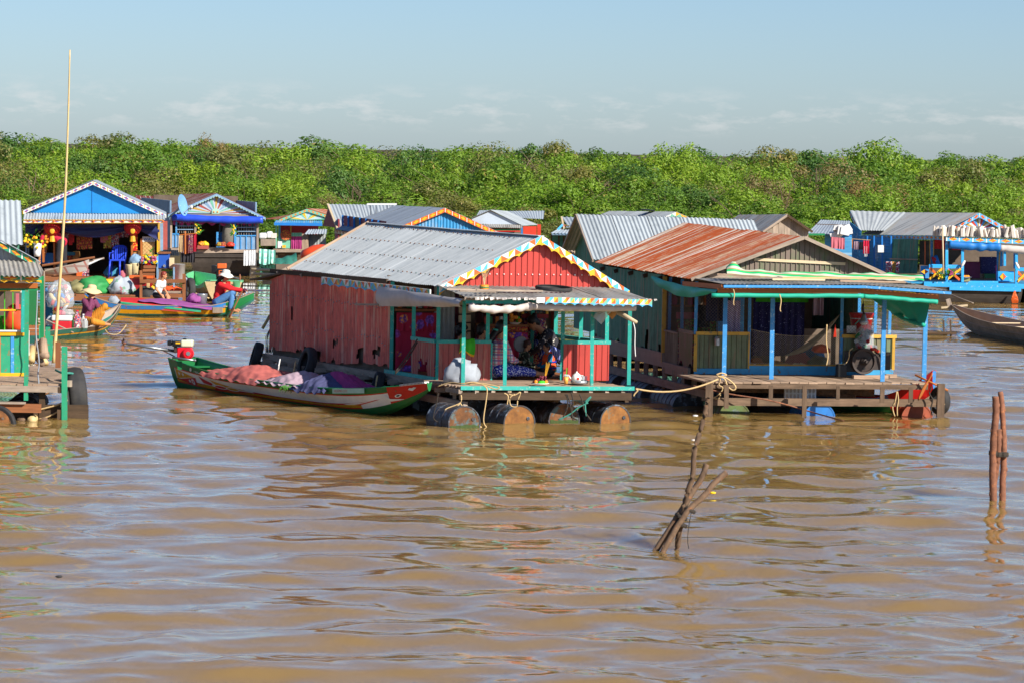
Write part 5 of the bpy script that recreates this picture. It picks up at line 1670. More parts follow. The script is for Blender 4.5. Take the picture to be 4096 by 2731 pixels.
# --- house with peeling blue corrugated gable and orange trim
def orange_trim_house():
 Y = 99.0
 root = thing('floating_house', 'floating house with peeling blue corrugated gable and orange white trim', 'house', PY(1770, 900, Y) * V((1, 1, 0)))
 A, L, R_ = PY(1780, 833, Y), PY(1507, 946, Y), PY(2012, 938, Y)
 Ab, Lb = PY(1583, 824, Y + 7.5), PY(1340, 918, Y + 7.5)
 twin_roof(root, A, L, R_, Ab, Lb, 'roof_bluegrey', seed=71, pitch=.08, amp=.006)
 gx = lambda s: lerp(L, R_, s) + V((0, .12, 0))
 sheet_cols(root, 'gable_sheet', lambda s: V((gx(s).x, gx(s).y, 1.5)), lambda s: V((gx(s).x, gx(s).y, (lerp(L.z, A.z, s / .54) if s < .54 else lerp(A.z, R_.z, (s - .54) / .46)) - .03)), (R_ - L).length, 'blue_sheet', w=.85, pitch=.09, amp=.012)
 mats = ['orange_paint', 'white_paint', 'yellow_paint', 'orange_paint']
 fascia(root, 'gable_trim', L, A, .12, 8, [(2, 2, 1)], mats=mats, kind='diamond')
 fascia(root, 'gable_trim', A, R_, .12, 8, [(2, 2, 1)], mats=mats, kind='diamond')
 fascia(root, 'eave_trim', Lb + V((-.02, 0, -.02)), L + V((-.02, 0, -.02)), .1, 26, [(1, 0)], n=(-1, 0, 0), mats=['wood_pale', 'wood_orange'], kind='tri')
 # long side wall of red boards with blue frames
 d = L - Lb
 for k in range(7):
  a, b = Lb + d * (k / 7) + V((.25, 0, 0)), Lb + d * ((k + 1) / 7) + V((.25, 0, 0))
  sheets(root, 'wall_board_panel', V((a.x, a.y, .75)), V((a.x, a.y, 2.45)), V((b.x, b.y, 2.45)), V((b.x, b.y, .75)), 'wall_red' if k not in (2,) else 'interior', w=3, pitch=.12, prof='lap', amp=.012)
  br(root, 'wall_frame', 'blue_deep', V((a.x - .02, a.y, .7)), V((a.x - .02, a.y, 2.45)), .06)
 br(root, 'wall_frame', 'skyblue_paint', Lb + V((.22, 0, -.17)), L + V((.22, 0, -.17)), .05, .1)
 fr = Fr(V((Lb.x + .2, Y, 0)), V((1, 0, 0)), d * -1)
 bx(root, 'raft', 'wood_dark', fr, 1.2, 4.6, -.1, 7.5, .05, .7)
 # cross roof behind with zinc sheets
 sheets(root, 'roof_sheet', PY(1352, 912, 107.6), PY(1600, 905, 107.0), PY(1586, 821, 109.5), PY(1313, 818, 110), 'roof_zinc', w=.85, pitch=.1, amp=.011, ppr=5, seed=77)
 e = PY(1352, 912, 107.6)
 tri_wall(root, 'cross_gable', PY(1316, 822, 110), PY(1290, 905, 112), PY(1352, 912, 107.7), 'wall_red')
 MB().hexa([V((e.x, e.y, .6)), V((e.x + .05, e.y, .6)), V((e.x - .25, e.y + 4, .6)), V((e.x - .3, e.y + 4, .6)), V((e.x, e.y, 2.3)), V((e.x + .05, e.y, 2.3)), V((e.x - .25, e.y + 4, 2.3)), V((e.x - .3, e.y + 4, 2.3))]).build('side_wall', 'wall_red', root)
 br(root, 'verge_board', 'wood_pale', PY(1349, 914, 107.5), PY(1311, 818, 110), .06, .05)
 # rack on the ridge
 rect(root, 'roof_rack', 'white_paint', *q(3, 630, 154), *q(3, 906, 166), 106.5, .5)
 for x in (665, 715, 822, 865): pbar(root, 'rack_leg', 'steel', q(3, x, 170), q(3, x, 262 if x < 800 else 205), 106.4, .035)
 # grey corrugated stall in front
 p0, p1 = PY(*q(3, 75, 690), 104), PY(*q(3, 245, 690), 104)
 return root

orange_trim_house()

def grey_stall():
 Y = 106.0
 root = thing('tin_stall', 'small grey tin stall with wooden corner post beside mint house', 'stall', PY(*q(3, 150, 700), Y) * V((1, 1, 0)))
 a, b = PY(*q(3, 75, 720), Y), PY(*q(3, 245, 720), Y)
 c, d = PY(*q(3, 245, 440), Y), PY(*q(3, 75, 445), Y)
 sheets(root, 'wall_sheet', a, b, c, d, 'grey_wall', w=.8, pitch=.085, amp=.012)
 rect(root, 'corner_post', 'wood_plank', *q(3, 18, 440), *q(3, 78, 735), Y - .3, .3)
 sheets(root, 'roof_sheet', PY(*q(3, 40, 442), Y - .5), PY(*q(3, 250, 440), Y - .5), PY(*q(3, 255, 395), Y + .6), PY(*q(3, 80, 398), Y + .6), 'roof_zinc', w=.8, pitch=.085, amp=.012)
 bx(root, 'raft', 'wood_dark', Fr(a, V((1, 0, 0)), V((0, 1, 0))), -.3, 1.0, -.2, 1.5, -.1, .5)

grey_stall()

# --- white gabled hut with red side wall
def white_house():
 Y = 124.0
 g = lambda x, y, d=0: PY(*q(3, x, y), Y + d)
 root = thing('floating_house', 'white panelled floating hut with grey roof and red end wall', 'house', V((g(1850, 0).x, Y + 1.5, 0)))
 A, L, R_ = g(1793, 214), g(1610, 292), g(2098, 362)
 Ab = PY(*q(3, 1950, 228), Y + 2.5); Rb = PY(*q(3, 2245, 356), Y + 2.5)
 twin_roof(root, A, L, R_, Ab, Ab + (L - A), 'roof_zinc', seed=81, Rb=Rb)
 sheets(root, 'roof_sheet', PY(*q(3, 2030, 290), Y + 2.2), PY(*q(3, 2290, 300), Y + 2.2), PY(*q(3, 2300, 222), Y + 4.5), PY(*q(3, 1945, 226), Y + 4.5), 'roof_zinc', w=.85, seed=83)
 sheets(root, 'roof_sheet', PY(*q(3, 1660, 265), Y + 3.5), PY(*q(3, 1830, 250), Y + 3.5), PY(*q(3, 1810, 216), Y + 4.5), PY(*q(3, 1690, 220), Y + 4.5), 'roof_zinc', w=.85, seed=84)
 MB().prism([g(1600, 345, .1), g(2090, 352, .1), g(1950, 292, .1), g(1793, 226, .1), g(1620, 300, .1)], (0, .05, 0)).build('gable_panel', 'white_wall', root)
 sheets(root, 'awning_sheet', g(1745, 378, -.6), g(2090, 385, -.6), g(2098, 355, .1), g(1720, 345, .1), 'roof_worn', w=.8)
 rect(root, 'awning_board', 'green_paint', *q(3, 1820, 395), *q(3, 2075, 408), Y - .5, .04)
 rect(root, 'awning_board', 'boat_red', *q(3, 1820, 409), *q(3, 2075, 418), Y - .5, .03)
 rect(root, 'wall_panel', 'interior', *q(3, 1740, 372), *q(3, 2100, 620), Y + .2, .05)
 rect(root, 'wall_panel', 'red_trim', *q(3, 2100, 368), *q(3, 2225, 640), Y + .3, .05)
 rect(root, 'wall_panel', 'red_trim', *q(3, 2232, 350), *q(3, 2266, 640), Y + 1.5, .05)
 rect(root, 'corner_post', 'blue_deep', *q(3, 2080, 372), *q(3, 2095, 500), Y - .2, .06)
 return root

white_house()

# --- small dark green hut left of the zinc roof
def green_hut():
 Y = 104.0
 g = lambda x, y, d=0: PY(*q(9, x, y), Y + d)
 root = thing('floating_house', 'small green slatted hut with patched grey roof left of zinc roof', 'house', V((g(190, 0).x, Y + 1.5, 0)))
 sheets(root, 'roof_sheet', g(205, 362, .6), g(480, 366, .6), g(480, 266, 2.2), g(135, 262, 2.2), 'roof_zinc', w=.8, pitch=.1, amp=.015)
 sheets(root, 'awning_sheet', g(0, 455, -.6), g(480, 465, -.6), g(480, 385, .7), g(90, 405, .7), 'roof_zinc', w=.8, pitch=.1, amp=.012)
 sheets(root, 'awning_sheet', g(190, 388, .3), g(400, 380, .3), g(400, 348, .8), g(185, 372, .8), 'roof_zinc', w=.8)
 pbar(root, 'verge_board', 'wood_pale', q(9, 165, 400), q(9, 135, 262), Y + .5, .05, .04, Y + 2.1)
 pbar(root, 'verge_board', 'skyblue_paint', q(9, 90, 412), q(9, 150, 350), Y + .5, .05, .06)
 tri_wall(root, 'gable_panel', g(160, 350, .8), g(110, 400, .8), g(210, 370, .8), 'brick_red')
 pbar(root, 'eave_board', 'blue_grey', q(9, 20, 462), q(9, 400, 466), Y - .55, .04, .06)
 sheets(root, 'wall_board_panel', g(15, 900), g(15, 470), g(420, 470), g(420, 900), 'green_sheet', w=3, pitch=.1, prof='lap', amp=.015)
 for x in (15, 105, 163, 228, 292): pbar(root, 'wall_batten', 'wood_dark', q(9, x, 900), q(9, x, 466), Y - .05, .05, .03)

green_hut()

def blue_trim_roof():
 Y = 112.0
 root = thing('floating_house', 'far grey roof with blue and yellow trimmed red gable above zinc roof', 'house', PY(2600, 900, Y) * V((1, 1, 0)))
 A, L, R_ = PY(*q(9, 1480, 203), Y), PY(*q(9, 1290, 285), Y), PY(*q(9, 1680, 290), Y)
 Ab, Lb = PY(*q(9, 690, 196), Y + 6), PY(*q(9, 480, 285), Y + 6)
 twin_roof(root, A, L, R_, Ab, Lb, 'roof_grey', seed=91)
 tri_wall(root, 'gable_panel', A + V((0, .1, -.03)), L + V((0, .1, 0)), R_ + V((0, .1, 0)), 'wall_red')
 fascia(root, 'gable_trim', L, A, .14, 4, [(1, 2)], mats=['skyblue_paint', 'white_paint', 'mint_paint'])
 fascia(root, 'gable_trim', A, R_, .14, 4, [(1, 2)], mats=['skyblue_paint', 'yellow_paint', 'mint_paint'])
 rect(root, 'front_wall', 'wall_red', *q(9, 1330, 285), *q(9, 1660, 600), Y + .2, .05)
 side_box(root, 'side_wall', 'wall_red', L + V((.2, .2, 0)), Lb + V((.2, 0, 0)), .5)
 pbar(root, 'roof_panel', 'black_plastic', q(9, 1080, 172), q(9, 1230, 188), Y + 2, .5, .04)

blue_trim_roof()

def wood_gable():
 Y = 94.0
 c = lambda x, y: (2900 + x / 1.9666, 520 + y / 1.9666)
 root = thing('floating_house', 'grey roofed hut with bare weathered wood gable behind rusty roof', 'house', PY(3150, 920, Y) * V((1, 1, 0)))
 A, L, R_ = PY(*c(492, 668), Y), PY(*c(300, 800), Y), PY(*c(690, 800), Y)
 Ab, Lb = PY(*c(110, 672), Y + 5), PY(*c(-60, 790), Y + 5)
 twin_roof(root, A, L, R_, Ab, Lb, 'roof_brownstreak', seed=95)
 for k in range(7):
  x = lerp(L.x + .1, R_.x - .1, (k + .5) / 7)
  t = (x - L.x) / (A.x - L.x) if x < A.x else (R_.x - x) / (R_.x - A.x)
  br(root, 'gable_board', 'wood_grey', V((x, Y + .15, L.z - .6)), V((x, Y + .15, lerp(L.z, A.z, max(0, min(1, t))) - .05)), (R_.x - L.x - .2) / 7 - .006, .03)
 pbar(root, 'verge_board', 'wood_grey', c(492, 672), c(300, 805), Y - .02, .04, .06); pbar(root, 'verge_board', 'wood_dark', c(492, 672), c(690, 805), Y - .02, .04, .06)
 side_box(root, 'side_wall', 'wood_grey', L + V((.2, .2, 0)), Lb + V((.2, 0, 0)), .5)

wood_gable()

def pale_roofs():
 Y = 106.0
 c = lambda x, y: q(12, x, y)
 root = thing('floating_house', 'low hut with pale blue grey patched roof between wood gable and blue house', 'house', PY(*c(200, 400), Y) * V((1, 1, 0)))
 sheets(root, 'roof_sheet', PY(*c(-60, 330), Y), PY(*c(350, 345), Y), PY(*c(365, 206), Y + 3), PY(*c(80, 194), Y + 3), 'roof_bluegrey', w=.9, pitch=.1, amp=.008, seed=97)
 pbar(root, 'roof_seam', 'wood_dark', c(20, 235), c(330, 245), Y + 2, .03, .02)
 rect(root, 'wall_panel', 'blue_board', *c(120, 340), *c(380, 700), Y + .3, .05)
 rect(root, 'beam', 'blue_deep', *c(160, 345), *c(380, 360), Y - .1, .08)
 rect(root, 'roof_edge', 'green_paint', *c(-40, 326), *c(120, 344), Y - .2, .1)

pale_roofs()

# --- bright blue house on the right
def blue_house():
 Y = 111.0
 g = lambda x, y, d=0: PY(*q(12, x, y), Y + d)
 h = lambda x, y, d=0: PY(*q(18, x, y), Y + d)
 root = thing('floating_house', 'bright blue floating house with red yellow sunburst gable and tar hull', 'house', V((g(1600, 0).x, Y + 2, 0)))
 A, L, R_ = g(1610, 128, 1), g(1345, 268, 1), g(1860, 262, 1)
 Ab, Lb = PY(*q(12, 905, 124), Y + 7), PY(*q(12, 470, 335), Y + 6)
 Lf = g(1170, 345, .2)
 sheets(root, 'roof_sheet', Lb, Lf, A, Ab, 'roof_brownstreak', w=.85, seed=101, nt=2)
 sheets(root, 'roof_sheet', R_, Ab + (R_ - A), Ab, A, 'roof_brownstreak', w=.85, seed=102)
 tri_wall(root, 'gable_panel', g(1610, 150, 1.2), g(1380, 275, 1.2), g(1830, 275, 1.2), 'white_wall')
 rays(root, g(1610, 290, 1.15), g(1400, 270, 1.15), g(1610, 152, 1.15), g(1825, 268, 1.15), 15, ['red_trim', 'blue_post', 'yellow_post', 'white_paint'])
 mats = ['skyblue_paint', 'white_paint', 'orange_paint', 'yellow_paint']
 fascia(root, 'gable_trim', L, A, .14, 4, [(2, 2, 1)], mats=mats, kind='diamond')
 fascia(root, 'gable_trim', A, R_, .14, 4, [(2, 2, 1)], mats=mats, kind='diamond')
 # rear cross roof and blue boarded wall
 sheets(root, 'roof_sheet', PY(*q(12, 455, 296), Y + 4.6), PY(*q(12, 700, 300), Y + 4), PY(*q(12, 920, 124), Y + 7), PY(*q(12, 362, 105), Y + 7), 'roof_grey', w=.85, pitch=.1, amp=.010, seed=105)
 fascia(root, 'eave_trim', PY(*q(12, 455, 300), Y + 4.5), PY(*q(12, 362, 108), Y + 6.9), .14, 5, [(2, 2, 1)], mats=mats, kind='diamond')
 sheets(root, 'wall_board_panel', PY(*q(12, 345, 700), Y + 4.8), PY(*q(12, 345, 200), Y + 4.8), PY(*q(12, 470, 300), Y + 4.4), PY(*q(12, 470, 700), Y + 4.4), 'blue_board', w=5, pitch=.13, prof='lap', amp=.015)
 sheets(root, 'wall_board_panel', PY(*q(12, 455, 720), Y + 4.2), PY(*q(12, 455, 345), Y + 4.2), PY(*q(12, 765, 365), Y + 2.8), PY(*q(12, 765, 720), Y + 2.8), 'blue_board', w=5, pitch=.11, prof='lap', amp=.02)
 for x, d in ((530, 3.9), (595, 3.5), (672, 3.1), (760, 2.7)): pbar(root, 'wall_batten', 'blue_deep', q(12, x, 700), q(12, x, 350), Y + d - .1, .05)
 sheets(root, 'wall_sheet', PY(*q(12, 740, 712), Y + 2.6), PY(*q(12, 1010, 712), Y + 1.4), PY(*q(12, 1025, 378), Y + 1.4), PY(*q(12, 765, 378), Y + 2.7), 'green_sheet', w=.9, pitch=.07, amp=.009)
 pbar(root, 'wall_batten', 'wood_grey', q(12, 745, 570), q(12, 1015, 578), Y + 2.4, .02, .04, Y + 1.3)
 fascia(root, 'eave_trim', g(478, 338, 5.8), g(1165, 350, .15), .12, 17, [(2, 3, 1)], mats=mats, kind='diamond')
 E0, E1 = g(1165, 355, -.6), PY(4250, 968, Y - .6)
 fascia(root, 'porch_trim', h(0, 285, .1), h(390, 310, -.6), .12, 5, [(2, 3, 1)], mats=mats, kind='diamond')
 fascia(root, 'porch_trim', h(390, 310, -.6), PY(4260, 966, Y - .6), .14, 9, [(2, 3, 1)], mats=mats, kind='diamond')
 sheets(root, 'porch_sheet', h(380, 306, -.65), PY(4260, 962, Y - .65), PY(4260, 938, Y + 1), g(1170, 330, 1), 'roof_worn', w=.8)
 # floor, hull
 z = h(1000, 1160).z
 fr = Fr(h(-420, 0), V((1, 0, 0)), V((-.1, 1, 0)))
 bx(root, 'floor', 'blue_base', fr, 0, 6, -.5, 5, z - .05, z)
 pbar(root, 'deck_beam', 'blue_sky', q(18, -20, 1185), (4300, 1152), Y - .55, .06, .15)
 pbar(root, 'deck_beam', 'blue_sky', q(18, 450, 1262), q(18, 1770, 1290), Y - .75, .06, .12)
 pbar(root, 'deck_board', 'blue_sky', q(18, 370, 1140), q(18, 1350, 1150), Y - .2, .05, .06)
 mb = MB()
 x0, x1 = h(60, 0).x, h(1775, 0).x
 zh = h(900, 1240).z

 def hull(u, v):
  return V((lerp(x0, x1, u) + (.12 * v * v if u < .5 else -.1 * v * v) * (abs(2 * u - 1) ** 4), Y - .68 + .3 * v * v, lerp(zh, -.2, v)))
 mb.grid(hull, 20, 6)
 mb.add([hull(1, 0), hull(1, 1), hull(1, 1) + V((-.3, 4, 0)), hull(1, 0) + V((-.3, 4, 0))], [(0, 1, 2, 3)])
 mb.add([hull(0, 0), hull(0, 1), hull(0, 1) + V((0, 4, 0)), hull(0, 0) + V((0, 4, 0))], [(0, 3, 2, 1)])
 mb.build('barge_hull', 'hull_tar', root)
 x2 = PY(4100, 1150, Y).x
 bx(root, 'barge_hull', 'hull_tar', Fr(V((x2, Y - .2, 0)), V((1, 0, 0)), V((0, 1, 0))), 0, 3, 0, 3, -.1, zh)
 # posts
 for x, y0, y1, w in ((400, 380, 1150, .085), (692, 500, 1150, .08), (1470, 580, 850, .075), (1686, 620, 1250, .08)):
  pbar(root, 'post', 'blue_sky', q(18, x, y1), q(18, x, y0), Y - .45, w)
 for x, y0, y1 in ((120, 380, 830), (1405, 580, 860), (1350, 560, 1130), (1660, 620, 900)):
  pbar(root, 'post', 'blue_post', q(18, x, y1), q(18, x, y0), Y + .3, .09)
 pbar(root, 'carved_strip', 'yellow_post', q(18, 1345, 1130), q(18, 1380, 600), Y + .2, .035)
 for x in (92, 158): pbar(root, 'carved_strip', 'yellow_post', q(18, x, 840), q(18, x, 390), Y + .2, .025)
 for x, c in ((0, 'orange_paint'), (375, 'red_trim'), (430, 'yellow_post')): pbar(root, 'carved_strip', c, q(18, x, 830), q(18, x, 400), Y + .32, .03)
 # railings with crossed boards
 for x0, x1, y0, y1 in ((75, 335, 870, 1100), (395, 660, 880, 1110), (1690, 1900, 930, 1150)):
  pbar(root, 'rail', 'blue_sky', q(18, x0, y0 - 8), q(18, x1 + 30, y0 - 8), Y - .42, .05, .09)
  pbar(root, 'rail', 'blue_post', q(18, x0, (y0 + y1) / 2), q(18, x1 + 20, (y0 + y1) / 2 + 5), Y - .42, .03, .03)
  pbar(root, 'cross_board', 'orange_paint', q(18, x0 + 15, y0 + 20), q(18, x1 - 20, y1), Y - .44, .02, .07)
  pbar(root, 'cross_board', 'yellow_paint', q(18, x0 + 5, y1), q(18, x1, y0 + 20), Y - .48, .02, .07)
  fascia(root, 'rail_trim', PY(*q(18, x0, y0 - 50), Y - .42), PY(*q(18, x1, y0 - 46), Y - .42), .06, 1, [(0, 0)], .02, 8, mats=['blue_sky', 'orange_paint'])
 rect(root, 'wall_panel', 'blue_sky', *q(18, 1320, 950), *q(18, 1640, 1150), Y + .1, .05)
 rect(root, 'wall_panel', 'blue_post', *q(18, -80, 850), *q(18, 75, 1080), Y + .2, .05)
 for cx, cy, w, hh in ((1440, 1050, 60, 70), (-5, 960, 70, 45)):
  c = [PY(*q(18, cx + dx * w, cy + dy * hh), Y + .06) for dx, dy in ((-1, 0), (0, -1), (1, 0), (0, 1))]
  MB().prism([c[0], c[1], c[3]], (0, .03, 0)).build('diamond_board', 'yellow_paint', root)
  MB().prism([c[1], c[2], c[3]], (0, .03, 0)).build('diamond_board', 'orange_paint', root)
 # awning rolls, inside
 rolled(root, 'rolled_tarp', h(445, 445, -.5), h(1390, 500, -.5), .14, 'blue_deep', .03, .25, seed=5)
 rolled(root, 'rolled_tarp', h(1390, 520, -.5), PY(4250, 1010, Y - .5), .12, 'tarp_grey', .02, .2, seed=6)
 drape(root, 'red_valance', h(500, 500, 0), h(1250, 505, 0), .1, 'paper_red', 8, .02)
 drape(root, 'red_valance', h(175, 362, .2), h(385, 368, .2), .3, 'paper_red', 4, .02)
 rect(root, 'back_wall', 'interior', *q(18, -100, 380), 4250, 1140, Y + 2.5, .05)
 rect(root, 'table_cloth', 'fabric_maroon', *q(18, 725, 780), *q(18, 1015, 1080), Y + .8, .4)
 rect(root, 'cabinet', 'navy_dots', *q(18, 1030, 690), *q(18, 1320, 1000), Y + 1.2, .4)
 rect(root, 'carved_strip', 'fabric_magenta', *q(18, 1305, 840), *q(18, 1322, 1130), Y + .15, .03)
 rect(root, 'green_chest', 'green_dark', *q(18, 1095, 1000), *q(18, 1310, 1080), Y + .9, .4)
 return root

blue_house()

# --- roof of another house behind the corner shop
def left_roof():
 root = thing('floating_house', 'steep plain grey corrugated roof at far left behind green shop', 'house', PY(40, 980, 72) * V((1, 1, 0)))
 a, b, c, d = PY(-160, 985, 70), PY(92, 980, 70), PY(83, 803, 71.5), PY(-160, 800, 71.5)
 sheets(root, 'roof_sheet', a, b, c, d, 'roof_zinc', w=.85, pitch=.11, amp=.013, ppr=6, seed=111)
 sheets(root, 'wall_sheet', V((a.x, a.y + .2, .4)), V((b.x - .1, b.y + .2, .4)), b + V((-.1, .2, 0)), a + V((0, .2, 0)), 'green_sheet', w=.85)

left_roof()

# ------------------------------------------------------------------ boats
class Hull:
 """plank boat: t 0 stern .. 1 bow, v 0 keel .. 1 sheer, side -1 (viewer's) / +1"""

 def __init__(s, S_, B_, beam, sheer, keel, near, full=.55):
  s.S = V((S_.x, S_.y, 0)); s.B = V((B_.x, B_.y, 0))
  s.d = (s.B - s.S).normalized(); s.L = (s.B - s.S).length
  n = V((s.d.y, -s.d.x, 0))
  s.n = n if n.dot(V(near)) > 0 else -n          # towards the viewer
  s.beam, s.sheer, s.keel, s.full = beam, sheer, keel, full

 def w(s, t, v):
  return s.beam(t) * (v ** s.full)

 def p(s, t, v, side, off=0, k=1.0):
  c = s.S + s.d * (s.L * t)
  z = lerp(s.keel(t), s.sheer(t), v ** 1.15)
  q_ = c + s.n * (-side) * (s.w(t, v) * k + off)
  return V((q_.x, q_.y, z))

 def build(s, root, vs, rowm, mats, inner=0, inv=.35, nt=34, mfun=None, gun=None, floorz=None, transom=0):
  for nm, k, rng in (('hull', 1.0, vs),):
   mb = MB()
   rows = [(side, v) for side in (-1,) for v in reversed(vs)] + [(1, v) for v in vs]
   nr = len(rows)
   pts = [[s.p(i / nt, v, sd) for sd, v in rows] for i in range(nt + 1)]
   vv = [p for col in pts for p in col]
   fs = []; ms = []
   nv = len(vs)
   for i in range(nt):
    for j in range(nr - 1):
     if j == nv - 1: k_ = 0
     elif j < nv - 1: k_ = nv - 2 - j
     else: k_ = j - nv
     fs.append((i * nr + j, (i + 1) * nr + j, (i + 1) * nr + j + 1, i * nr + j + 1))
     m = rowm[k_]
     if mfun: m = mfun((i + .5) / nt, (vs[k_] + vs[k_ + 1]) / 2, m)
     ms.append(m)
   fs.append(tuple(range(nr))); ms.append(transom)
   fs.append(tuple(nt * nr + j for j in reversed(range(nr)))); ms.append(rowm[-1])
   mb.add(vv, fs, ms)
   h = mb.build('hull', mats, root, smooth=False)
  mb = MB()                       # inside planking
  iv = [1.0, .7, inv]
  rows = [(-1, v) for v in iv] + [(1, v) for v in reversed(iv)]
  pts = [s.p(lerp(.012, .985, i / nt), v, sd, -.028) for i in range(nt + 1) for sd, v in rows]
  mb.add(pts, [(i * 6 + j, i * 6 + j + 1, (i + 1) * 6 + j + 1, (i + 1) * 6 + j) for i in range(nt) for j in range(5)])
  mb.build('inner_planking', inner, root)
  if gun:
   for sd in (-1, 1):
    MB().tube([s.p(i / nt, 1, sd, -.012) + V((0, 0, .004)) for i in range(nt + 1)], .018, 5, flat=.7).build('gunwale', gun, root)
  return h

 def decal(s, root, name, tv, m, side=-1, off=.006):
  """flat paint laid on the side, outline given in (t, v)"""
  c = (sum(a for a, b in tv) / len(tv), sum(b for a, b in tv) / len(tv))
  mb = MB()
  out = []
  n = len(tv)
  for i in range(n):
   (a, b), (c2, d2) = tv[i], tv[(i + 1) % n]
   for k in range(4): out.append((lerp(a, c2, k / 4), lerp(b, d2, k / 4)))
  pts = [s.p(c[0], c[1], side, off)] + [s.p(a, b, side, off) for a, b in out]
  m_ = len(out)
  mb.add(pts, [(0, 1 + i, 1 + (i + 1) % m_) for i in range(m_)])
  return mb.build(name, m, root)

def thwart(root, H, t, m='wood_grey', v=.8, w=.12):
 return MB().bar(H.p(t, v, -1, -.02), H.p(t, v, 1, -.02), w, .025).build('thwart', m, root)

# --- the long cargo boat moored beside the red house
def cargo_boat():
 n_cam = V((-.6, -.8, 0))
 S0, B0 = P(650, 1543, 0) + V((.35, .23, 0)), V((-1.37, 58.55, 0))
 H = Hull(S0, B0, lambda t: .30 + .2 * math.sin(min(1, t * 1.5 + .05) * math.pi / 2) if t < .62 else .5 * max(.10, 1 - ((t - .62) / .385) ** 1.8),
     lambda t: .35 + .17 * max(0, 1 - t / .3) ** 1.6 + .27 * max(0, (t - .6) / .4) ** 2.0,
     lambda t: -.12 + .03 * max(0, 1 - t / .2) + .60 * max(0, (t - .74) / .26) ** 1.9, n_cam)
 root = thing('cargo_boat', 'long white green and red painted boat loaded with cloth beside red house', 'boat', H.S + H.d * H.L / 2)
 vs = [0, .12, .25, .36, .40, .47, .50, .78, .815, 1.0]
 mats = ['boat_green', 'boat_red', 'boat_yellow', 'boat_white']

 def mf(t, v, m):
  if t > .885 and v > .34: return 1
  if t < .012: return 0
  if t > .62 and m in (1, 2) and v < .6: return 3 if t > .80 else m
  return m
 H.build(root, vs, [0, 0, 0, 1, 2, 1, 3, 1, 0], mats, 'boat_green', .3, 44, mf, 'boat_green')
 for t in (.05, .3, .9): thwart(root, H, t, 'boat_green', .86, .2)
 # bow plate with striped edge
 a, b = H.p(.93, 1, -1, .005), H.p(1.0, 1, -1, .005)
 MB().bar(a + V((0, 0, .012)), b + V((0, 0, .012)), .1, .03).build('bow_plate', 'white_paint', root)
 for k in range(16):
  p = lerp(a, b, .06 + k * .055) + V((0, 0, .012))
  MB().bar(p + H.n * .045 - V((0, 0, .011)), p + H.n * .0525 + V((0, 0, .009)), .008, .02).build('bow_stripe', 'black_plastic', root)
 # painted emblems on the side
 H.decal(root, 'pennant', [(.028, .90 - .12), (.115, .66), (.028, .50)], 'boat_yellow')
 H.decal(root, 'pennant', [(.03, .47), (.12, .66), (.118, .34)], 'boat_red')

 def star(tc, vc, rt, rv, m):
  H.decal(root, 'star', [(tc + rt * (1 if i % 2 == 0 else .42) * math.sin(i * math.pi / 5), vc + rv * (1 if i % 2 == 0 else .42) * math.cos(i * math.pi / 5)) for i in range(10)], m, off=.010)
 star(.044, .66, .007, .075, 'white_paint'); star(.062, .66, .007, .075, 'white_paint'); star(.088, .50, .007, .075, 'white_paint')
 H.decal(root, 'disc', [(.104 + .007 * math.cos(i * .52), .50 + .1 * math.sin(i * .52)) for i in range(12)], 'white_paint', off=.010)
 star(.104, .50, .006, .07, 'boat_red')
 H.decal(root, 'flash', [(.14, .75), (.20, .60), (.19, .52), (.155, .55)], 'boat_red')
 H.decal(root, 'flash', [(.155, .52), (.205, .50), (.19, .40), (.16, .38)], 'boat_yellow')
 H.decal(root, 'flash', [(.19, .72), (.37, .52), (.28, .56), (.215, .58)], 'boat_yellow')
 H.decal(root, 'flash', [(.195, .40), (.37, .44), (.29, .50), (.215, .50)], 'boat_red')
 for tc in (.235, .29): H.decal(root, 'loop', [(tc + .03 * math.cos(i * .52), .53 + .07 * math.sin(i * .52)) for i in range(12)], 'boat_white', off=.009)
 for tc in (.235, .29): H.decal(root, 'loop', [(tc + .026 * math.cos(i * .52), .53 + .045 * math.sin(i * .52)) for i in range(12)], 'boat_red' if tc < .25 else 'boat_yellow', off=.012)
 H.decal(root, 'flash', [(.375, .54), (.48, .50), (.385, .49)], 'boat_red')
 H.decal(root, 'flash', [(.375, .47), (.475, .46), (.385, .43)], 'boat_yellow')
 H.decal(root, 'flash', [(.62, .47), (.86, .60), (.80, .50), (.62, .40)], 'boat_red')
 H.decal(root, 'flash', [(.6, .455), (.8, .50), (.76, .46), (.6, .42)], 'boat_yellow', off=.012)
 H.decal(root, 'eye', [(.915 + .01 * math.cos(i * .52), .60 + .07 * math.sin(i * .52)) for i in range(12)], 'white_paint', off=.012)
 H.decal(root, 'pupil', [(.915 + .005 * math.cos(i * .52), .60 + .035 * math.sin(i * .52)) for i in range(12)], 'black_plastic', off=.017)
 H.decal(root, 'heart', [(.957, .66), (.968, .80), (.962, .86), (.956, .82), (.950, .86), (.945, .78)], 'white_paint', off=.012)
 H.decal(root, 'brow', [(.875, .74), (.89, .5), (.93, .36), (.89, .44), (.865, .7)], 'white_paint', off=.012)
 up = V((0, 0, 1))
 p = H.p(.125, .845, -1, .012)
 text(root, 'name_lettering', 'HLC', p, H.p(.16, .845, -1) - H.p(.125, .845, -1), up, .12, 'white_paint')
 MB().lathe(H.p(.113, .905, -1, .012), [(.035, 0), (.035, .006)], H.n, 10).build('name_badge', 'white_paint', root)
 a, b = H.p(.725, .93, -1, .03), H.p(.825, .93, -1, .03)
 MB().bar(a, b, .012, .085).build('name_plate', 'mint_pale', root)
 text(root, 'name_lettering', 'HUONG LOC', lerp(a, b, .06) + H.n * .008 - V((0, 0, .022)), b - a, up, .062, 'boat_red')
 return root, H

CB, CH = cargo_boat()

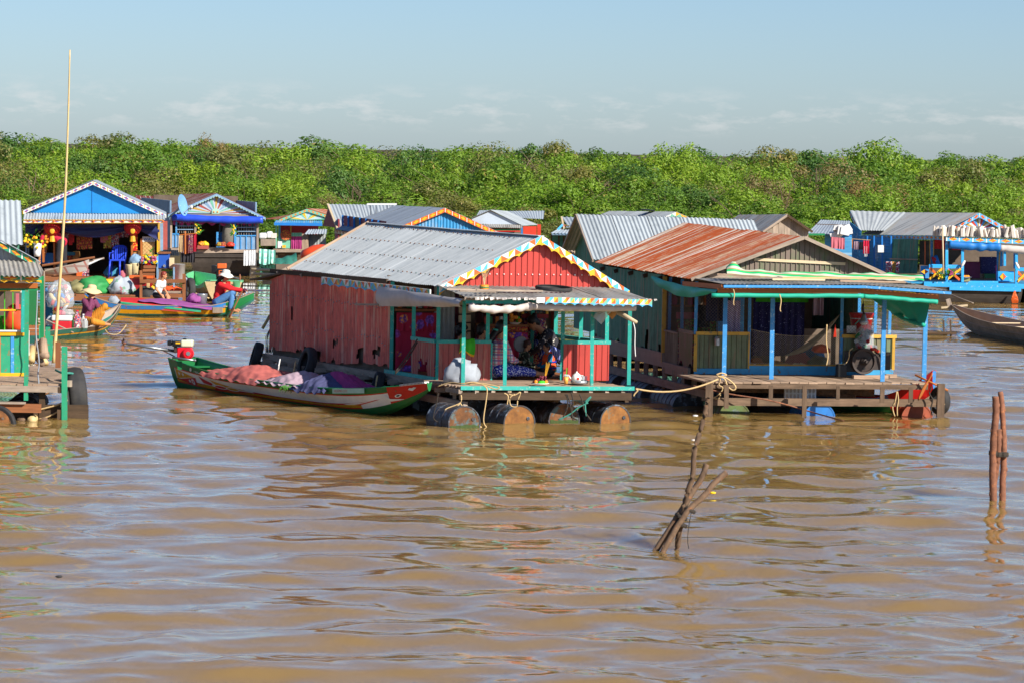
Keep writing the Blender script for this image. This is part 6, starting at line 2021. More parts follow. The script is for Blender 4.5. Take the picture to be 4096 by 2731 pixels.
def cargo_cloth(name, label, H, t0, t1, hfun, m, seed, w=1.05, over=.1, s0=-1.15, s1=1.15):
 mb = MB()

 def f(u, v):
  t = lerp(t0, t1, u); s = lerp(s0, s1, v)
  c = H.S + H.d * (H.L * t)
  sh = H.sheer(t)
  hw = H.beam(t) * w
  z = sh - .08 + hfun(u, s)
  if abs(s) > 1: z = sh - .01 - over * (abs(s) - 1) / .15 * (.6 + .8 * abs(mnoise.noise(V((u * 6, s, seed)))))
  z += .035 * mnoise.noise(V((u * 5, s * 2, seed))) + .018 * mnoise.noise(V((u * 13 + s * 3, s * 5, seed)))
  z += .016 * (1 - abs(mnoise.noise(V((u * 7 + s * 1.5, s * 1.3 - u * 2, seed + 4))))) ** 4 + .012 * (1 - abs(mnoise.noise(V((u * 11 - s * 3, s * 2.6 + u * 3, seed + 9))))) ** 5
  z += .012 * math.sin(u * 30 + 5 * mnoise.noise(V((u * 3, s * 2, seed + 4)))) * (abs(s) > .7)
  e = .02 * mnoise.noise(V((v * 7, seed, 1)))
  q_ = c + H.n * (-1) * s * hw + H.d * e
  return V((q_.x, q_.y, z))
 mb.grid(f, 76, 44)
 o = mb.build(name, m, None, smooth=True)
 tag(o, label, 'cloth', 'cloths covering the cargo boat')
 return o

def bump2(u, s, c, w, h, k=2.0):
 return h * math.exp(-((u - c) / w) ** 2) * max(0, 1 - abs(s * .8) ** k)

cargo_cloth('cargo_cloth', 'faded salmon pink cloth heaped highest at rear of white cargo boat', CH, .175, .44,
   lambda u, s: bump2(u, s, .6, .28, .27) + bump2(u, s, .2, .25, .12) + bump2(u, s, .95, .2, .12), 'fabric_salmon', 3, over=.09)
cargo_cloth('cargo_cloth', 'pale mauve cloth over cargo mound in middle of white cargo boat', CH, .40, .60,
   lambda u, s: bump2(u, s, .55, .25, .26) + bump2(u, s, .1, .2, .12), 'fabric_mauve', 8, over=.04, w=.97)
cargo_cloth('cargo_cloth', 'dark slate blue cloth over front cargo of white cargo boat', CH, .575, .705,
   lambda u, s: bump2(u, s, .45, .4, .30), 'fabric_slate', 13, over=.12, w=1.0)
cargo_cloth('cargo_cloth', 'magenta cloth showing behind slate cloth near bow of cargo boat', CH, .60, .79,
   lambda u, s: bump2(u, s, .3, .35, .34) * (1 if s > -.2 else .3), 'fabric_magenta', 17, over=.0, w=.9, s0=-.4, s1=1.0)

def greens():
 r = random.Random(4)
 mb = MB()
 for k in range(40):
  p = CH.p(.555 + r.uniform(-.012, .02), .98, -1, .01)
  mb.tube([p, p + CH.n * .05 + V((r.uniform(-.05, .05), 0, -.03)), p + CH.n * .07 + V((r.uniform(-.08, .08), 0, -r.uniform(.06, .14)))], [.006, .008, .002], 3)
 tag(mb.build('vegetable_bunch', 'leaf_green'), 'bunch of leafy greens hanging over side of white cargo boat', 'vegetables')

greens()

def longtail_motor():
 Y = 64.6
 e = lambda x, y, d=0: PY(*q(5, x, y), Y + d)
 root = thing('longtail_motor', 'red and cream longtail engine with long shaft on stern of cargo boat', 'engine', e(960, 680))
 fr = Fr(V((0, 0, 0)), V((1, -.3, 0)), V((.3, 1, 0)))

 def blk(name, m, x0, y0, x1, y1, d0, d1, bev=.012):
  a, b = e(x0, y1, d0), e(x1, y0, d0)
  ob = MB().hexa([V((a.x, a.y, a.z)), V((b.x, a.y, a.z)), V((b.x, a.y + d1, a.z)), V((a.x, a.y + d1, a.z)),
      V((a.x, a.y, b.z)), V((b.x, a.y, b.z)), V((b.x, a.y + d1, b.z)), V((a.x, a.y + d1, b.z))]).build(name, m, root)
  bv = ob.modifiers.new('bevel', 'BEVEL'); bv.width = bev; bv.segments = 2
  return ob
 blk('engine_block', 'engine_red', 865, 470, 1060, 612, 0, .3, .02)
 blk('engine_base', 'iron', 880, 610, 1050, 640, .02, .25)
 blk('fuel_tank', 'cream_tank', 915, 372, 1080, 462, -.02, .28, .03)
 MB().lathe(e(970, 372, .1), [(.035, 0), (.035, .03), (.02, .035)], n=12).build('tank_cap', 'black_plastic', root)
 blk('air_filter', 'black_plastic', 802, 385, 918, 458, -.03, .2, .015)
 blk('filter_label', 'yellow_paint', 848, 400, 910, 420, -.036, .01, .001)
 blk('muffler', 'black_plastic', 735, 378, 800, 442, 0, .25, .015)
 blk('carburettor', 'iron', 820, 458, 862, 540, .0, .15)
 c = e(1018, 545, -.02)
 MB().lathe(c, [(.105, 0), (.105, .03), (.085, .045), (.045, .05), (.045, .058)], (0.1, -1, 0), 24).build('recoil_cover', 'engine_red', root)
 for k in range(20):
  a = k * math.pi / 10
  p = c + V((math.cos(a) * .075, -.047, math.sin(a) * .075)); p2 = c + V((math.cos(a) * .1, -.032, math.sin(a) * .1))
  MB().bar(p, p2, .006, .006).build('cooling_slot', 'black_plastic', root)
 MB().lathe(c + V((.004, -.052, 0)), [(.04, 0), (.04, .008)], (0.1, -1, 0), 14).build('recoil_badge', 'steel', root)
 a, b = e(830, 515, .1), e(160, 415, .0)
 MB().tube([a, b], [.028, .02], 8).build('shaft', 'steel', root, smooth=True)
 MB().tube([e(690, 480, .08), e(690, 510, .08), e(840, 590, .1)], .012, 6).build('shaft_brace', 'iron', root)
 pr = MB()
 for k in range(3):
  ang = k * 2.094 + .7
  dx = V((.0, math.cos(ang), math.sin(ang)))
  t = V((.6, -math.sin(ang) * .8, math.cos(ang) * .8)).normalized()
  pr.grid(lambda u, v: b + V((-.03, 0, 0)) + dx * (.02 + .12 * u) + t * ((v - .5) * .085 * math.sin(math.pi * min(1, .25 + u * .7))) + V((.01 * math.sin(v * 3), 0, 0)), 6, 4)
 pr.ell(b, (.04, .025, .025), 8, 5)
 pr.build('propeller', 'bark_red', root, smooth=True)
 MB().tube([e(820, 600, 0), e(1100, 640, -.1)], .02, 8).build('tiller', 'steel', root, smooth=True)
 MB().ell(e(1105, 640, -.1), .03).build('tiller_knob', 'steel', root)
 MB().tube([e(1050, 590, 0), e(1118, 598, -.05)], .012, 6).build('starter_handle', 'green_dark', root)
 MB().tube([e(810, 590, 0), e(805, 632, 0), e(850, 640, 0)], .012, 6).build('mount_frame', 'iron', root)
 MB().bar(e(905, 650, .1), e(905, 760, .1), .08, .06).build('mount_post', 'boat_green', root)

longtail_motor()

# --- vendor's dark green sampan with cooler
def vendor_boat():
 S0, B0 = P(165, 1368, 0), P(535, 1330, 0)
 nc = V((.1, -1, 0))
 d = (B0 - S0).normalized(); n = V((d.y, -d.x, 0)); n = n if n.dot(nc) > 0 else -n
 off = -n * .36
 H = Hull(S0 + off, B0 + off, lambda t: .42 * max(.05, 1 - max(0, (t - .45) / .56) ** 1.9), lambda t: .24 + .42 * max(0, (t - .55) / .45) ** 1.8,
     lambda t: -.1 + .62 * max(0, (t - .7) / .3) ** 1.7, nc)
 root = thing('sampan', 'worn dark green sampan with yellow stripe carrying red cooler and woman', 'boat', H.S + H.d * H.L / 2)
 H.build(root, [0, .3, .62, .70, 1], [0, 0, 1, 2], ['boat_teal', 'boat_yellow', 'wood_dark'], 'wood_grey', .4, 26, None, 'wood_grey')
 H.decal(root, 'strake', [(.0, .98), (.9, .98), (.9, .72), (.0, .72)], 'boat_teal')
 for t in (.5, .62): thwart(root, H, t, 'wood_grey', .8, .5 if t < .55 else .3)
 return root, H

VB, VH = vendor_boat()

# --- blue and yellow market boat
def market_boat():
 S0, B0 = P(905, 1273, 0), P(330, 1262, 0)
 nc = V((0, -1, 0))
 d = (B0 - S0).normalized(); n = V((d.y, -d.x, 0)); n = n if n.dot(nc) > 0 else -n
 off = -n * .40
 Se = P(1010, 1268, 0) + off
 H = Hull(Se, B0 + off, lambda t: .44 * max(.04, 1 - max(0, (.32 - t) / .33) ** 1.8) * max(.06, 1 - max(0, (t - .6) / .41) ** 2.2),
     lambda t: .27 + .36 * max(0, (.3 - t) / .3) ** 1.5 + .30 * max(0, (t - .75) / .25) ** 1.8,
     lambda t: -.1 + .5 * max(0, (.2 - t) / .2) ** 1.3 + .5 * max(0, (t - .86) / .14) ** 1.8, nc)
 root = thing('market_boat', 'blue and yellow market boat with green stern carrying goods and paddler', 'boat', H.S + H.d * H.L / 2)
 mf = lambda t, v, m: 0 if (t < .18 and v > .3) else m
 H.build(root, [0, .35, .45, .72, .75, 1], [1, 1, 2, 4, 3], ['boat_green', 'boat_teal', 'boat_yellow', 'boat_blue', 'wood_dark'], 'boat_green', .4, 34, mf, 'wood_grey')
 for t in (.2, .3, .7): thwart(root, H, t, 'wood_grey', .85, .3)
 return root, H

MBT, MH = market_boat()

# --- pale boat seen end-on behind the paddler
def endon_boat():
 c = P(*q(2, 765, 1460), 0)
 H = Hull(c + V((0, 0, 0)), c + V((-1.4, 6, 0)), lambda t: .54 * (1 if t < .6 else max(.08, 1 - ((t - .6) / .4) ** 2)), lambda t: .58 - .2 * math.sin(math.pi * min(1, t * 1.6)) + .2 * max(0, t - .7),
     lambda t: -.08 + .25 * max(0, t - .8) / .2, V((-1, -.2, 0)), .42)
 root = thing('moored_boat', 'tan and mint boat seen end-on with orange engine at its stern', 'boat', c)
 H.build(root, [0, .3, .55, .62, .86, 1], [0, 0, 2, 0, 1], ['boat_tan', 'boat_mint', 'bark_red'], 'boat_mint', .4, 20, None, 'boat_mint', transom=0)
 rect(root, 'transom_board', 'boat_red', *q(2, 635, 1240), *q(2, 840, 1282), c.y - .02, .06)
 rect(root, 'transom_cap', 'boat_mint', *q(2, 632, 1230), *q(2, 842, 1242), c.y - .04, .12)
 for sx in (-1, 1):
  pts = []
  x0 = 600 if sx < 0 else 905
  MB().grid(lambda u, v: PY(*q(2, x0 + (u - .5) * 75, 1242 + 90 * v - 40 * (2 * u - 1) ** 2 * v), c.y - .05 + .12 * v), 8, 5).build('quarter_panel', 'boat_mint', root, smooth=True)
 rect(root, 'engine_deck', 'boat_mint', *q(2, 570, 1240), *q(2, 955, 1262), c.y + .3, .8)
 e = thing('boat_engine', 'orange and black boat engine marked E on end-on tan boat', 'engine', PY(*q(2, 720, 1210), c.y))
 Y = c.y - .05

 def blk(name, m, x0, y0, x1, y1, dd, th):
  ob = rect(e, name, m, *q(2, x0, y0), *q(2, x1, y1), Y + dd, th)
  bv = ob.modifiers.new('bevel', 'BEVEL'); bv.width = .02; bv.segments = 2
  return ob
 blk('engine_block', 'black_plastic', 690, 1120, 795, 1205, 0, .3)
 blk('fuel_tank', 'orange_paint', 702, 1060, 795, 1112, -.02, .28)
 blk('air_filter', 'black_plastic', 642, 1078, 696, 1160, 0, .2)
 blk('engine_foot', 'iron', 690, 1205, 780, 1235, .05, .2)
 MB().lathe(PY(*q(2, 735, 1165), Y - .01), [(.13, 0), (.13, .04), (.1, .06)], (0, -1, 0), 18).build('recoil_cover', 'black_plastic', e)
 text(e, 'letter_mark', 'E', PY(*q(2, 712, 1188), Y - .08), V((1, 0, 0)), V((0, 0, 1)), .24, 'orange_paint')
 pbar(e, 'tiller', 'steel', q(2, 800, 1185), q(2, 935, 1215), Y, .03)
 MB().ell(PY(*q(2, 940, 1205), Y), (.03, .03, .1)).build('tiller_grip', 'bark_red', e)

endon_boat()

# --- weathered wooden boat on the right edge
def grey_boat():
 S0, B0 = P(4420, 1432, 0), P(3735, 1316, 0)
 nc = V((-.2, -1, 0))
 d = (B0 - S0).normalized(); n = V((d.y, -d.x, 0)); n = n if n.dot(nc) > 0 else -n
 off = -n * .5
 H = Hull(S0 + off, B0 + off, lambda t: .62 * max(.07, 1 - max(0, (t - .5) / .51) ** 2.0) * (1 if t > .1 else .8), lambda t: .40 + .24 * max(0, (t - .55) / .45) ** 2,
     lambda t: -.12 + .7 * max(0, (t - .78) / .22) ** 1.8, nc)
 root = thing('rowing_boat', 'bare weathered grey wooden boat at right edge of picture', 'boat', H.S + H.d * H.L * .7)
 H.build(root, [0, .25, .5, .75, 1], [0, 0, 0, 0], ['boat_wood'], 'wood_plank', .35, 30, None, 'wood_grey')
 for v in (.45, .72): MB().tube([H.p(i / 20 * .97, v, -1, .004) for i in range(21)], .012, 4).build('strake', 'wood_grey', root)
 for t in (.55, .68): thwart(root, H, t, 'wood_pale', .92, .06)
 p = H.p(1, 1, -1)
 br(root, 'stem_post', 'wood_grey', p + V((.02, 0, -.15)), p + V((-.08, 0, .16)), .07, .12)
 br(root, 'bow_bar', 'wood_pale', p + V((-.25, 0, -.08)), p + V((.45, 0, .0)), .06, .05)
 r = thing('outboard_rig', 'small wooden float rig with ropes below bow of grey boat', 'float', P(*q(12, 1250, 1310), 0))
 pbar(r, 'float_board', 'yellow_post', q(12, 1060, 1290), q(12, 1300, 1300), P(*q(12, 1250, 1310), 0).y, .12, .03)
 pbar(r, 'float_bar', 'wood_dark', q(12, 1100, 1280), q(12, 1390, 1285), P(*q(12, 1250, 1310), 0).y - .1, .06)
 for x in (1270, 1335): pbar(r, 'float_post', 'wood_dark', q(12, x, 1330), q(12, x - 5, 1160), P(*q(12, 1250, 1310), 0).y, .04)

grey_boat()

def tarp_boat():
 S0, B0 = P(1035, 1092, 0), P(1215, 1094, 0)
 H = Hull(S0 + V((0, .5, 0)), B0 + V((0, .5, 0)), lambda t: .45 * max(.06, 1 - abs(2 * t - 1) ** 3), lambda t: .28 + .25 * abs(2 * t - 1) ** 3, lambda t: -.1 + .3 * max(0, abs(2 * t - 1) - .7), V((0, -1, 0)))
 root = thing('covered_boat', 'small boat half covered by dull blue tarp in front of mint house', 'boat', H.S + H.d)
 H.build(root, [0, .5, 1], [0, 0], ['boat_teal'], 'wood_grey', .4, 16, None, 'wood_grey')
 MB().grid(lambda u, v: H.p(lerp(.1, .8, u), 1, -1) + (H.p(lerp(.1, .8, u), 1, 1) - H.p(lerp(.1, .8, u), 1, -1)) * v + V((0, 0, .02 + (.08 + .28 * u) * math.sin(math.pi * v) + .02 * math.sin(u * 20))), 20, 8).build('boat_tarp', 'boat_teal', root, smooth=True)
 for k in range(2):
  o = MB().tube([PY(*q(2, 1060, 1118 + k * 48), 112), PY(*q(2, 1280, 1128 + k * 45), 112), PY(*q(2, 1500, 1140 + k * 40), 112)], [.05, .045, .04], 8).build('floating_pole', 'wood_pale', smooth=True)
  tag(o, ['pale upper pole', 'pale lower pole'][k] + ' floating before blue tarped boat behind red house', 'pole', 'pale poles behind the red house')

tarp_boat()

def red_prow_boat():
 Y0 = UF(3.6, -.4, 0)
 S0, B0 = UF(2.2, .3, 0), UF(3.98, -1.5, 0)
 H = Hull(S0, B0, lambda t: .34 * max(.22, 1 - max(0, (t - .5) / .5) ** 2), lambda t: .26 + .52 * max(0, (t - .55) / .45) ** 1.9, lambda t: -.1 + .5 * max(0, (t - .6) / .4) ** 1.6, V((-.5, -1, 0)))
 root = thing('moored_boat', 'red prowed small boat tucked behind deck of the rusty roof house', 'boat', S0)
 mf = lambda t, v, m: 2 if t > .72 else m
 H.build(root, [0, .4, .6, .8, 1], [0, 1, 2, 3], ['boat_green', 'boat_green', 'boat_red', 'boat_blue'], 'boat_wood', .4, 20, mf, 'boat_red')

red_prow_boat()

# ------------------------------------------------------------------ people
def pose(kind, lean=0.0, **kw):
 if kind == 'cross':
  J = dict(pel=(0, 0, .13), wai=(.01, 0, .27), che=(.04, 0, .46), nek=(.06, 0, .60), hed=(.09, 0, .74),
      sL=(.04, .18, .54), sR=(.04, -.18, .54), eL=(.12, .25, .32), eR=(.12, -.25, .32), wL=(.32, .12, .24), wR=(.32, -.12, .24),
      hL=(.02, .1, .12), hR=(.02, -.1, .12), kL=(.36, .32, .13), kR=(.36, -.32, .13), aL=(.34, -.08, .07), aR=(.28, .1, .06), tL=(.28, -.26, .05), tR=(.24, .26, .05))
 elif kind == 'squat':
  J = dict(pel=(-.16, 0, .26), wai=(-.1, 0, .40), che=(.06, 0, .58), nek=(.16, 0, .70), hed=(.27, 0, .80),
      sL=(.1, .18, .63), sR=(.1, -.18, .63), eL=(.28, .25, .42), eR=(.28, -.25, .42), wL=(.48, .12, .34), wR=(.48, -.12, .34),
      hL=(-.14, .1, .25), hR=(-.14, -.1, .25), kL=(.26, .17, .46), kR=(.26, -.17, .46), aL=(.04, .16, .08), aR=(.04, -.16, .08), tL=(.2, .17, .03), tR=(.2, -.17, .03))
 elif kind == 'perch':
  J = dict(pel=(0, 0, .12), wai=(.0, 0, .26), che=(.05, 0, .46), nek=(.09, 0, .60), hed=(.13, 0, .74),
      sL=(.06, .18, .54), sR=(.06, -.18, .54), eL=(.28, .22, .42), eR=(.28, -.22, .42), wL=(.54, .12, .46), wR=(.54, -.12, .42),
      hL=(.02, .1, .11), hR=(.02, -.1, .11), kL=(.4, .12, .36), kR=(.38, -.12, .34), aL=(.44, .12, -.02), aR=(.36, -.12, -.04), tL=(.62, .12, -.08), tR=(.54, -.12, -.1))
 elif kind == 'bend':
  J = dict(pel=(0, 0, .86), wai=(.12, 0, .96), che=(.36, 0, 1.0), nek=(.52, 0, .95), hed=(.64, 0, .86),
      sL=(.44, .17, .96), sR=(.44, -.17, .96), eL=(.50, .2, .68), eR=(.46, -.2, .68), wL=(.52, .16, .42), wR=(.5, -.16, .42),
      hL=(0, .1, .82), hR=(0, -.1, .82), kL=(.05, .11, .45), kR=(-.03, -.11, .45), aL=(0, .11, .08), aR=(-.06, -.11, .08), tL=(.16, .12, .03), tR=(.1, -.12, .03))
 J = {k: V(v) for k, v in J.items()}
 J.update({k: V(v) for k, v in kw.items()})
 if lean:
  for k in ('wai', 'che', 'nek', 'hed', 'sL', 'sR'):
   J[k].x += lean * (J[k].z - J['pel'].z)
 return J

def remesh(ob, vox):
 m = ob.modifiers.new('remesh', 'REMESH'); m.mode = 'VOXEL'; m.voxel_size = vox; m.use_smooth_shade = True
 sm = ob.modifiers.new('smooth', 'SMOOTH'); sm.factor = .5; sm.iterations = 3

def person(label, loc, yaw, J, sc=1.0, head=(0, 0), skin='skin', shirt='fabric_red', pants='fabric_dark', sleeve=1.0, leg=1.0, hair='hair', hairstyle='short', group=None, skirt=None, cat='person', hands=True):
 M3 = Matrix.Rotation(yaw, 3, 'Z')
 T = lambda p: V(loc) + M3 @ (V(p) * sc)
 root = thing('person', label, cat, V(loc), group)
 HR = Matrix.Rotation(head[0], 3, 'Z') @ Matrix.Rotation(head[1], 3, 'Y')      # turn, nod
 hc = J['hed']
 Hd = lambda x, y, z: hc + HR @ V((x, y, z))
 vox = .0125 * max(sc, .6)

 def put(mb, name, m, rm=True, par=root):
  mb.v = [T(v) for v in mb.v]
  o = mb.build(name, m, par, smooth=True)
  if rm: remesh(o, vox)
  return o

 def tube(mb, keys, rad, n=10, flat=1.0):
  pts = [J[k] if isinstance(k, str) else k for k in keys]
  P2 = [pts[0]]; R2 = [rad[0]]
  for a, b, r0, r1 in zip(pts, pts[1:], rad, rad[1:]):
   for t in (.33, .66, 1): P2.append(lerp(a, b, t)); R2.append(lerp(r0, r1, t))
  mb.tube(P2, R2, n, flat=flat)
  for p, r in zip(pts, rad): mb.ell(p, r * .98, 8, 6)
 b = MB()
 tube(b, ('pel', 'wai', 'che'), (.125, .11, .13), 12, .78)
 b.ell(J['che'] + V((0, 0, .03)), (.10, .165, .09), 10, 6)
 tube(b, ('che', 'nek', Hd(-.01, 0, -.06)), (.1, .055, .05))
 b.ell(Hd(-.012, 0, .03), (.092, .075, .095), 12, 8, rot=HR)
 b.ell(Hd(.025, 0, -.03), (.06, .058, .075), 10, 7, rot=HR)
 b.ell(Hd(.088, 0, -.012), (.02, .014, .024), 6, 5, rot=HR)
 b.ell(Hd(.06, 0, -.085), (.025, .03, .02), 6, 5, rot=HR)
 for s in (-1, 1): b.ell(Hd(-.01, s * .078, -.01), (.02, .012, .032), 6, 5, rot=HR)
 for s in 'LR':
  tube(b, ('s' + s, 'e' + s, 'w' + s), (.052, .041, .029))
  tube(b, ('h' + s, 'k' + s, 'a' + s), (.085, .06, .04))
  tube(b, ('a' + s, 't' + s), (.042, .03))
  w = J['w' + s]; d = (w - J['e' + s]).normalized()
  sd = d.cross(V((0, 0, 1)))
  sd = sd.normalized() if sd.length > .1 else V((0, 1, 0))
  up_ = sd.cross(d)
  b.ell(w + d * .045, (.04, .035, .022), 8, 6)
  for f in range(4):
   o = w + d * .065 + sd * ((f - 1.5) * .021)
   ln = (.065, .078, .074, .055)[f]
   b.tube([o, o + d * ln * .6 - up_ * .004, o + d * ln - up_ * .03], [.0105, .010, .008], 6)
  th = -1 if s == 'L' else 1
  o = w + d * .02 + sd * (.03 * th)
  b.tube([o, o + d * .03 + sd * (.028 * th), o + d * .065 + sd * (.03 * th) - up_ * .012], [.012, .011, .009], 6)
 put(b, 'body', skin)
 # clothing follows the limbs
 c = MB()
 tube(c, ('pel', 'wai', 'che'), (.148, .135, .152), 12, .82)
 c.ell(J['che'] + V((0, 0, .035)), (.118, .185, .1), 10, 6)
 for s in 'LR':
  if sleeve > .99: tube(c, ('s' + s, 'e' + s, lerp(J['e' + s], J['w' + s], .88)), (.07, .06, .046))
  elif sleeve > 0: tube(c, ('s' + s, lerp(J['s' + s], J['e' + s], sleeve)), (.072, .066))
 put(c, 'shirt', shirt)
 if skirt:
  c = MB()
  mid = (J['kL'] + J['kR']) / 2
  tube(c, ('pel', lerp(J['pel'], mid, .6), mid), (.145, .13, .1), 12, .7)
  for s in 'LR': tube(c, ('h' + s, 'k' + s, lerp(J['k' + s], J['a' + s], .5)), (.1, .078, .06))
  put(c, 'skirt', skirt)
 elif pants:
  c = MB()
  c.ell(J['pel'] + V((0, 0, -.0)), (.135, .165, .12), 10, 6)
  for s in 'LR':
   if leg > .99: tube(c, ('h' + s, 'k' + s, lerp(J['k' + s], J['a' + s], .9)), (.108, .082, .06))
   else: tube(c, ('h' + s, lerp(J['h' + s], J['k' + s], min(1, leg * 1.6))), (.108, .09))
  put(c, 'trousers', pants)
 # face and hair
 e = MB()
 for s in (-1, 1): e.ell(Hd(.074, s * .03, .012), (.008, .013, .007), 6, 4, rot=HR)
 put(e, 'eyes', 'hair', False)
 e = MB().ell(Hd(.079, 0, -.055), (.008, .024, .007), 6, 4, rot=HR)
 put(e, 'mouth', 'brick_red', False)
 if hairstyle != 'none':
  c = MB()
  c.ell(Hd(-.028, 0, .045), (.098, .088, .1), 12, 8, rot=HR)
  c.ell(Hd(-.06, 0, -.01), (.06, .078, .08), 10, 7, rot=HR)
  if hairstyle == 'curly':
   r = random.Random(5)
   for k in range(60):
    d = V((r.uniform(-1, .6), r.uniform(-1, 1), r.uniform(-.5, 1))).normalized()
    c.ell(Hd(-.03 + d.x * .1, d.y * .095, .04 + d.z * .1), .026, 6, 4)
  if hairstyle == 'bun': c.ell(Hd(-.11, 0, .09), (.05, .05, .045), 8, 6)
  if hairstyle == 'long':
   c2 = J['che'] + V((-.14, 0, .0)); c3 = J['pel'] + V((-.17, 0, .06))
   tube(c, (Hd(-.09, 0, -.02), c2 + V((0, 0, .12)), c2 - V((0, 0, .1)), c3), (.05, .06, .055, .02), 10)
  if hairstyle == 'plait':
   tube(c, (Hd(-.09, 0, -.02), J['che'] + V((-.12, 0, .1)), J['che'] + V((-.15, 0, -.12))), (.05, .045, .02))
  put(c, 'hair', hair)
 return root, T, Hd

def sun_hat(root, T, Hd, m, r=.2, h=.1, droop=.05):
 mb = MB()
 prof = [(0, .145), (.06, .14), (.088, .115), (.095, .06), (.11, .05), (r * .75, .03), (r, .03 - droop)]

 def f(u, v):
  i = v * (len(prof) - 1); k = min(int(i), len(prof) - 2); t = i - k
  rr = lerp(prof[k][0], prof[k + 1][0], t); z = lerp(prof[k][1], prof[k + 1][1], t)
  a = u * 2 * math.pi
  z += .018 * math.sin(a * 3 + 1) * (v ** 3)
  return T(Hd(rr * math.cos(a) - .01, rr * math.sin(a), z + .01))
 mb.grid(f, 28, 12)
 o = mb.build('hat', m, root, smooth=True)
 so = o.modifiers.new('solid', 'SOLIDIFY'); so.thickness = .008
 return o

def people():
 D = math.radians
 zd = RZD + .02
 # --- on the red house porch
 person('person with curly black hair sitting behind porch rail of red house', RF(.66, .75, zd), D(5), pose('cross'), 1.02, (0, .15), shirt='fabric_mauve', hairstyle='curly', sleeve=.7)
 person('dark haired person in checked shirt half hidden behind porch post of red house', RF(1.28, 1.3, zd), D(30), pose('cross'), 1.0, (0, .1), shirt='plaid', hairstyle='short')
 J = pose('cross', .08, kL=(.36, .2, .1), kR=(.40, -.22, .11), aL=(.62, .0, .06), aR=(.74, -.2, .05), tL=(.7, .04, .03), tR=(.84, -.14, .06), eR=(.16, -.27, .3), wR=(.34, -.1, .26))
 r, T, Hd = person('woman in plaid shirt with long black hair seated on red house porch', P(1975, 1510, zd), D(28), J, 1.12, (0, .15), shirt='plaid', hairstyle='long', skirt='sarong')
 c = MB().lathe(T(Hd(-.105, 0, -.03)), [(.055, -.02), (.06, 0), (.055, .02)], (0.2, 0, 1), 12)
 c.build('hair_clip', 'teal', r)
 person('shaven headed baby in camouflage suit on red house porch', P(2086, 1496, zd), D(10), pose('cross', .1), .68, (0, .25), shirt='camo', pants='camo', hair='hair_brown', hairstyle='short')
 person('woman in dark flowered blouse crouching over child on red house porch', P(2212, 1488, zd), D(190), pose('squat', .15, wL=(.42, .06, .3), wR=(.44, -.06, .3)), 1.06, (0, .75), shirt='blouse_flower', pants='stripe_blue', hairstyle='bun')
 J = pose('cross', .05)
 r, T, Hd = person('small child in orange life vest sitting on red house porch', P(2200, 1503, zd), D(200), J, .66, (.2, .2), shirt='fabric_teal', pants='fabric_dark', hairstyle='short')
 v = MB()
 v.tube([T(J['pel'] + V((0, 0, .02))), T(J['wai']), T(J['che'] + V((0, 0, -.02))), T(J['che'] + V((0, 0, .1)))], [.125, .125, .135, .09], 14, flat=.85)
 v.build('life_vest', 'life_orange', r, smooth=True)
 for z in (.2, .36):
  s = MB().tube([T((.015, 0, z)), T((.016, 0, z + .045))], [.137, .137], 14, flat=.86)
  s.build('vest_strap', 'strap_blue', r)
 for y in (-.09, .09):
  MB().tube([T((.17, y, .14)), T((.17, y, .3)), T((.14, y * 1.2, .5)), T((.02, y * 1.3, .64))], .028, 6).build('vest_strap', 'life_orange', r)
 # --- vendor in the sampan
 p = VH.p(.60, .85, -1); q2 = VH.p(.60, .85, 1)
 base = (p + q2) / 2
 base.z = VH.sheer(.6) - .02
 base = PY(*q(4, 775, 592), base.y) * V((1, 1, 0)) + V((0, 0, base.z))
 J = pose('perch', 0, kL=(.33, .2, .42), aL=(.14, .16, .04), tL=(.3, .16, .0), kR=(.36, -.26, .12), aR=(.46, .0, .06), tR=(.5, .16, .04), eL=(.2, .26, .3), wL=(.22, .14, .06), eR=(.24, -.24, .38), wR=(.2, -.1, .60))
 r, T, Hd = person('woman in straw hat, maroon shirt and orange trousers in green sampan', base, D(-28), J, 1.08, (0.1, .12), shirt='stripe_maroon', pants='stripe_yellow', hairstyle='short')
 sun_hat(r, T, Hd, 'hat_straw', .23)
 MB().ell(T(Hd(.06, 0, -.05)), (.04, .055, .05), 8, 6).build('face_scarf', 'hat_print', r)
 # --- paddler in the market boat
 t = .22
 base = (MH.p(t, .9, -1) + MH.p(t, .9, 1)) / 2
 base = PY(*q(15, 1520, 535), base.y)
 J = pose('perch', .12, eL=(.3, .2, .44), wL=(.58, .04, .38), eR=(.34, -.2, .46), wR=(.64, -.06, .42), kL=(.36, .12, .34), kR=(.40, -.13, .36), aL=(.34, .12, -.03), aR=(.36, -.12, -.05), tL=(.52, .12, -.08), tR=(.55, -.12, -.1))
 r, T, Hd = person('paddler in red jacket, jeans and white sun hat on market boat stern', base, D(-12), J, 1.1, (0, .12), shirt='fabric_red', pants='denim', hairstyle='plait')
 sun_hat(r, T, Hd, 'hat_print', .19)
 for s in 'LR': MB().ell(T(J['w' + s] + V((.05, 0, 0))), (.07, .05, .05), 8, 6).build('glove', 'glove', r)
 hd = T(J['wR'] + V((.07, 0, 0)))
 a, b = PY(*q(15, 1890, 285), hd.y), PY(*q(15, 1705, 660), hd.y - .15)
 pd = MB().tube([a, lerp(a, b, .6), b], [.02, .02, .022], 7)
 pd.bar(lerp(a, b, .72), b + (b - a) * .12, .12, .02)
 tag(pd.build('paddle', 'wood_brown', None), 'wooden paddle held by the paddler in red jacket', 'paddle')
 # --- boy on the landing
 base = PY(*q(15, 640, 430), P(*q(15, 640, 420), .3).y)
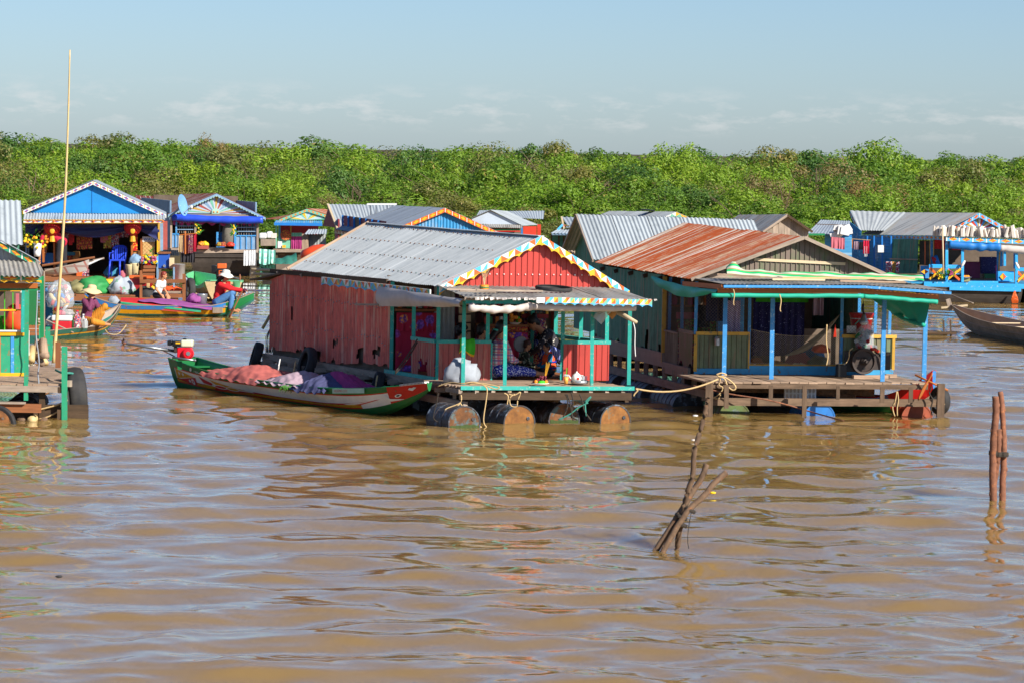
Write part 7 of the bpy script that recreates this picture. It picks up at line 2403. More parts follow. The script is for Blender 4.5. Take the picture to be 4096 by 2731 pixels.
 J = pose('cross', .28, kL=(.3, .16, .1), kR=(.3, -.16, .1), aL=(.35, .1, -.1), aR=(.35, -.1, -.1), tL=(.42, .1, -.14), tR=(.42, -.1, -.14), wR=(.3, -.2, .12), wL=(.3, .2, .12))
 person('boy with reddish hair in white T-shirt sitting on brown landing', V((base.x, base.y, .3)), D(-25), J, .86, (.3, .2), shirt='fabric_white', pants='fabric_dark', sleeve=.6, hair='hair_red', leg=.4)
 # --- shopkeeper bending in the shop
 base = PY(*q(1, 640, 1150), 99.75)
 zu = PY(*q(1, 900, 1195), 100).z
 person('shopkeeper in crimson shirt bending down inside the blue gabled shop', V((base.x, 99.8, zu)), D(172), pose('bend'), 1.15, (0, .9), shirt='fabric_crimson', pants='fabric_dark', sleeve=.5)

people()

# ------------------------------------------------------------------ stakes, pole and ropes in the water
def stick(root, name, pts, r, m, seed=0):
 pts = spline([V(p) for p in pts], 7)
 n = len(pts)
 rr = [(lerp(r[0], r[1], i / (n - 1))) * (1 + .09 * mnoise.noise(V((i * .23, seed, 0)))) for i in range(n)]
 pts = [p + V((.006 * mnoise.noise(V((i * .6, seed, 3))), 0, .0)) for i, p in enumerate(pts)]
 o = MB().tube(pts, rr, 9).build(name, m, root, smooth=True)
 for k in range(4):
  i = 3 + int((n - 5) * ((k + .5) / 4 + .1 * mnoise.noise(V((k * 3.1, seed, 0)))))
  i = max(1, min(n - 2, i))
  MB().ell(pts[i] + V((rr[i] * .7 * (1 if k % 2 else -1), -.01, 0)), (rr[i] * .5, rr[i] * .5, rr[i] * .8), 7, 5).build('knot', m, o)
 return o

def stakes():
 Y = P(*q(13, 330, 1450), 0).y
 e = lambda x, y, d=0: PY(*q(13, x, y), Y + d)
 root = thing('stake_bundle', 'three crooked bare branches lashed together leaning in open water', 'stakes', e(340, 1450))
 stick(root, 'branch', [e(408, 1560, .1), e(410, 1440, .1), e(445, 1210, .0), e(490, 1010, -.03), e(530, 890, -.05), e(545, 690, -.05), e(600, 500, 0), e(640, 330, 0), e(655, 268, 0)], (.036, .027), 'bark', 1)
 stick(root, 'branch', [e(180, 1570, 0), e(262, 1440, 0), e(430, 1175, .02), e(530, 1010, .1), e(600, 900, .12), e(640, 795, .15)], (.036, .034), 'bark', 2)
 stick(root, 'branch', [e(270, 1540, -.1), e(330, 1420, -.08), e(480, 1175, -.05), e(620, 1040, .0), e(700, 940, .05), e(795, 858, .1)], (.034, .036), 'bark', 3)
 for (x, y) in ((440, 1205), (505, 1150), (440, 1262)):
  MB().lathe(e(x, y, 0), [(.075, -.02), (.08, 0), (.075, .02)], (.5, 0, 1), 12).build('lashing', 'rope_dark', root)
 rope('loose_cord', '', [e(520, 1170, -.06), e(497, 1300, -.06), e(492, 1400, -.06), e(500, 1455, -.06)], .005, 'rope_dark', root)
 Y2 = P(*q(14, 560, 1085), 0).y
 e2 = lambda x, y, d=0: PY(*q(14, x, y), Y2 + d)
 root = thing('stake_bundle', 'three upright reddish stakes tied together in water at right edge', 'stakes', e2(570, 1085))
 stick(root, 'branch', [e2(540, 1160), e2(534, 1000), e2(532, 800), e2(542, 560), e2(556, 400), e2(553, 262)], (.052, .047), 'bark_red', 5)
 stick(root, 'branch', [e2(612, 1160, .1), e2(608, 1000, .1), e2(618, 700, .1), e2(610, 440, .08), e2(592, 225, .08)], (.047, .036), 'bark_red', 6)
 stick(root, 'branch', [e2(545, 960, .08), e2(570, 780, .02), e2(577, 640, 0), e2(574, 520, 0)], (.026, .046), 'bark_red', 7)
 for x, y in ((540, 705), (577, 715), (616, 718)):
  MB().lathe(e2(x, y, .03), [(.066, -.03), (.07, 0), (.066, .03)], n=12).build('lashing', 'rope_dark', root)
 a, b = PY(214, 1450, 59.0), PY(279, 200, 58.6)
 pts = [lerp(a, b, i / 40) + V((.05 * math.sin(i / 40 * 3.1), 0, 0)) for i in range(41)]
 rr = [lerp(.03, .011, i / 40) * (1.12 if i % 3 == 0 else .97) for i in range(41)]
 tag(MB().tube(pts, rr, 10).build('bamboo_pole', 'bamboo', smooth=True), 'tall bamboo pole rising into sky from corner of green shop', 'pole')

stakes()

# ------------------------------------------------------------------ things on and around the red house
def red_house_things():
 zd = RZD + .02
 zf = RZD + .02
 f = RF
 tag(lump(None, 'sack', P(1845, 1528, zd), .27, .2, .36, 'white_cloth', 4, .35), 'bulging white sack on deck corner of red house', 'sack')
 p = f(.35, -.07, 1.31)
 mb = MB().grid(lambda u, v: f(.34 + .26 * u, -.06 - .05 * math.sin(v * 3.1) - .012 * math.sin(u * 14), 1.315 + .01 * math.sin(u * 9) - (.30 - .06 * math.sin(u * 5)) * max(0, v - .15)), 16, 10, lambda i, j: 1 if j > 8 else 0)
 tag(mb.build('towel', ['lime', 'yellow_paint'], smooth=True), 'bright green towel hung over porch rail of red house', 'towel')
 # tea tray
 c = P(2318, 1533, zd)
 t = thing('tea_tray', 'pewter tray with glasses and handle on red house deck', 'tray', c)
 MB().lathe(c, [(.13, 0), (.145, .012), (.15, .055), (.143, .055), (.135, .02)], n=24).build('tray', 'pewter', t, smooth=True)
 for k, (dx, dy) in enumerate(((.06, -.03), (.1, .03), (.05, .06))): MB().lathe(c + V((dx, dy, .02)), [(.025, 0), (.032, .11)], n=10).build('glass', 'glassy', t, smooth=True)
 tp = thing('teapot', 'white teapot with red flower pattern on pewter tray', 'teapot', c + V((-.05, 0, .025)))
 b = c + V((-.05, -.02, .025))
 MB().lathe(b, [(.045, 0), (.075, .03), (.085, .07), (.07, .12), (.04, .145)], n=20).build('pot', 'enamel', tp, smooth=True)
 MB().lathe(b + V((0, 0, .143)), [(.042, 0), (.03, .015), (.012, .02), (.014, .035), (.004, .042)], n=12).build('lid', 'enamel', tp, smooth=True)
 MB().tube([b + V((-.075, 0, .05)), b + V((-.11, 0, .07)), b + V((-.135, 0, .115))], [.02, .014, .01], 8).build('spout', 'enamel', tp, smooth=True)
 MB().tube([b + V((.06, 0, .12)), b + V((.12, 0, .11)), b + V((.12, 0, .06)), b + V((.075, 0, .04))], .008, 6).build('handle', 'enamel', tp, smooth=True)
 for k in range(4): MB().ell(b + V((.01 + .022 * (k % 2), -.083, .055 + .022 * (k // 2))), (.014, .006, .012), 6, 4).build('flower_print', 'red_trim', tp)
 # juice
 c = P(2264, 1534, zd)
 t = thing('juice_cup', 'plastic cup of orange juice with green straw on red house deck', 'cup', c)
 MB().lathe(c, [(.03, 0), (.042, .12)], n=12).build('juice', 'juice', t, smooth=True)
 MB().lathe(c + V((0, 0, .12)), [(.043, 0), (.047, .04), (.042, .04), (.04, .01)], n=12).build('cup_rim', 'glassy', t, smooth=True)
 MB().tube([c + V((0, 0, .1)), c + V((.01, 0, .27))], .007, 6).build('straw', 'lime', t)
 # fruit plate with incense
 c = P(2160, 1537, zd)
 t = thing('fruit_plate', 'plate of grapes and fruit with incense sticks on red house deck', 'fruit', c)
 MB().lathe(c, [(.08, 0), (.15, .02), (.155, .03), (.1, .012)], n=20).build('plate', 'enamel', t, smooth=True)
 r = random.Random(3)
 for k in range(34):
  MB().ell(c + V((r.uniform(-.11, .11), r.uniform(-.06, .06), .04 + abs(r.gauss(0, .045)))), .021, 6, 4).build('grape', 'grape', t, smooth=True)
 for dx in (-.07, .1): MB().ell(c + V((dx, -.06, .05)), .035, 8, 6).build('orange', 'fruit_orange', t, smooth=True)
 MB().ell(c + V((.03, -.08, .045)), (.07, .025, .03), 8, 6).build('mango', 'lime', t, smooth=True)
 for k in range(5): MB().tube([c + V((.07, .02, .05)), c + V((.10 + .014 * k, .02, .38 - .02 * (k % 3)))], .004, 4).build('incense', 'gold', t)
 # shelf goods
 zs = 1.74
 for k, (a, m, cm) in enumerate(((.14, 'wood_orange', 'red_plastic'), (.3, 'green_dark', 'lime'), (.42, 'red_plastic', 'white_plastic'), (.5, 'glassy', 'red_plastic'))):
  o = bottle(None, f(a, 1.93, zs), .04, .24, m, cm)
  tag(o, ['brown bottle', 'dark green bottle', 'red bottle', 'clear bottle'][k] + ' on shelf above floral valance of red house', 'bottle', 'bottles on the red house shelf')
 for k, a in enumerate((.6, .69, .77)):
  tag(can(None, f(a, 1.93, zs), ['red_plastic', 'red_dark_plastic', 'black_plastic'][k], .035, .13), ['bright red can', 'dark red can', 'black can'][k] + ' on shelf above floral valance of red house', 'can', 'cans on the red house shelf')
 # altar cabinet
 al = thing('altar_cabinet', 'dark red altar cabinet with floral cloth at back of red house porch', 'cabinet', f(2.0, 1.9, zf))
 bx(al, 'cabinet_body', 'interior_red', f, 1.62, 2.32, 1.75, 2.1, zf, 1.44)
 bx(al, 'cabinet_top', 'wood_brown', f, 1.58, 2.36, 1.7, 2.12, 1.44, 1.48)
 drape(al, 'altar_cloth', f(1.6, 1.68, 1.34), f(2.34, 1.68, 1.34), .42, 'floral_red', 4, .015, -f.v)
 bx(al, 'carved_frieze', 'goods', f, 1.6, 2.34, 1.69, 1.74, 1.35, 1.43)
 bx(al, 'upper_shelf', 'interior_red', f, 1.62, 2.32, 1.9, 2.1, 1.75, 1.78)
 r = random.Random(8)
 for k in range(7):
  m = ['red_plastic', 'green_dark', 'wood_orange', 'white_plastic', 'red_dark_plastic', 'fruit_orange', 'lime'][k]
  tag(can(None, f(1.64 + k * .095, 1.8 + .04 * (k % 2), 1.48), m, .036, .13), ['red', 'green', 'amber', 'white', 'dark red', 'orange', 'lime'][k] + ' tin standing on altar cabinet of red house', 'can', 'tins on the altar cabinet')
  tag(can(None, f(1.66 + k * .095, 2.0, 1.78), ['green_dark', 'red_plastic', 'black_plastic', 'red_plastic', 'wood_orange', 'red_dark_plastic', 'green_dark'][k], .036, .14), ['first', 'second', 'third', 'fourth', 'fifth', 'sixth', 'last'][k] + ' tin from left on upper altar shelf of red house', 'can', 'tins on the upper altar shelf')
 fb = thing('fruit_bowl', 'white bowl heaped with oranges on altar of red house', 'fruit', f(2.12, 1.72, 1.48))
 MB().lathe(f(2.12, 1.72, 1.48), [(.06, 0), (.12, .04), (.11, .04), (.05, .01)], n=16).build('bowl', 'enamel', fb)
 for k in range(9): MB().ell(f(2.12 + r.uniform(-.08, .08), 1.72 + r.uniform(-.04, .04), 1.55 + .05 * (k // 4)), .036, 8, 5).build('orange', 'fruit_orange', fb, smooth=True)
 pf = thing('picture_frame', 'gold framed dark picture on back wall of red house porch', 'picture', f(2.6, 2.05, 1.5))
 bx(pf, 'picture', 'picture', f, 2.42, 2.82, 2.03, 2.06, 1.66, 2.05)
 for a0, a1, z0, z1 in ((2.38, 2.42, 1.6, 2.1), (2.82, 2.86, 1.6, 2.1)): bx(pf, 'frame', 'gold', f, a0, a1, 2.01, 2.06, z0, z1)
 bx(pf, 'frame', 'interior_red', f, 2.38, 2.86, 2.0, 2.06, 1.58, 1.65)
 drape(pf, 'cloth_below', f(2.42, 2.02, 1.57), f(2.82, 2.02, 1.57), .8, 'tartan', 4, .012, -f.v)
 fan = thing('table_fan', 'pale grey round table fan behind the baby on red house porch', 'fan', f(1.95, .95, zf))
 c = f(2.02, 1.25, 1.16)
 MB().lathe(c, [(.03, .03), (.13, .02), (.14, 0), (.13, -.02), (.03, -.03)], (.5, -1, 0), 22).build('fan_cage', 'fan_grey', fan)
 MB().tube([f(2.02, 1.27, zf), f(2.02, 1.27, 1.12)], .02, 8).build('fan_stem', 'white_plastic', fan)
 MB().lathe(f(2.02, 1.27, zf), [(.11, 0), (.1, .03), (.02, .04)], n=14).build('fan_base', 'white_plastic', fan)
 sp = thing('speaker', 'black boxed loudspeaker under floral altar cloth of red house', 'speaker', f(1.9, 1.6, zf))
 bx(sp, 'case', 'black_plastic', f, 1.7, 2.15, 1.35, 1.6, zf, zf + .27)
 ph = MB().hexa([P(2118, 1436, 1.0) + V((dx, dy, dz)) for dx, dy, dz in ((0, 0, 0), (.05, -.02, .02), (.05, .0, .03), (0, .02, .01), (.03, 0, .1), (.09, -.02, .12), (.09, .0, .13), (.03, .02, .11))])
 # fixed things on the porch ceiling
 j = thing('hanging_jar', 'clear ribbed plastic jar hung under front eave of red house', 'jar', PY(2400, 1270, 58.6))
 a, b = PY(2425, 1240, 58.6), PY(2388, 1282, 58.6)
 MB().tube([a, b], [.085, .1], 16).build('jar_body', 'glassy', j, smooth=False)
 MB().tube([a, a + (a - b) * .12], .087, 16).build('jar_lid', 'pewter', j)
 o = MB().tube([PY(2436, 1240, 58.8), PY(2462, 1262, 58.8)], [.07, .09], 12).build('hanging_basket', 'cardboard', smooth=True)
 tag(o, 'brown round basket tucked under front eave of red house', 'basket')
 o = MB().tube([PY(2470, 1248, 58.5), PY(2546, 1290, 58.2)], [.045, .03], 8).build('wooden_mallet', 'wood_pale', smooth=True)
 tag(o, 'pale wooden handle sticking out under right eave of red house', 'tool')
 # fender tyres along the side
 for k, (a_, b_, z_, R_, lab) in enumerate(((-.3, 4.95, .58, .31, 'large black tyre leaning on side beam of red house'), (-.3, 1.75, .45, .2, 'small black tyre at porch foot of red house'), (-.2, 7.7, .55, .27, 'worn tyre at rear corner of red house'))):
  tag(tyre(None, f(a_, b_, z_), V((-1, -.15 - .25 * (k == 0), .28)), R_, .17, 'rubber', .6), lab, 'tyre', 'fender tyres on the red house')
 # on the verandah roof
 c = PY(1937, 1146, f(0, -.8, 0).y)
 c.z = 2.17
 pt = thing('flower_pot', 'small orange pot of dry stalks on red house porch roof', 'pot', c)
 MB().lathe(c, [(.05, 0), (.075, .03), (.08, .07), (.07, .1)], n=14, m=0).build('pot', 'fruit_orange', pt, smooth=True)
 MB().lathe(c + V((0, 0, .05)), [(.082, 0), (.082, .02)], n=14).build('pot_band', 'green_paint', pt)
 for k in range(14):
  MB().tube([c + V((0, 0, .08)), c + V((r.uniform(-.03, .03), 0, .2)), c + V((r.uniform(-.07, .09), r.uniform(-.05, .05), r.uniform(.25, .45)))], [.005, .004, .002], 4).build('stalk', 'hat_straw', pt)
 c = PY(2215, 1160, f(1.8, -.7, 0).y)
 c.z = 2.215
 tag(tyre(None, c, V((.04, -.06, 1)), .32, .06, 'rubber', .82), 'old bald tyre lying flat on red house porch roof', 'tyre')
 # little lean-to roof at the back corner
 lt = thing('lean_to', 'small tar-paper lean-to roof at rear left corner of red house', 'shelter', f(-.3, 7.0, 0))
 a = [PY(*q(6, -20, 168), 66.5), PY(*q(6, 310, 100), 65.6)]
 MB().bar(a[0], a[1], .5, .03).build('roof_board', 'interior', lt)
 MB().bar(PY(*q(6, 20, 195), 66.3), PY(*q(6, 130, 190), 66), .1, .07).build('roof_beam', 'wood_grey', lt)
 MB().bar(V((a[0].x + .3, 66.2, 0)), V((a[0].x + .3, 66.2, a[0].z)), .05).build('roof_post', 'wood_grey', lt)
 # hanging net bundle at the corner
 n = thing('fishing_net', 'grey fishing net hanging from rear corner of red house', 'net', PY(*q(6, 55, 900), 66.4))
 mb = MB()
 for k in range(16):
  x = 30 + k * 4.5
  mb.tube([PY(*q(6, 90 - k, 600), 66.4), PY(*q(6, x + 10 * math.sin(k), 720), 66.3), PY(*q(6, x, 885 - 10 * (k % 3)), 66.4)], .006, 3)
 mb.build('net_cords', 'net_grey', n)
 o = MB().tube([PY(*q(6, 75, 510), 66.6), PY(*q(6, 0, 640), 66.6)], .03, 7).build('bamboo_stub', 'bamboo', smooth=True)
 tag(o, 'short bamboo stick leaning at rear corner of red house', 'pole')
 # ropes
 g7 = lambda x, y, Y=57.3: PY(*q(7, x, y), Y)
 rope('rope', 'tan rope coiled along deck front of red house', [g7(525, 1030, 57.6), g7(660, 990, 57.5), g7(780, 1000), g7(900, 985), g7(1010, 1015), g7(1130, 1058), g7(1168, 1035), g7(1080, 1012), g7(980, 1000), g7(850, 1008)], .011)
 rope('rope', 'tan rope hanging from deck down to water before first drum', [g7(1000, 1015), g7(1040, 1060), g7(1030, 1180), g7(1005, 1350), g7(1010, 1420), g7(1035, 1455)], .011)
 rope('rope', 'tan rope looped over front of first rusty drum', [g7(770, 1120), g7(760, 1200), g7(620, 1260), g7(605, 1290), g7(680, 1290), g7(760, 1210), g7(800, 1290), g7(900, 1400), g7(1010, 1475)], .011)
 rope('rope', 'thin dark rope slack before first rusty drum', [g7(530, 1100), g7(515, 1200), g7(480, 1350), g7(520, 1400)], .008, 'rope_dark')
 rope('rope', 'tan rope loop under deck between first and second drum', [g7(1220, 1100), g7(1260, 1130), g7(1250, 1220)], .01)
 rope('rope', 'tan knotted rope loop above second drum', [g7(1290, 1080), g7(1270, 1110), g7(1330, 1120), g7(1390, 1090), g7(1360, 1180), g7(1350, 1240), g7(1290, 1230), g7(1280, 1150), g7(1330, 1110)], .01)
 g8 = lambda x, y, Y=57.5: PY(*q(8, x, y), Y)
 for k, (pts, lab) in enumerate((([(550, 1110), (575, 1160), (570, 1260), (530, 1350)], 'leftmost black hose over third drum'), ([(570, 1110), (600, 1200), (620, 1330), (635, 1385)], 'second black hose over third drum'),
         ([(610, 1090), (632, 1180), (625, 1340), (680, 1380)], 'third black hose over third drum'), ([(700, 1110), (730, 1180), (750, 1280), (820, 1385)], 'black rope right of third drum'),
         ([(480, 1378), (600, 1320), (690, 1250), (790, 1200)], 'green rope slanting down into water by third drum'), ([(760, 1190), (800, 1150), (820, 1140), (790, 1180), (760, 1220), (770, 1340)], 'green knotted rope bundle right of third drum'))):
  rope('rope', lab, [g8(*p) for p in pts], .012, 'rope_teal' if k > 3 else 'rope_dark')
 rope('rope', 'white cord dangling from right front post of red house', [g8(1262, 370, 58), g8(1280, 450, 58), g8(1278, 600, 58), g8(1285, 720, 58)], .009, 'white_plastic')
 rope('mooring_rope', 'long tan mooring rope between red house and rusty roof house', [P(2543, 1553, .6), P(2873, 1515, .75)], .016, 'rope', None, .12)
 rope('rope', 'frayed tan rope ends at right deck corner of red house', [g8(1290, 1060, 57.6), g8(1310, 1070, 57.6), g8(1275, 1110, 57.6), g8(1265, 1135, 57.6)], .014)
 for k, (x, y) in enumerate(((170, 930), (1110, 1090), (320, 950))):
  rope('rope', ['white cord', 'short cord', 'brown cord'][k] + ' tied round side beam of red house' + [' at rear', ' near boat bow', ' beside the tyre'][k], [PY(*q(6, x, y), 63.5 - .003 * x), PY(*q(6, x - 12, y + 60), 63.4 - .003 * x), PY(*q(6, x - 20, y + 120), 63.4 - .003 * x)], .014, 'white_plastic' if k == 0 else 'rope')
 for k in (0, 1):
  rope('rope', ['upper', 'lower'][k] + ' dark mooring cord tied to left porch rail of red house', [PY(*q(7, 312, 540 + 30 * k), 59.2), PY(*q(7, 200, 720 + 40 * k), 59), PY(*q(7, 80, 880 + 20 * k), 58.9)], .012, 'rope_dark')

red_house_things()

# ------------------------------------------------------------------ things on the rusty roof house
def rusty_house_things():
 f = UF
 zd = UZD + .02
 Y = f(3.0, -.9, 0).y
 g = lambda x, y, d=0: PY(*q(20, x, y), Y + d)
 e = thing('diesel_engine', 'black iron diesel engine with big flywheel on rusty roof house deck', 'engine', g(255, 450))
 c = g(255, 322)
 ax = V((.25, -1, .0)).normalized()
 R_ = 117 / 2.24 / (14000 / Y)
 MB().lathe(c, [(R_ * .80, .0), (R_ * .82, .05), (R_ * .98, .055), (R_, .04), (R_, -.06), (R_ * .8, -.06), (R_ * .8, 0)], ax, 36).build('flywheel_rim', 'iron', e, smooth=False)
 MB().lathe(c, [(R_ * .81, -.02), (R_ * .81, .012), (R_ * .3, .02)], ax, 32).build('flywheel_disc', 'iron', e)
 x = ax.cross(V((0, 0, 1))).normalized()
 for k in range(3):
  a = k * 2.094 + .5
  p = c + ax * .018 + (x * math.cos(a) + V((0, 0, 1)) * math.sin(a)) * R_ * .55
  MB().lathe(p, [(.035, 0), (.03, .004)], ax, 10, sq=.5).build('flywheel_slot', 'black_plastic', e)
 MB().lathe(c, [(.075, .0), (.07, .06), (.045, .09), (.045, .13), (.028, .135), (.025, .2)], ax, 16).build('hub', 'iron', e, smooth=False)
 bl = MB().hexa([c + V((dx, dy, dz)) for dz in (-.2, .16) for dx, dy in ((-.32, .12), (-.02, .1), (.0, .5), (-.3, .5))])
 bl.build('engine_block', 'black_plastic', e)
 MB().hexa([c + V((dx, dy, dz)) for dz in (-.16, .12) for dx, dy in ((.1, .12), (.5, .2), (.5, .5), (.1, .5))]).build('gear_case', 'iron', e)
 MB().tube([c + V((.2, .1, .18)), c + V((.34, .08, .1)), c + V((.4, .08, -.08))], .02, 8).build('hose', 'black_plastic', e, smooth=True)
 MB().lathe(c + V((.42, .15, .1)), [(.05, 0), (.08, .06), (.09, .06)], n=12).build('funnel', 'iron', e)
 MB().tube([c + V((.12, .05, .2)), c + V((.2, .03, .22)), c + V((.27, .05, .17))], .03, 8).build('elbow_pipe', 'red_trim', e, smooth=True)
 br(e, 'bed_timber', 'wood_plank', g(160, 466, -.1), g(480, 466, .15), .09, .08)
 br(e, 'bed_timber', 'wood_plank', g(430, 452, .3), g(545, 452, .4), .09, .06)
 b = thing('battery', 'black car battery beside the flywheel on wooden deck', 'battery', g(55, 465, -.1))
 a0, a1 = g(3, 465, -.15), g(108, 355, -.15)
 bb = MB().hexa([V((lerp(a0.x, a1.x, u), a0.y + v * .16, z)) for z in (a0.z, a1.z) for u, v in ((.2, 0), (1, 0), (.85, 1), (0.05, 1))])
 o = bb.build('case', 'black_plastic', b); bv = o.modifiers.new('b', 'BEVEL'); bv.width = .012
 for u in (.3, .8): MB().lathe(V((lerp(a0.x, a1.x, u), a0.y + .08, a1.z)), [(.012, 0), (.01, .025)], n=8).build('terminal', 'pewter', b)
 rope('battery_cable', 'pale cable looping from battery to flywheel engine', [g(30, 350, -.1), g(90, 345, -.1), g(125, 290, -.1), g(130, 230, -.1), g(160, 205, 0)], .009, 'rope')
 # bag of cans
 Yc = f(3.0, -.12, 0).y
 h = lambda x, y, d=0: PY(*q(11, x, y), Yc + d)
 bag = thing('can_bag', 'clear bag full of crushed drink cans hanging over right rail', 'bag', h(735, 830))
 r = random.Random(6)
 for k in range(22):
  x, y = 735 + r.uniform(-80, 75), 655 + r.uniform(0, 165)
  ax = V((r.uniform(-1, 1), r.uniform(-1, -.2), r.uniform(-.8, .8)))
  can(bag, h(x, y, r.uniform(-.05, .1)), ['pewter', 'white_plastic', 'green_dark', 'pewter', 'red_dark_plastic'][k % 5], .036, .12, ax)
 lump(bag, 'bag_film', h(738, 830, .0), .18, .14, .42, 'film', 3, .2)
 MB().tube([h(730, 585), h(690, 560), h(650, 600)], .012, 6).build('bag_handle', 'teal', bag)
 lm = thing('hanging_lamp', 'steel bell shaped lamp hanging in porch of rusty roof house', 'lamp', h(735, 590))
 MB().tube([h(733, 365), h(736, 500)], .006, 5).build('chain', 'iron', lm)
 MB().tube([h(733, 400), h(722, 450), h(740, 500)], .02, 6).build('rag', 'fabric_dark', lm)
 MB().lathe(h(737, 500), [(.03, 0), (.045, -.05), (.06, -.1), (.095, -.15), (.09, -.155)], n=16).build('bell', 'steel', lm, smooth=True)
 MB().lathe(h(737, 575), [(.06, 0), (.07, -.03), (.03, -.06)], n=14).build('bulb', 'enamel', lm, smooth=True)
 bk = thing('red_bucket', 'large red plastic tub standing on rail of rusty roof house', 'bucket', f(3.2, .35, 1.3))
 c = f(3.22, .4, 1.33)
 MB().lathe(c, [(.17, 0), (.215, .32), (.23, .33), (.23, .37), (.2, .37)], n=26).build('tub', 'red_plastic', bk, smooth=True)
 MB().lathe(c + V((0, 0, .26)), [(.207, 0), (.21, .02)], n=26).build('tub_band', 'white_plastic', bk)
 o = rect(None, 'notebook', 'white_paint', *q(11, 572, 612), *q(11, 665, 682), Yc + .2, .02)
 tag(o, 'white sheet of paper behind net left of the red tub', 'paper')
 # cloths and furniture in the porch
 nf = -f.v

 def hang(label, a0, a1, b, zt, drop, m, folds=6, cat='cloth', nm='hanging_cloth', depth=.03):
  return tag(drape(None, nm, f(a0, b, zt), f(a1, b, zt), drop, m, folds, depth, nf), label, cat)
 hang('navy dotted cloth hanging across dark doorway of rusty roof house', 1.52, 2.5, 1.6, 1.94, 1.1, 'navy_dots', 7)
 hang('lime green ruffle along top of navy dotted cloth', 1.55, 2.55, 1.55, 1.96, .13, 'lime', 16, 'ruffle', 'ruffle', .02)
 hang('dark navy garment hanging on porch net of rusty roof house', .32, .78, .5, 2.02, .5, 'fabric_navy', 3)
 hang('purple and white striped cloth hanging by corner post', .62, .92, .35, 1.9, .62, 'stripe_purple', 3)
 hang('black garment hanging low beside striped cloth', .2, .42, .6, 1.8, .4, 'fabric_dark', 2)
 hang('pale shirt hanging inside right part of dark porch', 2.6, 2.8, 1.4, 2.1, .5, 'fabric_mauve', 2)
 hang('green mosaic cloth over side bench of rusty roof house', .1, .85, 1.7, 1.5, .45, 'mosaic_green', 5)
 hang('red patterned cloth below green mosaic cloth', .08, .85, 1.72, 1.1, .42, 'tartan', 5)
 hang('pink cloth folded above green mosaic cloth', .08, .85, 1.68, 1.62, .12, 'fabric_pink', 4)
 for k in range(5):
  m = ['fabric_magenta', 'gold', 'fabric_magenta', 'glassy', 'wood_orange'][k]
  tag(bottle(None, f(.14 + k * .15, 2.05, 1.74), .05, .2, m, 'gold', 'jar'), ['first magenta jar', 'brass jar', 'second magenta jar', 'clear jar', 'amber jar'][k] + ' on shelf behind side net of rusty roof house', 'jar', 'jars on the shelf of the rusty roof house')
 cb = thing('cupboard', 'sky blue cupboard behind corner net of rusty roof house', 'cupboard', f(.95, .9, zd))
 bx(cb, 'case', 'skyblue_paint', f, .72, 1.12, .8, 1.2, zd, 2.1)
 bx(cb, 'door', 'blue_post', f, .74, 1.1, .78, .8, 1.5, 2.08)
 bx(cb, 'door', 'blue_post', f, .74, 1.1, .78, .8, .7, 1.46)
 for k, (a, b, rx, rz, m, lab) in enumerate(((1.35, .9, .2, .2, 'wood_orange', 'brown bundle'), (1.75, .8, .22, .16, 'fabric_orange', 'ochre bundle'), (2.2, .9, .24, .3, 'fabric_salmon', 'rust red bundle'), (2.5, .7, .2, .26, 'olive_tarp', 'olive bundle'), (2.45, .35, .14, .14, 'life_orange', 'orange bundle'), (2.1, .5, .18, .15, 'fabric_cream', 'cream bundle'), (1.3, .5, .15, .12, 'fabric_white', 'white bundle'), (2.55, 1.2, .2, .4, 'fabric_teal', 'teal bundle'))):
  z = zd if k not in (4,) else .98
  tag(lump(None, 'bundle', f(a, b, z), rx, .18, rz, m, k + 3, .35), lab + ' piled behind porch net of rusty roof house', 'bundle', 'bundles on the porch of the rusty roof house')
 A, B = f(1.7, .2, .92), f(2.72, .02, 1.72)
 mb = MB().grid(lambda u, v: lerp(A, B, u) + V((0, 0, -.12 * math.sin(math.pi * u) - .1 * math.sin(math.pi * v) * math.sin(math.pi * u))) + f.v * ((v - .5) * .3 * math.sin(math.pi * u)), 24, 6)
 tag(mb.build('hammock', 'net_cord', smooth=True), 'pale hammock slung diagonally across porch of rusty roof house', 'hammock')
 w = thing('net_weight', 'grey tin weight on rod hanging at corner of green panel', 'weight', f(.38, -.1, 1.15))
 MB().lathe(f(.38, -.1, 1.12), [(.05, 0), (.055, .12), (.03, .16)], n=12).build('tin', 'pewter', w)
 MB().tube([f(.38, -.1, 1.25), f(.38, -.1, 2.1)], .006, 5).build('rod', 'iron', w)
 # under the deck
 cr = thing('crate', 'white slatted plastic crate stowed under rusty roof house deck', 'crate', f(1.6, -1.5, .18))
 Yk = f(1.7, -1.55, 0).y
 a0, a1 = PY(3140, 1604, Yk), PY(3262, 1540, Yk)
 for k in range(9):
  xx = lerp(a0.x, a1.x, k / 8)
  br(cr, 'crate_slat', 'white_plastic', V((xx, Yk, a0.z)), V((xx, Yk, a1.z)), .03, .012)
 for z in (a0.z, (a0.z + a1.z) / 2, a1.z): br(cr, 'crate_rail', 'white_plastic', V((a0.x, Yk - .01, z)), V((a1.x, Yk - .01, z)), .012, .03)
 MB().hexa([V((lerp(a0.x, a1.x, u), Yk + .02 + v * .3, z)) for z in (a0.z, a1.z - .05) for u, v in ((0, 0), (1, 0), (1, 1), (0, 1))]).build('crate_body', 'foam_white', cr)
 # roof top: striped tarp, boards, poles
 Yt = f(1.8, -.9, 0).y
 A, B = PY(2905, 1098, Yt - .2), PY(3690, 1118, Yt + .5)

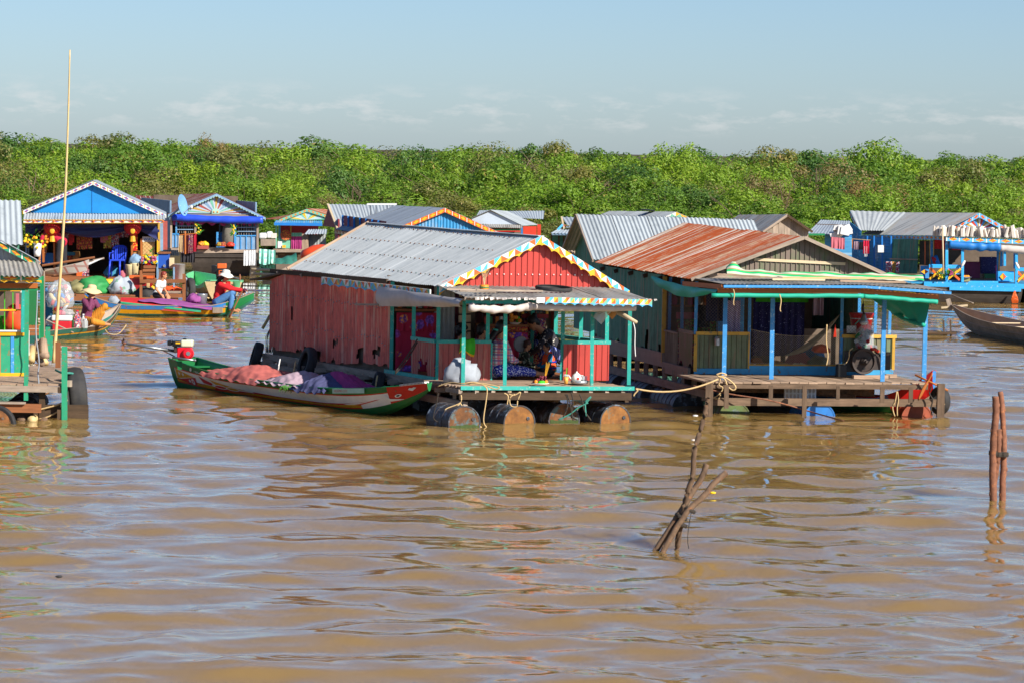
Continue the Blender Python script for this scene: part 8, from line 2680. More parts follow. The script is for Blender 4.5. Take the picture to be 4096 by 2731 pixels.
 def tp(u, v):
  p = lerp(A, B, u) - V((0, 0, .02))
  s = math.sin(math.pi * v)
  hgt = (.10 + .05 * mnoise.noise(V((u * 9, 2, 0)))) * s + .03 * mnoise.noise(V((u * 21, v * 4, 1))) + (.16 * math.exp(-((u - .035) / .03) ** 2)) * s
  return p + V((0, (v - .5) * .55, hgt))
 tag(MB().grid(tp, 70, 10).build('striped_tarp', 'tarp_stripe', smooth=True), 'green tarp with white and red stripes bunched along porch roof', 'tarp')
 for k, (x0, y0, x1, y1, m, w, lab) in enumerate(((2868, 1098, 3040, 1108, 'wood_plank', .16, 'weathered board pair'), (3130, 1112, 3660, 1114, 'bamboo', .045, 'long bamboo pole'), (3090, 1118, 3300, 1120, 'wood_pale', .05, 'short pale batten'), (3360, 1124, 3620, 1130, 'wood_plank', .12, 'grey plank'))):
  o = MB().bar(PY(x0, y0, Yt - .6), PY(x1, y1, Yt - .6), w, .03).build('loose_board', m)
  tag(o, lab + ' lying in front of striped tarp on porch roof', 'board')
 # deck ends: ropes, oar, tyre
 gg = lambda x, y, d=0: PY(*q(10, x, y), f(0, -2.0, 0).y + d)
 rope('rope', 'tangle of tan rope on corner stump of rusty roof house deck', [gg(640, 1080), gg(690, 1065), gg(740, 1085), gg(660, 1100), gg(730, 1110), gg(800, 1160), gg(828, 1205), gg(800, 1228), gg(750, 1190), gg(720, 1120), gg(650, 1090)], .014)
 rope('rope', 'tan rope tied round corner stump below deck', [gg(680, 1120), gg(665, 1180), gg(700, 1200), gg(690, 1240), gg(640, 1290), gg(600, 1300), gg(660, 1310), gg(680, 1270)], .012)
 rope('rope', 'rusty brown rope slanting from deck into water before blue drum', [gg(420, 1185), gg(770, 1265, -.1), gg(1170, 1330, -.2), gg(1600, 1450, -.3), PY(3374, 1682, 56.9)], .013, 'bark_red')
 g1 = lambda x, y, d=0: PY(*q(11, x, y), f(3.4, -2.1, 0).y + d)
 rope('rope', 'white cord hanging from front beam left of red drum', [g1(1055, 1240), g1(1040, 1330), g1(1015, 1400), g1(1035, 1480)], .012, 'rope')
 rope('rope', 'second white cord looped over front beam near red drum', [g1(1060, 1240), g1(1070, 1320), g1(1058, 1400), g1(1060, 1475)], .012, 'rope')
 o = MB().grid(lambda u, v: g1(lerp(1258, 1395, u), lerp(1318, 1060, u) + (v - .5) * 60 * math.sin(math.pi * min(1, u * 1.3 + .06)) ** .8, -.05 + .01 * v), 14, 4).build('oar', 'wood_orange', smooth=True)
 so = o.modifiers.new('s', 'SOLIDIFY'); so.thickness = .025
 tag(o, 'orange wooden oar blade propped at right deck end', 'oar')
 o = MB().tube([g1(1232, 1080, .05), g1(1548, 1230, -.1)], .018, 7).build('pole', 'wood_orange', smooth=True)
 tag(o, 'thin orange pole sticking out past right deck corner', 'pole')
 tag(tyre(None, g1(1470, 1330, .25), V((.9, .5, 0)), .25, .14, 'rubber', .6), 'black tyre fender behind right corner stilt of rusty roof house', 'tyre')
 rope('rope', 'dark rope tangle hanging at right deck corner', [g1(1390, 1190), g1(1370, 1260), g1(1400, 1320), g1(1385, 1400), g1(1395, 1470)], .014, 'rope_dark')
 rope('rope', 'pale cord wound round right corner stilt', [g1(1440, 1360, -.15), g1(1480, 1372, -.2), g1(1515, 1362, -.15)], .014)
 for k, (x, y) in enumerate(((800, 250), (1250, 310))):
  rope('rope', ['left', 'right'][k] + ' tied tan cord hanging from front beam of rusty roof house', [gg(x, y), gg(x + 15, y + 60), gg(x + 5, y + 140), gg(x + 12, y + 165)], .01)
 rope('rope', 'long frayed cord hanging down centre of porch net', [PY(*q(11, 380, 600), 61), PY(*q(11, 375, 760), 61), PY(*q(11, 390, 900), 61), PY(*q(11, 375, 990), 61)], .011, 'rope')
 rt = thing('red_tassel', 'red tassel hanging beside right porch post', 'tassel', PY(*q(11, 455, 720), 61.5))
 for k in range(5): MB().tube([PY(*q(11, 462, 600), 61.5), PY(*q(11, 445 + 6 * k, 720), 61.5)], .006, 4).build('strand', 'red_trim', rt)

rusty_house_things()

# ------------------------------------------------------------------ left foreground: goods, vendor's wares, market boat load
def px(n, Y):
 return lambda x, y, d=0: PY(*q(n, x, y), Y + d)

def left_things():
 g = px(4, 58.9)
 r = random.Random(12)
 fw = thing('firewood', 'bundle of pale cut bamboo logs stacked on green shop deck', 'firewood', g(350, 905))
 for k, (x0, y0, x1, y1, rr) in enumerate(((285, 890, 340, 700, .05), (330, 860, 375, 705, .045), (400, 835, 385, 700, .07), (410, 900, 330, 800, .055), (375, 905, 330, 840, .055), (280, 880, 290, 760, .06), (420, 830, 330, 840, .05))):
  MB().tube([g(x0, y0, -.05 * k), g(x1, y1, .3 - .05 * k)], rr, 12).build('log', 'wood_plank' if k % 2 == 0 else 'bamboo', fw, smooth=True)
 rope('rope', 'white cord dangling from eave of green shop to its deck', [g(335, 255, -.6), g(330, 420, -.6), g(322, 640, -.6), g(350, 880, -.7), g(340, 1000, -1.6), g(345, 1090, -1.9), g(290, 1165, -1.9)], .011, 'white_cloth')
 rope('rope', 'pale rope lashed round corner timbers of green shop float', [g(330, 1320, -1.9), g(520, 1270, -1.9), g(600, 1225, -1.9), g(560, 1300, -1.9), g(450, 1370, -1.9), g(350, 1400, -1.9)], .014)
 rope('rope', 'teal rope tied across corner post of green shop', [g(500, 960, -.8), g(560, 985, -1.7), g(640, 990, -1.6), g(700, 1010, -1.3)], .02, 'rope_teal')
 o = rect(None, 'lime_box', 'lime', *q(4, -60, 485), *q(4, 82, 606), 59.2, .3); tag(o, 'lime green plastic box inside window of green shop', 'box')
 o = lump(None, 'orange_pack', PY(*q(4, 140, 606), 59.1), .2, .14, .42, 'tarp_orange', 5, .2); tag(o, 'orange life jackets piled inside window of green shop', 'life jacket')
 # checked awning cloth on poles
 aw = thing('cloth_awning', 'red and white checked cloth stretched on poles beside green shop', 'awning', PY(300, 1070, 63))
 h = px(1, 63)
 A, B, C, D = h(470, 1110), h(940, 1012), h(915, 1130), h(470, 1170)
 MB().grid(lambda u, v: lerp(lerp(A, B, u), lerp(D, C, u), v) + V((0, -.1 + .15 * v, -.04 * math.sin(math.pi * u))), 20, 6).build('cloth', 'check_red', aw, smooth=True)
 MB().tube([h(440, 1080), h(990, 995)], .022, 7).build('pole', 'wood_brown', aw)
 MB().tube([h(470, 1135, -.1), h(1090, 1003, .1)], .018, 7).build('pole', 'wood_grey', aw)
 MB().grid(lambda u, v: h(lerp(915, 1085, u), lerp(1040, 1002, u) + v * 40 * (1 - u), .05), 8, 3).build('cloth_tail', 'fabric_white', aw, smooth=True)
 # vendor's wares
 Yb = VH.S.y + VH.d.y * VH.L * .35
 w = px(4, Yb)
 ck = thing('cooler', 'red cooler with white lid on green sampan', 'cooler', w(560, 635))
 for nm, m, y0, y1, e in (('cooler_body', 'cooler_red', 520, 635, 0), ('cooler_lid', 'white_plastic', 474, 520, .02)):
  a, b = w(470 + (6 if nm == 'cooler_body' else 0), y1), w(652 - (6 if nm == 'cooler_body' else 0), y0)
  o = MB().hexa([V((x, Yb + dy, z)) for z in (a.z, b.z) for x, dy in ((a.x, -.18 - e), (b.x, -.18 - e), (b.x, .2), (a.x, .2))]).build(nm, m, ck)
  bv = o.modifiers.new('b', 'BEVEL'); bv.width = .03; bv.segments = 3
 jars = [(690, 440, .085, .42, 'goods_mixed', 'red_plastic', 'large clear jar of snacks'), (745, 470, .06, .33, 'glassy', 'white_plastic', 'tall clear jar'), (660, 500, .05, .28, 'green_dark', 'lime', 'dark green bottle'), (715, 520, .05, .22, 'wood_orange', 'orange_paint', 'amber jar'), (770, 510, .045, .25, 'glassy', 'red_plastic', 'slim clear bottle')]
 for k, (x, y, rr, hh, m, cp, lab) in enumerate(jars):
  b = w(x, 590 if k != 3 else 600, .12 * (k % 2))
  tag(bottle(None, b, rr, hh, m, cp, 'jar'), lab + ' beside red cooler on green sampan', 'jar', 'jars on the green sampan')
 for k, (x, y, s, m, lab) in enumerate(((600, 470, .16, 'film', 'crumpled clear bag on lid of red cooler'), (540, 470, .12, 'fabric_pink', 'pink bag on lid of red cooler'), (450, 560, .1, 'white_cloth', 'white plastic bag standing left of red cooler'))):
  tag(lump(None, 'bag', w(x, y, 0), s, s * .8, s * (.8 if k < 2 else 1.8), m, k + 2, .35), lab, 'bag')
 Yg = Yb + .1
 bg_ = thing('goods_bag', 'huge clear plastic bag stuffed with snack packets above the sampan', 'bag', PY(*q(4, 540, 400), Yg))
 h4 = px(4, Yg)
 for k in range(46):
  x, y = 530 + r.gauss(0, 45), 300 + r.gauss(0, 55)
  m = ['goods_mixed', 'white_plastic', 'fabric_cream', 'red_plastic', 'blue_deep', 'gold', 'fabric_white', 'fabric_pink'][k % 8]
  c = h4(x, y, r.uniform(-.15, .15))
  MB().ell(c, (r.uniform(.03, .06), .035, r.uniform(.06, .12)), 8, 6, rot=Matrix.Rotation(r.uniform(-1, 1), 3, 'Y')).build('packet', m, bg_, smooth=True)
 lump(bg_, 'bag_film', h4(535, 405), .3, .25, .62, 'film', 7, .25)
 o = rect(None, 'stall_board', 'cushion', *q(4, 405, 240), *q(4, 470, 620), Yg + .5, .06); tag(o, 'teal painted board standing behind the goods bag', 'board')
 o = rect(None, 'stall_flap', 'blue_sky', *q(4, 408, 232), *q(4, 492, 262), Yg + .3, .2); tag(o, 'bright blue flap with yellow edge behind the goods bag', 'board')
 o = MB().tube([w(415, 515, -.3), w(660, 630, -.35)], .018, 6).build('oar_shaft', 'wood_grey'); tag(o, 'thin oar shaft lying before red cooler on sampan', 'oar')
 rope('rope', 'tan rope hanging at bow of green sampan', [w(940, 600, -.2), w(980, 640, -.3), w(1060, 640, -.3), w(1130, 560, -.2), w(1080, 570, 0)], .012)
 # landing goods
 Yl = P(*q(1, 700, 1375), .3).y + .5
 l = px(1, Yl)
 zl = .3

 def onl(x, d=0):
  p = l(x, 1370, d); return V((p.x, p.y, zl))
 tag(lump(None, 'tarp_bundle', onl(960), .52, .4, .44, 'green_tarp', 3, .3), 'big bundle under green and olive tarp on brown landing', 'bundle')
 tag(lump(None, 'tarp_bundle', onl(830, -.1), .32, .3, .34, 'olive_tarp', 9, .35), 'grey olive tarp bundle left of green tarp on landing', 'bundle')
 tag(lump(None, 'rice_sack', onl(1275, -.1), .34, .26, .46, 'rice_sack', 5, .35), 'white rice sack with green and red print on landing', 'sack')
 bxr = thing('red_box', 'large red plastic storage box with orange lid on landing', 'box', onl(1490))
 a, b = l(1375, 1362, .3), l(1600, 1212, .3)
 o = MB().hexa([V((x, Yl + dy, z)) for z in (zl, b.z) for x, dy in ((a.x, .05), (b.x, .05), (b.x, .5), (a.x, .5))]).build('box_body', 'red_dark_plastic', bxr)
 MB().hexa([V((x, Yl + dy, z)) for z in (b.z, b.z + .07) for x, dy in ((a.x - .04, .02), (b.x + .02, .02), (b.x + .02, .52), (a.x - .04, .52))]).build('box_lid', 'orange_paint', bxr)
 o = MB().tube([l(1060, 1258, .6), l(1180, 1262, .5)], .11, 12).build('yellow_roll', 'yellow_paint', smooth=True); tag(o, 'yellow rolled mat behind green tarp bundle', 'roll')
 z5 = px(15, Yl - .3)
 tag(lump(None, 'black_sack', z5(480, 435), .34, .25, .34, 'rubber', 4, .3), 'dark grey sack beside boy on landing edge', 'sack')
 tag(lump(None, 'yellow_bag', z5(560, 400, .5), .2, .18, .36, 'yellow_paint', 6, .3), 'yellow bag behind dark sack on landing', 'bag')
 tag(lump(None, 'orange_bag', z5(840, 310, .5), .3, .2, .14, 'life_orange', 8, .3), 'orange heap on landing rail beside boy', 'bag')
 cr = thing('rope_coil', 'hank of tan rope hanging from landing rail', 'rope', z5(515, 330))
 for k in range(7): MB().tube(spline([z5(515 - 18 + 6 * k, 140), z5(500 + 5 * k, 240, -.04), z5(495 + 6 * k, 320), z5(520 + 3 * k, 335, .02)], 5), .014, 5).build('strand', 'rope', cr)
 rope('mooring_rope', 'tan rope from landing post to paddler boat', [z5(1040, 125), z5(1075, 180), z5(1065, 290), z5(1210, 345), z5(1400, 415)], .02)
 rope('rope', 'thick white rope looped on landing post', [z5(1030, 130, -.1), z5(1070, 130, -.1), z5(1072, 250, -.1), z5(1060, 380, -.1), z5(1085, 435, -.1)], .022, 'white_cloth')
 mc = thing('blue_machine', 'square blue ice machine on stand beside shop landing', 'machine', PY(*q(1, 1708, 1110), Yl + .6))
 o = rect(mc, 'cabinet', 'blue_box', *q(1, 1655, 955), *q(1, 1760, 1105), Yl + .6, .4)
 rect(mc, 'cabinet_top', 'wood_brown', *q(1, 1648, 940), *q(1, 1770, 957), Yl + .55, .5)
 MB().lathe(PY(*q(1, 1718, 1083), Yl + .58), [(.04, 0), (.04, .03)], (0, -1, 0), 12).build('dial', 'pewter', mc)
 rect(mc, 'stand', 'iron', *q(1, 1640, 1106), *q(1, 1830, 1118), Yl + .55, .4)
 for k, (x0, y0, x1, y1, m, lab) in enumerate(((1770, 1000, 1815, 1110, 'hat_straw', 'beige cloth hanging right of blue machine'), (1500, 1080, 1620, 1110, 'wood_brown', 'upper brown slat box under shop shelf'), (1770, 1140, 1829, 1190, 'green_tarp', 'green basin under blue machine stand'))):
  tag(rect(None, ['hanging_cloth', 'slat_box', 'basin'][k], m, *q(1, x0, y0), *q(1, x1, y1), Yl + .5, .2), lab, ['cloth', 'box', 'basin'][k])
 o = MB().lathe(PY(*q(15, 960, 135), Yl + .4), [(.16, 0), (.18, .42), (.19, .42)], n=14).build('white_bucket', 'white_plastic', smooth=True); tag(o, 'white bucket on landing behind corner post', 'bucket')
 # market boat load
 def onb(t, s=0, dz=0):
  p = lerp(MH.p(t, 1, -1), MH.p(t, 1, 1), .5 + s / 2); return p + V((0, 0, dz))
 Ym = onb(.5).y
 m5 = px(15, Ym)
 for k, (x0, x1, y0, y1, m, lab) in enumerate(((120, 480, 470, 545, 'goods', 'box of mixed goods'), (330, 480, 475, 550, 'yellow_paint', 'yellow carton'), (490, 720, 480, 560, 'red_trim', 'red carton'), (1000, 1268, 532, 596, 'fabric_cream', 'long cream carton'), (730, 880, 540, 590, 'white_plastic', 'white carton'))):
  tag(rect(None, 'carton', m, *q(15, x0, y0), *q(15, x1, y1), Ym - .1 + .05 * k, .3), lab + ' on blue and yellow market boat', 'carton', 'cartons on the market boat')

 def cover(x0, x1, yt, yb, fn, m, lab, seed):
  mb = MB().grid(lambda u, v: m5(lerp(x0, x1, u), lerp(yt(u), yb(u), v) + 10 * mnoise.noise(V((u * 8, v * 3, seed))), .35 - .75 * math.sin(v * 1.57) + .03 * mnoise.noise(V((u * 12, v * 5, seed + 3)))), 36, 10)
  tag(mb.build('load_cloth', m, smooth=True), lab, 'cloth', 'cloths on the market boat')
 cover(120, 1000, lambda u: 402 + 95 * u * u, lambda u: 470 + 85 * u, None, 'fabric_red', 'red cloth over goods on market boat', 2)
 cover(380, 1440, lambda u: 430 - 18 * math.sin(u * 5) + 50 * u * u, lambda u: 450 + 130 * u, None, 'fabric_purple', 'long purple cloth over goods on market boat', 5)
 tag(lump(None, 'cloth_heap', m5(1190, 470, .3), .2, .2, .22, 'fabric_purple', 5, .3), 'purple cloth heap before tin bucket on market boat', 'cloth')
 o = MB().bar(m5(120, 475, -.42), m5(1280, 602, -.42), .03, .05).build('oar', 'teal_green'); tag(o, 'green painted pole lying along side of market boat', 'pole')
 o = MB().bar(m5(110, 520, -.4), m5(1180, 605, -.4), .03, .07).build('side_plank', 'red_paint'); tag(o, 'dull red plank along side of market boat', 'plank')
 o = MB().lathe(m5(1292, 500, .3), [(.13, 0), (.15, .26), (.15, .28)], n=14).build('tin_bucket', 'pewter', smooth=True); tag(o, 'tin bucket behind purple cloth on market boat', 'bucket')
 tag(rect(None, 'wooden_box', 'wood_grey', *q(15, 1450, 545), *q(15, 1585, 625), Ym - .2, .4), 'grey wooden box seat under the paddler', 'box')
 tag(lump(None, 'white_bag', m5(20, 530), .16, .12, .26, 'white_cloth', 8, .3), 'white plastic bag at left end of market boat', 'bag')

spots('rice_sack', 'a4acb4', '6f9a80', 5, .6, .63, 3, 'a0686c')
left_things()

# ------------------------------------------------------------------ shop interior
def shop_things():
 Y = 100.0
 g = px(1, Y)
 zu = g(900, 1195).z
 r = random.Random(21)
 # chair
 c = thing('plastic_chair', 'blue plastic chair standing on shop deck', 'chair', V((g(1225, 0).x, Y - .2, zu)))
 s = lambda x, y, d=0: PY(*q(1, x, y), Y - .2 + d)
 o = MB().hexa([s(1145, 1035, -.2), s(1300, 1035, -.2), s(1305, 1035, .22), s(1165, 1035, .22), s(1140, 1015, -.2), s(1305, 1015, -.2), s(1310, 1018, .22), s(1160, 1018, .22)])
 ob = o.build('seat', 'blue_chair', c); bv = ob.modifiers.new('b', 'BEVEL'); bv.width = .02; bv.segments = 2
 for x, d, xt in ((1135, -.2, 1150), (1250, -.2, 1252), (1300, .2, 1305), (1165, .2, 1172)):
  b = s(x, 1195, d); b.z = zu
  MB().tube([b, s(xt, 1030, d)], [.03, .045], 8, flat=.7).build('leg', 'blue_chair', c, smooth=True)
 MB().tube(spline([s(1178, 1020, .2), s(1178, 930, .24), s(1200, 885, .27), s(1250, 876, .28), s(1305, 885, .27), s(1320, 930, .24), s(1308, 1020, .2)], 5), .032, 8).build('back_frame', 'blue_chair', c, smooth=True)
 for k in range(5):
  x = 1206 + k * 21
  MB().bar(s(x + 2, 1018, .21), s(x, 888, .26), .045, .015).build('back_slat', 'blue_chair', c)
 for x0 in (1140, 1308): MB().tube([s(x0, 1020, -.16), s(x0 + 6, 950, -.1), s(1184 if x0 < 1200 else 1318, 945, .2)], .02, 7).build('arm', 'blue_chair', c, smooth=True)
 for k, x in enumerate((545, 1386)):
  L = thing('red_lantern', ['red paper lantern hanging left of shop opening', 'red paper lantern hanging right of shop opening'][k], 'lantern', g(x, 750, -.3), 'red lanterns of the shop')
  MB().lathe(g(x, 770, -.3), [(.06, 0), (.19, .08), (.25, .2), (.25, .27), (.19, .38), (.06, .46)], n=14).build('lantern_body', 'paper_red', L, smooth=False)
  MB().tube([g(x, 770, -.3), g(x, 830, -.3)], [.07, .09], 8).build('tassel', 'gold', L)
  MB().ell(g(x, 720, -.55), (.07, .02, .08), 8, 6).build('gold_emblem', 'gold', L)
 for k, (x0, y0, x1, y1, m, lab) in enumerate(((580, 690, 608, 815, 'banner', 'narrow red and gold banner left of shop opening'), (1392, 760, 1436, 925, 'banner', 'red and gold banner right of shop opening'))):
  tag(rect(None, 'banner', m, *q(1, x0, y0), *q(1, x1, y1), Y - .1, .02), lab, 'banner')
 # strips of packets on strings
 for k, (x0, y0, x1, y1, m, lab) in enumerate(((665, 735, 720, 840, 'goods_mixed', 'grey snack strips'), (728, 745, 770, 860, 'paper_red', 'red snack strips'), (812, 765, 885, 905, 'goods', 'orange snack strips'), (885, 765, 962, 900, 'goods', 'second orange snack strips'), (1060, 755, 1120, 830, 'fabric_pink', 'pink snack strips'), (1092, 765, 1160, 890, 'goods_green', 'yellow green snack strips'), (1165, 765, 1240, 880, 'goods_mixed', 'pale snack strips'), (1265, 690, 1340, 780, 'goods_mixed', 'net bag of sweets'), (1185, 720, 1245, 775, 'red_trim', 'red basket'))):
  st = thing('packet_strip', lab + ' hanging in opening of blue gabled shop', 'snacks', g((x0 + x1) / 2, y1, .3), 'snack strips hanging in the shop')
  nx_, ny_ = max(2, int((x1 - x0) / 20)), max(3, int((y1 - y0) / 24))
  for i in range(nx_):
   for j in range(ny_ - (i % 2)):
    xa, ya = lerp(x0, x1, i / nx_), lerp(y0, y1, j / ny_)
    cx, cy = q(1, xa + 9, ya + 11)
    p = PY(cx, cy, Y + .25 + r.uniform(-.03, .03))
    MB().hexa([p + V((dx * .052, dy * .018, dz * .066)) for dz in (-1, 1) for dx, dy in ((-1, -1), (1, -1), (1, 1), (-1, 1))]).build('packet', m, st)
 for k, (x0, y0, x1, y1, m, d, lab) in enumerate(((1492, 835, 1618, 965, 'mat_weave', .0, 'woven diamond patterned mat panel at right of shop'), (1488, 778, 1620, 832, 'white_paint', .02, 'white sign with blue lettering at right of shop'), (1640, 800, 1660, 945, 'yellow_paint', -.02, 'yellow board edging at right of shop'), (1480, 968, 1650, 984, 'yellow_paint', -.1, 'yellow shelf edge at right of shop'), (1490, 985, 1650, 1060, 'skyblue_paint', 0, 'sky blue counter front at right of shop'),
          (1396, 925, 1450, 1000, 'cardboard', -.05, 'brown carton on post at right of shop'), (690, 975, 755, 1030, 'goods', 1.2, 'stacked red cartons inside shop'), (758, 935, 825, 1030, 'cardboard', 1.3, 'tall brown carton inside shop'), (690, 940, 780, 975, 'cushion', 1.15, 'turquoise basin on cartons inside shop'), (860, 1120, 920, 1190, 'goods_mixed', .4, 'low goods box on shop floor'), (800, 1140, 860, 1190, 'orange_paint', .4, 'orange box on shop floor'), (420, 950, 560, 1060, 'blue_deep', .2, 'blue crate at left of shop'))):
  o = rect(None, ['mat_panel', 'sign', 'board', 'shelf', 'counter', 'carton', 'carton', 'carton', 'basin', 'box', 'box', 'crate'][k], m, *q(1, x0, y0), *q(1, x1, y1), Y + d, .02 if k < 4 else .25)
  tag(o, lab, ['mat', 'sign', 'board', 'shelf', 'counter', 'carton', 'carton', 'carton', 'basin', 'box', 'box', 'crate'][k])
  if k == 1:
   text(o, 'sign_lettering', 'WANG', PY(*q(1, 1500, 820), Y), V((1, 0, 0)), V((0, 0, 1)), .12, 'blue_deep')
 tag(lump(None, 'pink_bag', V((g(1315, 0).x, Y - .25, zu)), .17, .14, .2, 'fabric_pink', 3, .25), 'pink plastic bag beside blue chair', 'bag')
 tag(lump(None, 'dark_bag', V((g(1180, 0).x, Y + .2, zu)), .22, .2, .3, 'cushion', 5, .3), 'teal bag behind blue chair legs', 'bag')
 for k, (x, h) in enumerate(((1385, .36), (1435, .4))):
  b = V((g(x, 0).x, Y - .35, zu))
  tag(MB().lathe(b, [(.09, 0), (.13, h), (.14, h + .02)], n=14).build('basket', 'fabric_cream', smooth=True), ['cream wicker basket', 'taller cream wicker basket'][k] + ' beside post on shop deck', 'basket', 'wicker baskets on the shop deck')
 tag(lump(None, 'blue_bag', g(1415, 1060, -.3), .17, .15, .25, 'blue_grey', 4, .3), 'pale blue plastic bag on baskets of shop', 'bag')
 # flowers in vases
 for k, (x0, x1, y0, y1, xb, yb) in enumerate(((255, 500, 760, 900, 390, 985), (1480, 1640, 990, 1060, 1545, 1095))):
  f = thing('flower_vase', ['white vase of yellow flowers at left side of shop', 'red pot of mixed flowers on shop counter'][k], 'flowers', g(xb, yb, -.4))
  MB().lathe(g(xb, yb, -.4), [(.09, 0), (.1, .1), (.12, .38 if k == 0 else .12), (.11, .38 if k == 0 else .12)], n=14).build('vase', 'enamel' if k == 0 else 'red_plastic', f, smooth=True)
  for i in range(34):
   p = g(r.uniform(x0, x1), r.uniform(y0, y1), r.uniform(-.6, -.2))
   MB().tube([g(xb, yb - (60 if k == 0 else 20), -.4), (p + g(xb, y1, -.4)) / 2, p], [.008, .007, .005], 4).build('stem', 'leaf_green', f)
   MB().ell(p, (.045, .03, .04), 6, 4).build('blossom', ['flower_yellow', 'flower_yellow', 'fruit_orange'][i % 3] if k == 0 else ['fabric_pink', 'fabric_magenta', 'flower_yellow'][i % 3], f)
  for i in range(14 if k == 0 else 6):
   p = g(r.uniform(x0, x1), r.uniform(y0 - 60, y1), -.35); e = p + V((r.uniform(-.2, .2), 0, r.uniform(.08, .22)))
   MB().add([p, (p + e) / 2 + V((.03, -.02, 0)), e, (p + e) / 2 - V((.03, .02, 0))], [(0, 1, 2, 3)]).build('leaf', 'leaf_green', f)

m_, n_, l_, b_ = base_mat('banner')
tc_ = n_.new('ShaderNodeTexCoord')
f_ = noise_tex(n_, l_, tc_.outputs['Object'], 16, 2, .5)
l_.new(mix(n_, l_, ramp(n_, l_, f_, ((.55, 0), (.58, 1))), rgb('c01818'), rgb('e8a828')), b_.inputs['Base Color'])
shop_things()

# ------------------------------------------------------------------ far left-centre and right: laundry, dish, floats
def far_things():
 r = random.Random(31)
 Y = 121.2
 g = px(2, Y)
 d = thing('satellite_dish', 'blue satellite dish at left eave of sunburst house', 'dish', g(300, 560, -.6))
 c = g(312, 455, -.7)
 ax = V((.93, -.32, .2)).normalized()
 prof = [(a * .5, b * .5) for a, b in ((.01, 0), (.3, .04), (.52, .12), (.74, .24), (.76, .24), (.55, .1), (.3, .02), (.02, -.02))]
 MB().lathe(c, prof, ax, 24).build('reflector', 'dish_blue', d, smooth=True)
 MB().tube([c, g(290, 500, -.5), g(215, 560, -.3)], .035, 8).build('mount', 'blue_grey', d)
 MB().tube([g(335, 540, -.7), g(430, 470, -.9)], .02, 6).build('feed_arm', 'white_plastic', d)
 MB().ell(g(432, 468, -.9), .06).build('feed_horn', 'white_plastic', d)
 cl = thing('clothes_rack', 'rack of colourful clothes on hangers before sunburst house', 'laundry', g(385, 960, -1.5))
 Yc = Y - 1.8
 h = px(2, Yc)
 MB().tube([h(368, 960), h(366, 720)], .03, 7).build('rack_post', 'wood_orange', cl)
 MB().tube([h(310, 760), h(480, 745)], .02, 6).build('rack_bar', 'wood_orange', cl)
 for k, (x0, x1, y0, y1, m) in enumerate(((300, 345, 765, 940, 'hat_straw'), (330, 380, 755, 950, 'fabric_mauve'), (370, 420, 750, 955, 'fabric_salmon'), (405, 455, 745, 950, 'tartan'), (440, 490, 745, 935, 'fabric_crimson'), (400, 440, 750, 890, 'olive_tarp'))):
  drape(cl, 'garment', h(x0, y0, .05 * (k % 3)), h(x1, y0, .05 * (k % 3)), (y1 - y0) / 2.613 / (14000 / Yc), m, 3, .04)
 drape(cl, 'garment', h(320, 945, .1), h(470, 945, .1), .34, 'fabric_dark', 5, .04)
 tag(drape(None, 'white_sheet', g(978, 925, -.4), g(1110, 920, -.4), .52, 'fabric_white', 5, .03), 'white sheet hung over deck edge of sunburst house', 'cloth')
 tag(drape(None, 'checked_blanket', g(1140, 905, -.5), g(1312, 920, -.5), lambda u: .5 + .04 * math.sin(u * 5), 'check_mint', 4, .05), 'mint checked blanket hung right of sunburst house', 'cloth')
 for k, (x, y, w_, h_, m, lab, cat) in enumerate(((548, 890, 110, 40, 'brick_red', 'dull red chest on deck of sunburst house', 'chest'), (1180, 770, 80, 60, 'white_plastic', 'white water tank right of sunburst house', 'tank'), (1245, 760, 55, 70, 'white_plastic', 'second white tank right of sunburst house', 'tank'), (1290, 770, 50, 50, 'foam_white', 'white foam block right of the tanks', 'foam'), (1230, 840, 150, 70, 'wood_grey', 'grey timber rack under the white tanks', 'rack'))):
  o = rect(None, cat, m, *q(2, x - w_ / 2, y - h_ / 2), *q(2, x + w_ / 2, y + h_ / 2), Y + (1 if k else -.2), .5)
  bv = o.modifiers.new('b', 'BEVEL'); bv.width = .05 if k in (1, 2) else .01; bv.segments = 2
  tag(o, lab, cat)
 for k, (x, y) in enumerate(((490, 640), (880, 660))):
  f = thing('garland', ['left', 'right'][k] + ' hanging garland of leaves and yellow flowers on sunburst house', 'garland', g(x, y + 120, -.15), 'garlands on the sunburst house')
  for i in range(22):
   p = g(x + r.uniform(-15, 45 if k == 0 else 10), y + r.uniform(0, 110), -.2)
   e = p + V((r.uniform(-.15, .2), 0, r.uniform(-.15, .1)))
   MB().add([p, (p + e) / 2 + V((0, -.02, .03)), e, (p + e) / 2 - V((0, .02, .03))], [(0, 1, 2, 3)]).build('leaf', 'leaf_green', f)
   if i % 3 == 0: MB().ell(p, .03, 6, 4).build('blossom', 'flower_yellow', f)
 hm = lump(None, 'net_bundle', g(820, 870, .4), .22, .2, .9, 'net_grey', 5, .15); tag(hm, 'dark net bundle hanging inside sunburst house', 'net')
 for k, (x, m) in enumerate(((540, 'fruit_orange'), (575, 'flower_yellow'), (730, 'goods_green'), (760, 'goods'), (840, 'red_trim'))):
  tag(lump(None, 'goods_heap', g(x, 880 if x > 600 else 872, -.1), .13, .12, .14, m, k, .3), ['orange fruit', 'yellow fruit', 'green packets', 'mixed packets', 'red bundle'][k] + ' on the floor edge of sunburst house', 'goods', 'goods at the sunburst house')
 tag(lump(None, 'orange_tarp', PY(*q(3, 215, 690), 98), .62, .5, .42, 'tarp_orange', 4, .12), 'orange tarp hump behind left roof edge of red house', 'tarp')
 # --- blue house on the right
 Yb = 111.0
 h = px(18, Yb)
 foam = None
 n = 62
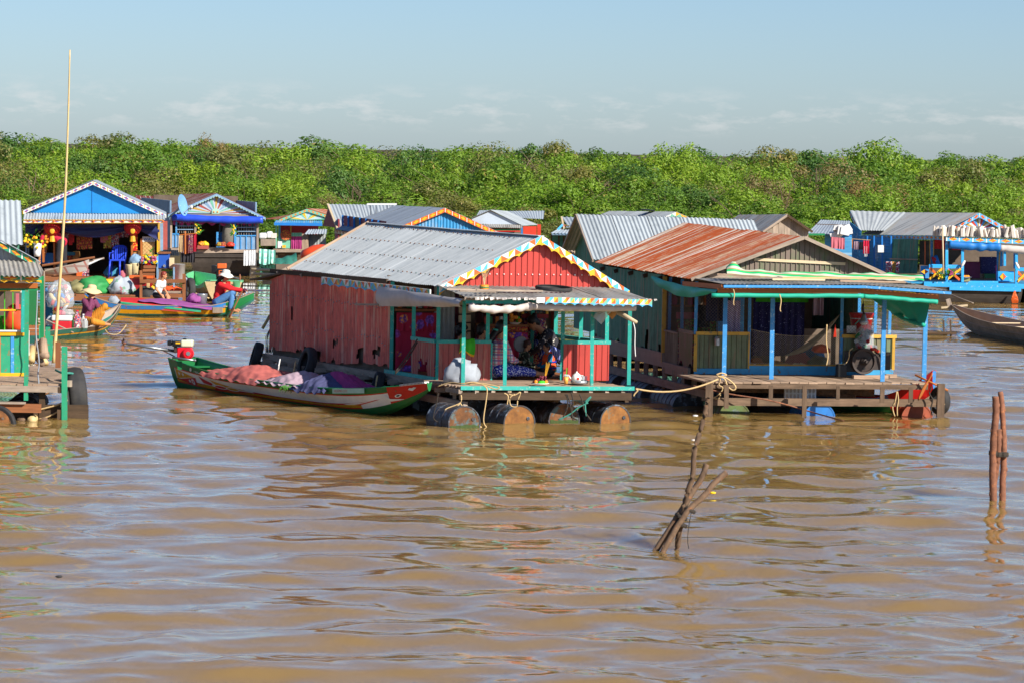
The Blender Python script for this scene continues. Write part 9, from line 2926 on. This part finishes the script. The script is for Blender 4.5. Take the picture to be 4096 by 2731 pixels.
 for k in range(n):
  x = lerp(160, 1990, k / (n - 1)) + r.uniform(-9, 9)
  hgt = r.uniform(.22, .36) * (1.15 if 620 < x < 700 or x > 1500 else 1)
  wd = r.uniform(.045, .11)
  p = h(x, 312 + (x - 160) * .022, -.35 + r.uniform(-.1, .25))
  t = r.uniform(-.28, .28)
  tw = r.uniform(-.5, .5)
  rot = Matrix.Rotation(t, 3, 'Y') @ Matrix.Rotation(tw, 3, 'Z')
  o = MB().hexa([p + V((0, 0, .02)) + rot @ V((sx * wd * (1 - .25 * (z > 0) * r.random()), sy * .16, z * hgt)) for z in (0, 1) for sx, sy in ((-.5, -1), (.5, -1), (.5, 1), (-.5, 1))]).build('foam_float', 'foam_white')
  bv = o.modifiers.new('b', 'BEVEL'); bv.width = .012
  tag(o, 'white foam float standing in row on porch roof of blue house', 'float', 'foam floats on the porch roof of the blue house')
 g2 = px(12, Yb + 2.2)
 ln = thing('laundry_line', 'line of striped and red clothes on wall of blue house', 'laundry', g2(450, 480))
 MB().tube([g2(330, 375), g2(560, 390)], .008, 5).build('line', 'rope', ln)
 for k, (x0, x1, y0, y1, m) in enumerate(((348, 392, 382, 470, 'stripe_yellow'), (402, 445, 402, 480, 'fabric_mauve'), (448, 488, 408, 482, 'fabric_dark'), (490, 550, 395, 520, 'fabric_crimson'), (500, 532, 450, 550, 'fabric_white'))):
  drape(ln, 'garment', g2(x0, y0), g2(x1, y0), (y1 - y0) / 2.412 / (14000 / (Yb + 2.2)), m, 3, .03)
 tag(drape(None, 'pink_blanket', px(12, 105.3)(180, 358), px(12, 105.3)(312, 372), .34, 'fabric_pink', 4, .02), 'pink blanket hanging from low hut beam', 'cloth')
 pl = thing('foam_pile', 'heap of broken white foam sheets on low roof beside blue house', 'foam', px(12, 106)(280, 345))
 for k in range(9):
  p = px(12, 105.6 + k * .043)(215 + r.uniform(0, 120), 330 - r.uniform(0, 60))
  MB().hexa([p + Matrix.Rotation(r.uniform(-.6, .6), 3, 'Y') @ V((sx * .16, sy * .12, z * .16)) for z in (-.5, .5) for sx, sy in ((-1, -1), (1, -1), (1, 1), (-1, 1))]).build('foam_sheet', 'white_plastic', pl)
 bxn = rect(None, 'wall_box', 'white_paint', *q(12, 632, 440), *q(12, 688, 508), Yb + 2.4, .2); tag(bxn, 'white box lantern hung on blue wall', 'lantern')
 for k, x in enumerate((722, 757, 792)):
  tag(MB().bar(px(12, Yb + 1.2)(x + 14, 700), px(12, Yb + 1.4)(x + 18, 602), .2, .06).build('rolled_mat', ['goods_mixed', 'goods_green', 'goods_mixed'][k]), ['left', 'middle', 'right'][k] + ' patterned mat leaning below green sheet of blue house', 'mat', 'mats leaning on the blue house')
 for k, (x, y) in enumerate(((290, 1060), (450, 1010))):
  f = thing('potted_plant', ['bushy plant', 'flowering plant'][k] + ' at railing of bright blue house', 'plant', h(x, y + 60, -.6), 'plants at the blue house')
  for i in range(60):
   p = h(x + r.gauss(0, 35), y - 20 + r.gauss(0, 35), -.6 + r.uniform(-.1, .1)); e = p + V((r.uniform(-.1, .1), 0, r.uniform(-.05, .12)))
   MB().add([p, (p + e) / 2 + V((.025, -.02, 0)), e, (p + e) / 2 - V((.025, .02, 0))], [(0, 1, 2, 3)]).build('leaf', 'leaf_green', f)
  for i in range(6): MB().ell(h(x + r.gauss(0, 30), y - 20 + r.gauss(0, 25), -.72), .03, 6, 4).build('blossom', ['flower_yellow', 'fabric_magenta'][k], f)
 nb = thing('net_bag', 'orange net bag hanging at hull corner of blue house', 'net', h(1655, 1520, -.85))
 for k in range(10):
  a = h(1655, 1315, -.85)
  MB().tube(spline([a, h(1620 + k * 7, 1400, -.9), h(1600 + k * 12, 1470, -.9), h(1612 + k * 10, 1535, -.85)], 4), .022, 5).build('net_strand', 'orange_paint', nb)
 for k, (x0, y0, x1, y1, m, lab) in enumerate(((175, 670, 225, 810, 'red_plastic', 'red leaning canoe blade'), (215, 650, 280, 830, 'blue_deep', 'blue leaning canoe blade'))):
  o = MB().grid(lambda u, v: h(lerp(x0, x1, u ** .7), lerp(y0, y1, u) + (v - .5) * 10, .1 + (v - .5) * .15 * math.sin(math.pi * u)), 10, 4).build('canoe_blade', m, smooth=True)
  so = o.modifiers.new('s', 'SOLIDIFY'); so.thickness = .12
  tag(o, lab + ' inside porch of bright blue house', 'canoe')
 o = MB().tube([h(338, 1000, -.8), h(325, 330, -.7), h(330, 150, -.6)], .028, 7).build('prop_pole', 'wood_pale', smooth=True); tag(o, 'thin pale pole propped against porch roof of blue house', 'pole')
 for k, (x, y) in enumerate(((705, 810), (1705, 845))):
  tag(MB().ell(h(x, y, -.6), (.045, .035, .12), 10, 7, rot=Matrix.Rotation(.5 if k == 0 else -.5, 3, 'Y')).build('fender', 'white_plastic', smooth=True), ['left', 'right'][k] + ' white bottle float tied to post of blue house', 'float', 'bottle floats on the blue house posts')
 ob = thing('offering_box', 'green box with plate of oranges at doorway of blue house', 'box', h(760, 1140, -.3))
 rect(ob, 'box_body', 'olive_tarp', *q(18, 695, 1080), *q(18, 830, 1140), Yb - .35, .3)
 MB().lathe(h(750, 1072, -.3), [(.1, 0), (.19, .03), (.17, .03), (.08, .01)], n=14).build('plate', 'enamel', ob)
 for k in range(6): MB().ell(h(728 + k * 14, 1048, -.3 + .05 * (k % 2)), .045, 8, 5).build('orange', 'fruit_orange', ob)
 rope('rope', 'brown mooring rope from blue house down into water', [px(12, 109)(1290, 895), px(12, 108)(1420, 950), px(12, 107.5)(1550, 998)], .025, 'wood_grey')
 # --- drifting bits on the near water
 for k, (x, y, m, s, lab) in enumerate(((2782, 1664, 'white_plastic', .06, 'clear plastic cup floating between the two front houses'), (2775, 1762, 'foam_white', .05, 'pale scrap floating behind the crooked branches'), (2850, 1972, 'flower_yellow', .05, 'yellow leaf floating near the crooked branches'), (236, 2308, 'rubber', .04, 'dark scrap floating at lower left'))):
  p = P(x, y, 0)
  tag(MB().ell(p + V((0, 0, .01)), (s, s * .8, s * .35), 8, 5).build('floating_scrap', m, smooth=True), lab, 'litter')

far_things()
